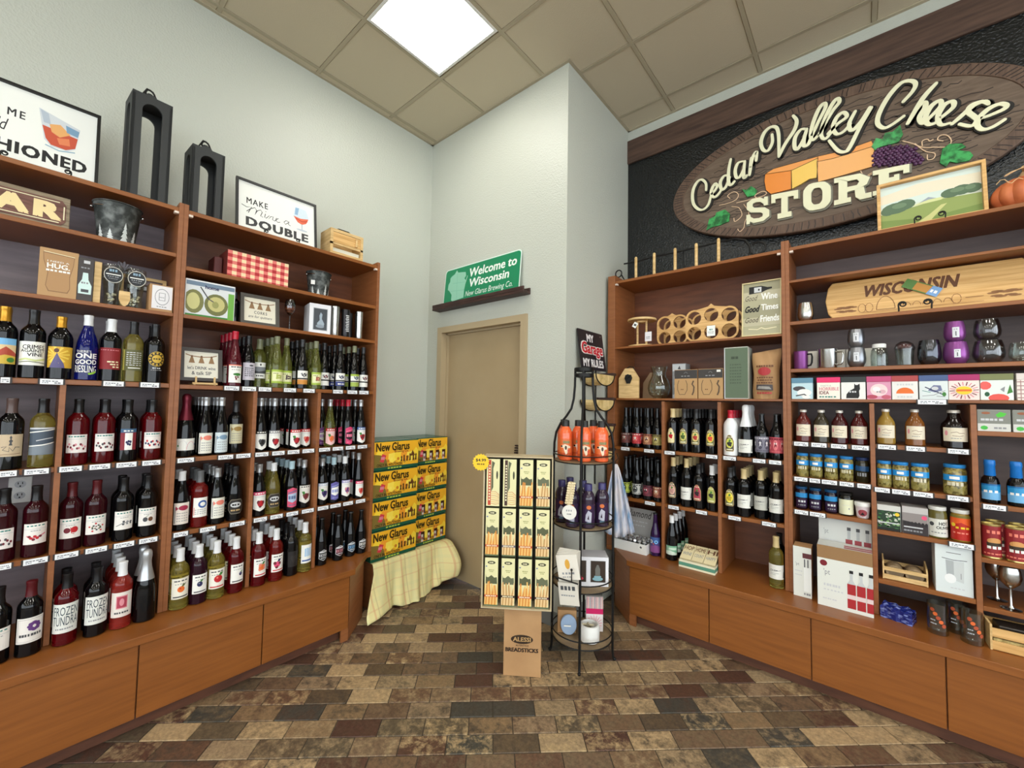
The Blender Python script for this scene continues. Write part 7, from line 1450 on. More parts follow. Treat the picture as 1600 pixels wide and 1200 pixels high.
for ch in 'STORE':
    c4 = SIGN['letters'][ch]; (xa, za), (xb, zb), (xc, zc), (xd, zd) = c4
    def mp(u, v, gx_=0.0, gz=0.0, k=1.0):
        u = 0.5+(u-0.5)*k; v = 0.5+(v-0.5)*k
        x = (1-v)*((1-u)*xd+u*xc)+v*((1-u)*xa+u*xb); z = (1-v)*((1-u)*zd+u*zc)+v*((1-u)*za+u*zb)
        return (x-X0+gx_, z-Z0+gz)
    f_ = MB(); e_ = MB()
    for pl in slab(ch):
        f_.prism([mp(u, v) for u, v in pl], -0.086, -0.078)
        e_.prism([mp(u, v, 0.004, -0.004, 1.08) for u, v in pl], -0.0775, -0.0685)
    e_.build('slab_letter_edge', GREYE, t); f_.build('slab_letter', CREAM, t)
CH = {'o': (226,134,44), 'y': (232,190,84), 't': (228,150,72), 'f': (232,168,96)}
ds = MB()
for i, (k_, pl) in enumerate(SIGN['cheese']):
    ds.prism([(x-X0, z-Z0) for x, z in pl], -0.076-0.0002*i, -0.0684, 'y', CH[k_])
ds.build('cheese_wedges', PAINT, t)
ol = MB()
for k_, pl in SIGN['cheese']:
    q = [(x-X0, -0.0775, z-Z0) for x, z in pl]; ol.tube(q, 0.0014, 4, closed=True)
ol.build('cheese_outline', EDGE, t)
gp = SIGN['grape']; gr = MB(); xs = [p[0] for p in gp]; zs = [p[1] for p in gp]
def inpoly(x, z, pl):
    r_ = False; j = len(pl)-1
    for i in range(len(pl)):
        if (pl[i][1] > z) != (pl[j][1] > z) and x < (pl[j][0]-pl[i][0])*(z-pl[i][1])/(pl[j][1]-pl[i][1])+pl[i][0]: r_ = not r_
        j = i
    return r_
zz = min(zs); row = 0
while zz < max(zs):
    xx = min(xs)+(0.009 if row % 2 else 0)
    while xx < max(xs):
        if inpoly(xx, zz, gp): gr.ball((xx-X0+rs.uniform(-0.002, 0.002), -0.074, zz-Z0+rs.uniform(-0.002, 0.002)), 0.0105, 8, 5)
        xx += 0.018
    zz += 0.0145; row += 1
gr.build('grape_cluster', noisecol(mat('grape purple', 'purple', 0.3), (62,34,62), (96,58,92), (1, 1, 1), 40), t, kind='stuff')
LEAF = noisecol(mat('leaf enamel', 'green', 0.35), (24,92,44), (60,160,84), (1, 1, 1), 30, 4, 0.4, 0.6)
for pl in SIGN['leaves']:
    MB().prism([(x-X0, z-Z0) for x, z in pl], -0.079, -0.0684).build('vine_leaf', LEAF, t)
VINE = mat('cream vine', (222,190,156), 0.5)
for pl in SIGN['vines']:
    q = smooth([(x-X0, z-Z0) for x, z in pl], 6); MB().tube([(p.x, -0.0715, p.y) for p in q], 0.0028, 6).build('vine_tendril', VINE, t)

# ------------------------------------------------------------------ door shelf and green sign
loc = (-2.345, YD, 2.284); t = thing('ledge_shelf', 'short dark brown picture ledge above the door', 'shelf', loc, 0)
DK = noisecol(mat('dark walnut', 'brown', 0.5), (44,28,24), (70,44,38), (2, 2, 14), 4)
MB().box(-0.515, -0.085, 0, 0.515, 0, 0.02, b=0.002).box(-0.515, -0.085, 0.02, 0.515, -0.073, 0.048, b=0.002).box(-0.515, -0.012, 0.02, 0.515, 0, 0.048, b=0.002).build('ledge', DK, t)
t = thing('welcome_sign', 'green road sign style plate welcoming to Wisconsin on the ledge', 'sign', (-2.335, YD-0.045, 2.305), 0, tilt=-0.09)
w_, h_ = 0.86, 0.335
def rr(w, h, r, n=5):
    out = []
    for cx, cz, a0 in ((w/2-r, h-r, 0), (-w/2+r, h-r, 90), (-w/2+r, r, 180), (w/2-r, r, 270)):
        for k in range(n+1): a = R(a0+90*k/n); out.append((cx+r*math.cos(a), cz+r*math.sin(a)))
    return out
MB().prism(rr(w_, h_, 0.03), 0, 0.004).build('plate', mat('white sign edge', (214,236,226), 0.4), t)
gd = D(w_, h_, None); gd.poly([((x+w_/2)/w_, z/h_) for x, z in [(a*0.985, 0.5*h_+(b-0.5*h_)*0.955) for a, b in rr(w_, h_, 0.03)]], (16,128,84))
gd.text('Welcome to', 0.36, 0.66, 0.95, 0.87, (226,240,232), 0.025, 0.1); gd.text('Wisconsin', 0.37, 0.40, 0.87, 0.60, (226,240,232), 0.025, 0.1); gd.text('New Glarus Brewing Co.', 0.32, 0.13, 0.92, 0.31, (214,236,226), 0.0, 0.25)
gd.poly([(0.10,0.8),(0.14,0.84),(0.17,0.93),(0.19,0.86),(0.25,0.84),(0.3,0.82),(0.31,0.72),(0.29,0.66),(0.31,0.6),(0.33,0.72),(0.335,0.7),(0.31,0.5),(0.30,0.36),(0.30,0.16),(0.14,0.12),(0.12,0.16),(0.12,0.3),(0.08,0.42),(0.055,0.46),(0.06,0.6),(0.08,0.66),(0.08,0.76)], (140,196,170))
gd.line([(0.12,0.6),(0.3,0.56)],0.008,(110,176,146)); gd.line([(0.18,0.84),(0.2,0.16)],0.008,(110,176,146)); gd.line([(0.1,0.4),(0.3,0.36)],0.008,(110,176,146))
gd.build('sign_print', GLOSS, t, off=(0, -0.0002, 0))

# ------------------------------------------------------------------ beer cases and the cloth
def case(x, y, z, w, dp, h, label, slots):
    t = thing('beer_case', label, 'case', (x, y, z), PI/2, 'stacked beer cases')
    MB().box(-w/2, 0.0008, 0, w/2, dp, h-0.002, (30,84,62), b=0.003).build('carton', GLOSS, t)
    d = D(w-0.004, h-0.006, (240,180,42)); d.rect(0,0,1,0.11,(28,84,62)); d.rect(0,0.975,1,1,(28,84,62)); d.squig(0.3,0.02,0.62,0.07,'lime',5)
    for i in range(7): d.poly([(0.02+0.14*i, 0.3+0.1*(i % 2)), (0.12+0.14*i, 0.22), (0.22+0.14*i, 0.34), (0.2+0.14*i, 0.6), (0.1+0.14*i, 0.72-0.08*(i % 3)), (0.03+0.14*i, 0.55)], ((246,212,64), (240,160,48), (250,222,84))[i % 3])
    for i in range(9): d.ell(0.3+0.075*i, 0.3+0.08*math.sin(i*2.3), 0.03, 0.06, ((206,130,40), (252,228,96), (196,150,52))[i % 3], 8, same=i > 0)
    if not slots or True: 
        d.poly([(0,0.1),(0.3,0.1),(0.26,0.36),(0.14,0.52),(0,0.56)],(128,108,50)); d.poly([(0.12,0.3),(0.2,0.26),(0.26,0.5),(0.17,0.56)],(206,60,70)); d.squig(0.15,0.36,0.23,0.46,'rose',2)
    d.text('New Glarus',0.04,0.66,0.78,0.94,(62,48,18),0.035); d.text('Brewing Co.',0.44,0.55,0.76,0.66,(150,70,30),0.02)
    d.text('ONLY IN WISCONSIN',0.06,0.12,0.62,0.22,(60,44,20),0.02)
    if slots:
        for i in range(4):
            x_ = 0.22+0.2*i; d.rect(x_,0.18,x_+0.11,0.5,(60,30,20)); d.rect(x_+0.01,0.12,x_+0.07,0.4,(206,196,190)); d.rect(x_+0.02,0.2,x_+0.06,0.3,(150,60,40))
    else:
        for x_, hh_ in ((0.6,0.2),(0.66,0.24),(0.73,0.2),(0.8,0.28),(0.88,0.22),(0.94,0.26)):
            d.poly([(x_-0.02,0.24),(x_+0.02,0.24),(x_+0.015,0.24+hh_*0.6),(x_+0.02,0.24+hh_*0.8),(x_,0.24+hh_),(x_-0.018,0.24+hh_*0.8),(x_-0.012,0.24+hh_*0.55)],(84,58,30),same=False)
        d.poly([(0.8,0.4),(0.92,0.42),(0.86,0.62)],(100,60,30))
    d.build('front_print', GLOSS, t, off=(0, 0, 0.003)); return t
zs_ = [0.3385, 0.553, 0.7675, 0.982]; names = ['bottom', 'second lowest', 'second highest', 'top']
for i, z in enumerate(zs_):
    case(-2.655, 1.797, z, 0.386, 0.33, 0.2135, '%s yellow beer case of the near column, beside the shelves' % names[i], False)
    case(-2.70, 2.16, z, 0.33, 0.29, 0.2135, '%s yellow beer case of the far column, beside the door' % names[i], i != 2)
t = thing('low_platform', 'low wooden platform hidden under the plaid cloth', 'platform', (-2.83, 1.965, 0), 0)
MB().box(-0.16, -0.34, 0.0, 0.17, 0.355, 0.33, b=0.002).build('box', WOOD, t)
vs = []; fs = []; nu, nv = 60, 26; U0, U1 = 1.612, 2.325
for j in range(nv+1):
    v = j/nv
    for i in range(nu+1):
        u = i/nu; y = U0+(U1-U0)*u
        if v < 0.12: q = v/0.12; x = -2.70+0.062*q; z = 0.3335+0.0012
        else:
            q = (v-0.12)/0.88; fold = 0.020*math.sin(u*15+0.8*math.sin(u*5)+q)*q+0.010*math.sin(u*37+2+q*2)*q+0.006*math.sin(u*61+q*5)*q
            flare = 0.05*q+0.05*q*q*(1-u)
            x = -2.636+flare+fold; drop = 0.335*(1-0.0)-0.335*q*(1.0-0.10*math.sin(u*7+1.0)-0.16*u*u)
            z = max(0.004+0.004*math.sin(u*20), drop)
        if u < 0.12 and v > 0.3:
            k_ = (0.12-u)/0.12*min(1, (v-0.3)/0.6); x += 0.07*k_; y -= 0.13*k_
        if u > 0.82 and v > 0.12: k_ = (u-0.82)/0.18; x += 0.10*math.sin(k_*PI*0.62)*math.sin(PI*min(1, q*0.8+0.05)); z = max(z, 0.05*k_*q)
        if u < 0.6: x += 0.0
        vs.append((x, y, z))
for j in range(nv):
    for i in range(nu): q = j*(nu+1)+i; fs.append((q, q+1, q+nu+2, q+nu+1))
CL = mat('yellow plaid cloth', (232,220,160), 0.85); n, l = nt(CL); gg = n.new('ShaderNodeTexCoord'); sp = n.new('ShaderNodeSeparateXYZ'); l.new(gg.outputs['Object'], sp.inputs[0])
def stripe(src, scale, off, lo, wid):
    m1 = n.new('ShaderNodeMath'); m1.operation = 'MULTIPLY_ADD'; m1.inputs[1].default_value = scale; m1.inputs[2].default_value = off; l.new(src, m1.inputs[0])
    m2 = n.new('ShaderNodeMath'); m2.operation = 'FRACT'; l.new(m1.outputs[0], m2.inputs[0]); m3 = n.new('ShaderNodeMath'); m3.operation = 'COMPARE'; m3.inputs[1].default_value = lo; m3.inputs[2].default_value = wid; l.new(m2.outputs[0], m3.inputs[0]); return m3.outputs[0]
cur = None; base = (*s2l((230,218,158)), 1)
for src, sc, of, wd, colr, fac in ((sp.outputs[1], 7, 0.1, 0.10, (214,212,160), 0.35), (sp.outputs[2], 9, 0.3, 0.10, (214,212,160), 0.3), (sp.outputs[1], 7, 0.62, 0.05, (214,150,110), 0.45), (sp.outputs[2], 9, 0.75, 0.04, (214,160,120), 0.3), (sp.outputs[1], 7, 0.38, 0.03, (176,160,120), 0.4)):
    s_ = stripe(src, sc, of, 0.5, wd); mf = n.new('ShaderNodeMath'); mf.operation = 'MULTIPLY'; mf.inputs[1].default_value = fac; l.new(s_, mf.inputs[0])
    mx = n.new('ShaderNodeMix'); mx.data_type = 'RGBA'; l.new(mf.outputs[0], mx.inputs[0])
    if cur is None: mx.inputs[6].default_value = base
    else: l.new(cur, mx.inputs[6])
    mx.inputs[7].default_value = (*s2l(colr), 1); cur = mx.outputs[2]
l.new(cur, bsdf(CL).inputs['Base Color'])
o = MB().add(vs, fs, None, True).build('tablecloth', CL); m_ = o.modifiers.new('s', 'SOLIDIFY'); m_.thickness = 0.002; m_.offset = 1.0
tagp(o, 'pale yellow plaid cloth draped under the beer cases to the floor', 'cloth')

# ------------------------------------------------------------------ breadstick display
ang_ = R(36.09)
t = thing('breadstick_display', 'cardboard breadstick display stand before the door', 'display stand', (-1.518, 1.744, 0.0005), ang_)
MB().box(0, 0, 0, 0.205, 0.15, 0.37, b=0.001).build('pedestal', KRAFT, t)
d = D(0.185, 0.37, None); d.ell(0.5,0.53,0.33,0.066,(50,34,20),22); d.text('ALESSI',0.24,0.50,0.76,0.56,(178,142,92),0.03); d.text('AUTENTICO',0.32,0.43,0.7,0.455,(50,34,20),0.02); d.text('BREADSTICKS',0.02,0.35,0.98,0.405,(50,34,20),0.05)
d.build('pedestal_print', PRINT, t, off=(0.100, -0.0004, 0))
TR = noisecol(mat('tray card', 'kraft', 0.7), (176,160,126), (196,180,146), (1,1,1), 6); TD = mat('dark tray inside', (58,54,42), 0.7)
TX0, TX1, TZ0, TZ1 = -0.125, 0.258, 0.372, 1.193
mb = MB(); e = 0.007
mb.box(TX0, -0.04, TZ0, TX1, 0.075, TZ0+e).box(TX0, -0.03, TZ1-e, TX1, 0.075, TZ1).box(TX0, -0.035, TZ0+e, TX0+e, 0.075, TZ1-e).box(TX1-e, -0.035, TZ0+e, TX1, 0.075, TZ1-e).box(TX0, 0.068, TZ0+e, TX1, 0.075, TZ1-e)
mb.build('tray', TR, t)
MB().box(TX0+e+0.0005, 0.060, TZ0+e, TX1-e-0.0005, 0.0675, TZ1-e).build('tray_lining', TD, t)
BX = mat('breadstick carton', (96,100,64), 0.5)
def bread(i, j, band, bandc, hills, tilted=False):
    cw = (TX1-TX0-2*e)/4; ch = (TZ1-TZ0-2*e)/3
    cx = TX0+e+cw*(i+0.5); cz = TZ0+e+ch*(2-j)+0.001
    M = Matrix.Translation((-1.518, 1.744, 0)) @ Matrix.Rotation(ang_, 4, 'Z')
    p = M @ Vector((cx, -0.028+0.0, cz+0.0006))
    b = thing('breadstick_box', BLAB[(i, j)], 'box', p, ang_, 'breadstick boxes')
    w_, h_ = 0.073, 0.258
    MB().box(-w_/2, 0.0006, 0, w_/2, 0.045, h_, b=0.0008).build('carton', BX, b)
    d = D(w_, h_, (222,216,166))
    if tilted:
        d.rect(0.12,0.02,0.34,0.98,band); [d.rect(0.18,0.12+0.06*k,0.28,0.155+0.06*k,'cream',same=k > 0) for k in range(13)]
        d.poly([(0.36,0.3),(0.52,0.4),(0.5,0.8),(0.62,0.92),(0.4,0.96),(0.36,0.7)],hills); d.ell(0.8,0.66,0.07,0.09,(60,60,40),12)
        for k in range(7): d.line([(0.36,0.06+0.04*k),(0.7,0.04+0.045*k),(0.98,0.06+0.03*k)],0.012,(226,170,110) if k % 2 else (206,140,90))
    else:
        d.ell(0.5,0.9,0.3,0.034,(70,70,48),16); d.squig(0.34,0.885,0.66,0.912,'cream',4); d.ell(0.12,0.82,0.07,0.015,(110,120,160),8); d.squig(0.3,0.735,0.72,0.755,(150,150,90),5); d.squig(0.36,0.705,0.66,0.72,(150,150,90),4)
        d.poly([(0.08,0.46),(0.08,0.66),(0.12,0.6),(0.28,0.59),(0.5,0.64),(0.72,0.59),(0.92,0.6),(0.95,0.46)],hills)
        d.rect(0.0,0.0,1,0.03,(96,110,80)); d.poly([(0.72,0.02),(0.92,0.02),(0.95,0.2)],(70,100,60))
        sc = (214,138,58) if bandc == 'red' else (196,150,92)
        for k in range(9):
            x = 0.06+0.11*k; d.line([(x-0.05,0.03),(x,0.26),(x+rs.uniform(-0.06,0.12),0.47+rs.uniform(-0.08,0.06))],0.028,sc if k % 2 else ((236,190,110) if bandc == 'red' else (232,200,146)))
        d.rect(0,0.19,1,0.235,band); d.squig(0.1,0.2,0.9,0.225,'cream',6)
    d.build('front_print', PRINT, b)
BL_ = ['leftmost', 'second', 'third', 'rightmost']; RL = ['top', 'middle', 'bottom']
BLAB = {(i, j): '%s breadstick box in the %s row of the display' % (BL_[i], RL[j]) for i in range(4) for j in range(3)}
RB, PB, BB = (190,70,44), (84,44,58), (70,42,36)
tab = [[(RB,'red',1),(BB,'b',1),(RB,'red',0),(PB,'p',0)], [(RB,'red',0),((110,96,120),'p',0),(RB,'red',0),(PB,'p',0)], [(RB,'red',0),(BB,'b',0),(RB,'red',0),(PB,'p',0)]]
for j in range(3):
    for i in range(4):
        bnd, bc, tl = tab[j][i]; bread(i, j, bnd, bc, (86,90,62) if (i+j) % 2 == 0 else (100,104,78), bool(tl))
sbt = MB(); sp_ = [(0.048*(1 if k % 2 else 0.86)*math.cos(2*PI*k/36), 0.048*(1 if k % 2 else 0.86)*math.sin(2*PI*k/36)) for k in range(36)]
M = Matrix.Translation((TX0-0.015, -0.042, 1.158))
MB().prism(sp_, -0.0006, 0.0006, M=M).build('price_burst', mat('starburst yellow', (240,196,36), 0.5), t)
D(0.07, 0.04, None).text('$4.99', 0.1, 0.5, 0.9, 0.95, 'black', 0.02).squig(0.2,0.1,0.8,0.3,(120,90,20),4).build('burst_lettering', PRINT, t, off=(TX0-0.015, -0.0432, 1.14))

# ------------------------------------------------------------------ bottle shaped wire rack
RC = (-1.29, 2.187)
t = thing('wire_rack', 'black bottle shaped wire rack with round shelves', 'rack', (RC[0], RC[1], 0.0), math.atan2(-0.163, 0.083))
RR = 0.178
for k in range(4):
    a = k*PI/2; c_, s_ = math.cos(a), math.sin(a)
    pf = [(RR+0.012, 0.004), (RR+0.004, 0.02), (RR, 0.06), (RR, 1.18), (RR*0.99, 1.25), (RR*0.93, 1.315), (RR*0.78, 1.37), (RR*0.58, 1.415), (RR*0.42, 1.46), (RR*0.34, 1.52), (0.054, 1.60), (0.052, 1.70)]
    mb = MB(); mb.tube([(r_*c_, r_*s_, z) for r_, z in pf], 0.0072, 8); mb.ball(((RR+0.012)*c_, (RR+0.012)*s_, 0.010), 0.0095, 8, 6)
    mb.build('leg', BLACKM, t)
mb = MB()
for z in (1.665, 1.70): mb.lathe([(0.052, z-0.012), (0.058, z-0.012), (0.060, z), (0.058, z+0.010), (0.052, z+0.010), (0.052, z-0.012)], 26, cap=False)
mb.build('neck_collar', BLACKM, t)
DISC = noisecol(mat('rack disc wood', 'tan', 0.6), (120,100,74), (150,128,96), (2, 2, 2), 6)
for z in (0.125, 0.43, 0.775, 1.145):
    MB().lathe([(0, z), (RR-0.008, z), (RR-0.006, z+0.003), (RR-0.006, z+0.009), (0, z+0.011)], 40).build('round_shelf', DISC, t)
    mb = MB()
    for zz in (z+0.004, z+0.045): mb.tube([((RR-0.001)*math.cos(2*PI*i/40), (RR-0.001)*math.sin(2*PI*i/40), zz) for i in range(40)], 0.0036, 6, closed=True)
    mb.build('hoop', BLACKM, t)
def rackpos(u, w_, z):
    # u to the right as seen from the room, w_ towards the room
    ux_, uy_ = 0.8614, 0.508; nx_, ny_ = 0.508, -0.8614
    return (RC[0]+ux_*u+nx_*w_, RC[1]+uy_*u+ny_*w_, z)
FZ = math.atan2(0.508, 0.8614)
ORG = mat('orange drink', (232,100,52), 0.1, coat=0.5); ORL = mat('orange drink rim', (190,66,34), 0.2)
def sodab(u, w_, z, label, glass, capm, art, h=0.24, r=0.042):
    b = thing('drink_bottle', label, 'bottle', rackpos(u, w_, z), FZ+rs.uniform(-0.15, 0.15), 'drink bottles on the wire rack')
    MB().lathe([(r*0.86,0),(r*0.97,0.005),(r*0.97,h*0.52),(r,h*0.56),(r*0.96,h*0.6),(r,h*0.64),(r*0.95,h*0.70),(r*0.78,h*0.775),(r*0.5,h*0.845),(r*0.47,h*0.87),(0,h*0.88)], 22).build('body', glass, b)
    MB().lathe([(r*0.52,h*0.845),(r*0.56,h*0.85),(r*0.54,h*0.99),(r*0.5,h),(0,h)], 18).build('cap', capm, b)
    art().build('label', GLOSS, b, cyl=r*0.97+0.001, off=(0, 0, 0.02))
def oart():
    d = D(0.085, 0.105, (214,104,50)); d.rect(0,0,1,0.24,(190,80,40)); d.poly([(0.18,0.62),(0.5,0.72),(0.9,0.6),(0.9,0.5),(0.7,0.5),(0.66,0.2),(0.56,0.14),(0.46,0.34),(0.4,0.52),(0.2,0.54)],(226,206,176)); d.ell(0.56,0.52,0.08,0.12,(70,50,40),8); d.ell(0.26,0.6,0.08,0.05,'black',8); d.rect(0.36,0.76,0.84,0.9,(130,120,70)); d.poly([(0.66,0.4),(0.8,0.44),(0.76,0.26)],(206,60,60)); d.squig(0.2,0.04,0.8,0.12,'orange',4); return d
def part_():
    d = D(0.085, 0.115, (52,34,64)); d.poly([(0.3,0.2),(0.7,0.1),(0.74,0.6),(0.5,0.72),(0.34,0.5)],(176,176,190)); d.ell(0.54,0.86,0.16,0.1,(206,110,60),9); d.rect(0.4,0.04,0.7,0.14,(80,110,130)); d.poly([(0.44,0.3),(0.56,0.26),(0.54,0.5)],(60,44,60)); return d
CAPB = mat('black bottle cap', (26,26,26), 0.4); PU = mat('dark grape drink', (44,30,50), 0.12, coat=0.5); CAPP = mat('purple shrink cap', (54,48,100), 0.35)
for u, w_, lb in ((-0.105, 0.06, 'front left orange bottle on the top rack tier'), (0.005, 0.09, 'front middle orange bottle on the top rack tier'), (0.105, 0.07, 'front right orange bottle on the top rack tier'), (-0.12, -0.045, 'rear left orange bottle on the top rack tier'), (-0.03, -0.0, 'centre orange bottle on the top rack tier'), (0.06, -0.05, 'rear right orange bottle on the top rack tier')):
    sodab(u, w_, 1.1565, lb, ORG, CAPB, oart, 0.235, 0.041)
for u, w_, lb in ((-0.06, 0.115, 'front left grape bottle on the second rack tier'), (0.03, 0.115, 'front middle grape bottle on the second rack tier'), (0.11, 0.06, 'front right grape bottle on the second rack tier'), (-0.125, 0.03, 'far left grape bottle on the second rack tier'), (0.0, 0.01, 'centre grape bottle on the second rack tier'), (-0.08, -0.07, 'rear grape bottle on the second rack tier')):
    sodab(u, w_, 0.7865, lb, PU, CAPP, part_, 0.245, 0.041)
# brush and round tag hanging on the left of the second tier
b = thing('bottle_brush', 'cream wooden beaded brush hanging on the rack', 'brush', rackpos(-0.078, 0.19, 0.90), FZ)
mb = MB()
for i in range(9):
    for j in (-1.5, -0.5, 0.5, 1.5): mb.ball((j*0.0105+0.002*i, -0.004, 0.035+i*0.0135), 0.0075, 7, 5)
mb.build('beads', mat('cream wood beads', (222,206,168), 0.5), b, kind='stuff')
MB().tube([(0,0.004,0.0),(0.002,0.004,0.05),(0.014,0.004,0.15)], [0.008,0.016,0.014], 8).build('handle', mat('cream wood', (206,188,150), 0.5), b)
dd = D(0.08, 0.08, None); dd.ell(0.5,0.5,0.5,0.5,(222,220,212),26); dd.squig(0.28,0.56,0.74,0.68,'grey',3); dd.squig(0.34,0.34,0.66,0.42,'dgrey',3); dd.build('round_tag', PRINT, b, off=(0.004, -0.014, -0.055))
MB().lathe([(0.04,0),(0.04,0.006),(0,0.006)], 26, M=Matrix.Translation((0.004,-0.0075,-0.015)) @ Matrix.Rotation(PI/2,4,'X')).build('tag_disc', WHITEP, b)
# white window box on the third tier
def rbox(u, w_, z, w, dp, h, label, col, front, name, dr=0.0, cat='box'):
    b = thing(name, label, cat, rackpos(u, w_, z), FZ+dr)
    MB().box(-w/2, 0.0006, 0, w/2, dp, h, col, b=0.001).build('carton', PRINT, b); front.build('front_print', GLOSS, b); return b
a = D(0.23, 0.165, (226,226,230)); 
for x0, cc in ((0.07, (200,60,80)), (0.55, (130,170,180))):
    a.rect(x0,0.14,x0+0.38,0.88,(140,140,140)); a.rect(x0+0.01,0.15,x0+0.37,0.87,(58,48,40)); a.ell(x0+0.18,0.26,0.13,0.07,cc); a.ell(x0+0.18,0.34,0.09,0.05,cc); a.poly([(x0+0.12,0.36),(x0+0.24,0.36),(x0+0.24,0.6),(x0+0.2,0.74),(x0+0.16,0.74),(x0+0.12,0.6)],(110,110,104))
rbox(0.035, 0.085, 0.4415, 0.23, 0.12, 0.165, 'white twin window box on the third rack tier', (206,206,212), a, 'window_box', 0.12)
# booklets in wire pocket
b = thing('booklet_pocket', 'wire pocket of cream booklets on the left of the rack', 'leaflet holder', rackpos(-0.072, 0.215, 0.455), FZ-0.25)
for i in range(5):
    M = Matrix.Translation((0.004*i, -0.010*i, 0.10-0.004*i)) @ Matrix.Rotation(-0.05*i, 4, 'Y') @ Matrix.Rotation(-0.08, 4, 'X')
    MB().box(-0.06, 0, 0, 0.06, 0.005, 0.13, (214,208,196), M=M).build('booklet', PRINT, b)
dd = D(0.12, 0.13, (224,218,206)); dd.ell(0.5,0.62,0.12,0.2,(214,160,60),10); dd.squig(0.2,0.22,0.8,0.3,'grey',4); dd.squig(0.2,0.1,0.6,0.14,'grey',4); dd.build('booklet_cover', PRINT, b, M=Matrix.Translation((0.016, -0.041, 0.084)) @ Matrix.Rotation(-0.2, 4, 'Y') @ Matrix.Rotation(-0.08, 4, 'X'))
for i in range(3): MB().box(-0.055, 0, 0, 0.055, 0.005, 0.12, (206,200,186), M=Matrix.Translation((0.006*i, -0.010*i, -0.04-0.01*i)) @ Matrix.Rotation(-0.06*i, 4, 'Y')).build('booklet', PRINT, b)
dd = D(0.11, 0.12, (214,208,196)); dd.text('LAUREN',0.12,0.66,0.9,0.84,'black',0.02) if False else dd.squig(0.12,0.66,0.9,0.84,'dgrey',4); dd.squig(0.12,0.4,0.86,0.46,'grey',6); dd.build('booklet_cover', PRINT, b, M=Matrix.Translation((0.012, -0.0212, -0.06)) @ Matrix.Rotation(-0.12, 4, 'Y'))
MB().tube([(-0.065,-0.05,0.09),(0.065,-0.05,0.075)], 0.004, 6).tube([(0.03,-0.052,0.08),(0.03,-0.055,0.14)], 0.003, 6).ball((0.03,-0.055,0.145), 0.007, 8, 5).build('wire_clip', BLACKM, b)
# bottom tier
b = thing('round_plaque', 'pale blue round plate leaning in a kraft sleeve on the bottom tier', 'plate', rackpos(-0.085, 0.04, 0.137), FZ+0.1)
MB().box(-0.055, 0.01, 0, 0.055, 0.05, 0.13, b=0.002).build('sleeve', KRAFT, b)
MB().lathe([(0,0),(0.052,0),(0.056,0.004),(0.052,0.009),(0,0.010)], 28, M=Matrix.Translation((0.008,-0.006,0.058)) @ Matrix.Rotation(PI/2-0.15,4,'X'), sx=0.85).build('plate', mat('pale blue enamel', (150,172,200), 0.3), b)
MB().box(-0.02, -0.0285, 0.055, 0.02, -0.027, 0.063, 'white', M=Matrix.Rotation(0.0,4,'Y')).build('white_strip', PRINT, b)
b = thing('ceramic_pot', 'white ceramic pot with a beige starfish shape inside', 'pot', rackpos(0.045, 0.075, 0.137), FZ)
MB().lathe([(0.048,0),(0.055,0.004),(0.057,0.07),(0.054,0.09),(0.046,0.092),(0.046,0.02),(0,0.02)], 26).build('pot', WHITEP, b)
MB().prism([(0.035*(1 if k % 2 == 0 else 0.45)*math.cos(2*PI*k/10+0.3), 0.035*(1 if k % 2 == 0 else 0.45)*math.sin(2*PI*k/10+0.3)) for k in range(10)], -0.004, 0.004, M=Matrix.Translation((-0.01,-0.01,0.085)) @ Matrix.Rotation(0.7,4,'X')).build('star', mat('beige felt', (176,164,136), 0.8), b)
a = D(0.1, 0.2, (232,226,224)); [a.rect(0.03+0.09*i,0.66,0.07+0.09*i,1,((150,60,70),(206,120,110),(90,60,60))[i % 3],same=i > 0) for i in range(11)]; a.rect(0,0.5,1,0.66,(206,40,100)); [a.line([(0.5,0.2),(0.5+0.45*math.cos(R(k*24)),0.26+0.22*math.sin(R(k*24)))],0.01,'pink') for k in range(15)]
rbox(0.075, -0.02, 0.137, 0.1, 0.02, 0.2, 'striped and magenta card standing behind the white pot', (226,220,218), a, 'gift_card', 0.1, 'card')

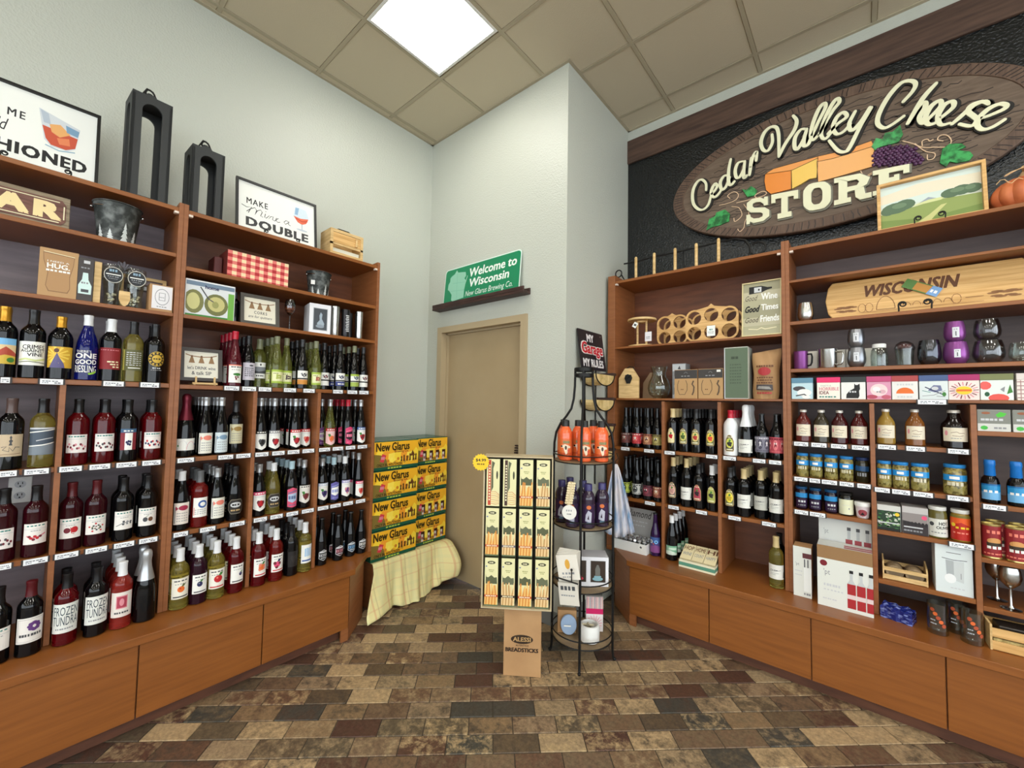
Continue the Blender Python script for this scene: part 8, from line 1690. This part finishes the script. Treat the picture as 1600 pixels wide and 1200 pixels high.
# ------------------------------------------------------------------ hanging sign and scoop rack on the return wall
t = thing('scoop_rack', 'black wall rack with pale wooden half round trays', 'rack', (XP, 2.645, 0.9), PI/2)
LW = noisecol(mat('pale knotty pine', 'tan', 0.5), (190,160,100), (224,198,140), (1, 1, 1), 22, 4)
mb = MB()
for s in (-0.09, 0.09): mb.tube([(s, -0.010, 0.0), (s, -0.010, 1.02)], 0.005, 6)
mb.build('wire_post', BLACKM, t)
for z in (0.80, 0.62, 0.43, 0.25):
    for y0, y1, nm_, m_ in ((-0.135, -0.02, 'tray', LW),):
        n_ = 12; pf = [(0.135*math.cos(PI+PI*k/n_), 0.0+0.075*math.sin(PI+PI*k/n_)) for k in range(n_+1)]
        MB().prism(pf, y0, y1, M=Matrix.Translation((0, 0, z))).build('tray', m_, t)
    mb = MB()
    for yy in (-0.1375, -0.0175): mb.tube([(0.138*math.cos(PI+PI*k/14), yy, z+0.078*math.sin(PI+PI*k/14)) for k in range(15)], 0.0045, 6)
    mb.tube([(0.138, -0.1375, z), (0.138, -0.0175, z)], 0.0045, 6); mb.build('tray_band', BLACKM, t)
    MB().box(0.105, -0.145, z+0.001, 0.155, -0.01, z+0.02, b=0.002).build('end_rail', DK, t)
t = thing('garage_sign', 'black garage rules sign with red script hanging on the scoop rack', 'sign', (XP+0.055, 2.635, 1.735), PI/2, tilt=-0.14)
MB().prism(rr(0.36, 0.29, 0.006, 2), 0.0, 0.004).build('plate', mat('black enamel plate', (34,32,38), 0.3), t)
d = D(0.36, 0.29, None); d.text('MY',0.34,0.72,0.6,0.9,(226,222,222),0.05); d.text('Garage',0.09,0.32,0.93,0.7,(236,226,222),0.09,0.1);  d.text('MY RULES',0.1,0.08,0.9,0.27,(226,222,222),0.04); d.ell(0.9,0.92,0.012,0.014,'lgrey',8)
d.build('sign_print', GLOSS, t)
D(0.36, 0.29, None).text('Garage',0.1,0.33,0.92,0.69,(196,44,56),0.035,0.1).build('script_print', GLOSS, t, off=(0, -0.0016, 0))
# tea towels
t = thing('tea_towel', 'hanging blue and pink watercolour tea towel beside the rack', 'towel', (-1.36, 2.76, 1.06), 0.55)
vs = []; fs = []; nu, nv = 34, 14
for j in range(nv+1):
    v = j/nv; wv = 0.012+0.105*v**0.8
    for i in range(nu+1):
        u = i/nu*2-1; vs.append((u*wv+0.02*v, 0.016*math.sin(u*14)*v**0.6, -0.50*v-0.02*math.cos(u*3)*v))
for j in range(nv):
    for i in range(nu): q = j*(nu+1)+i; fs.append((q, q+1, q+nu+2, q+nu+1))
TW = noisecol(mat('watercolour towel', 'sky', 0.8), (112,150,190), (226,222,226), (6, 6, 1.5), 4, 3, 0.35, 0.6)
o = MB().add(vs, fs, None, True).build('cloth', TW, t); m_ = o.modifiers.new('s', 'SOLIDIFY'); m_.thickness = 0.002
MB().tube([(0,0,-0.03),(0,0.01,0.02),(0.02,0.02,0.04),(0.01,0.04,0.075)], 0.003, 6).build('hanging_loop', BLACKM, t)
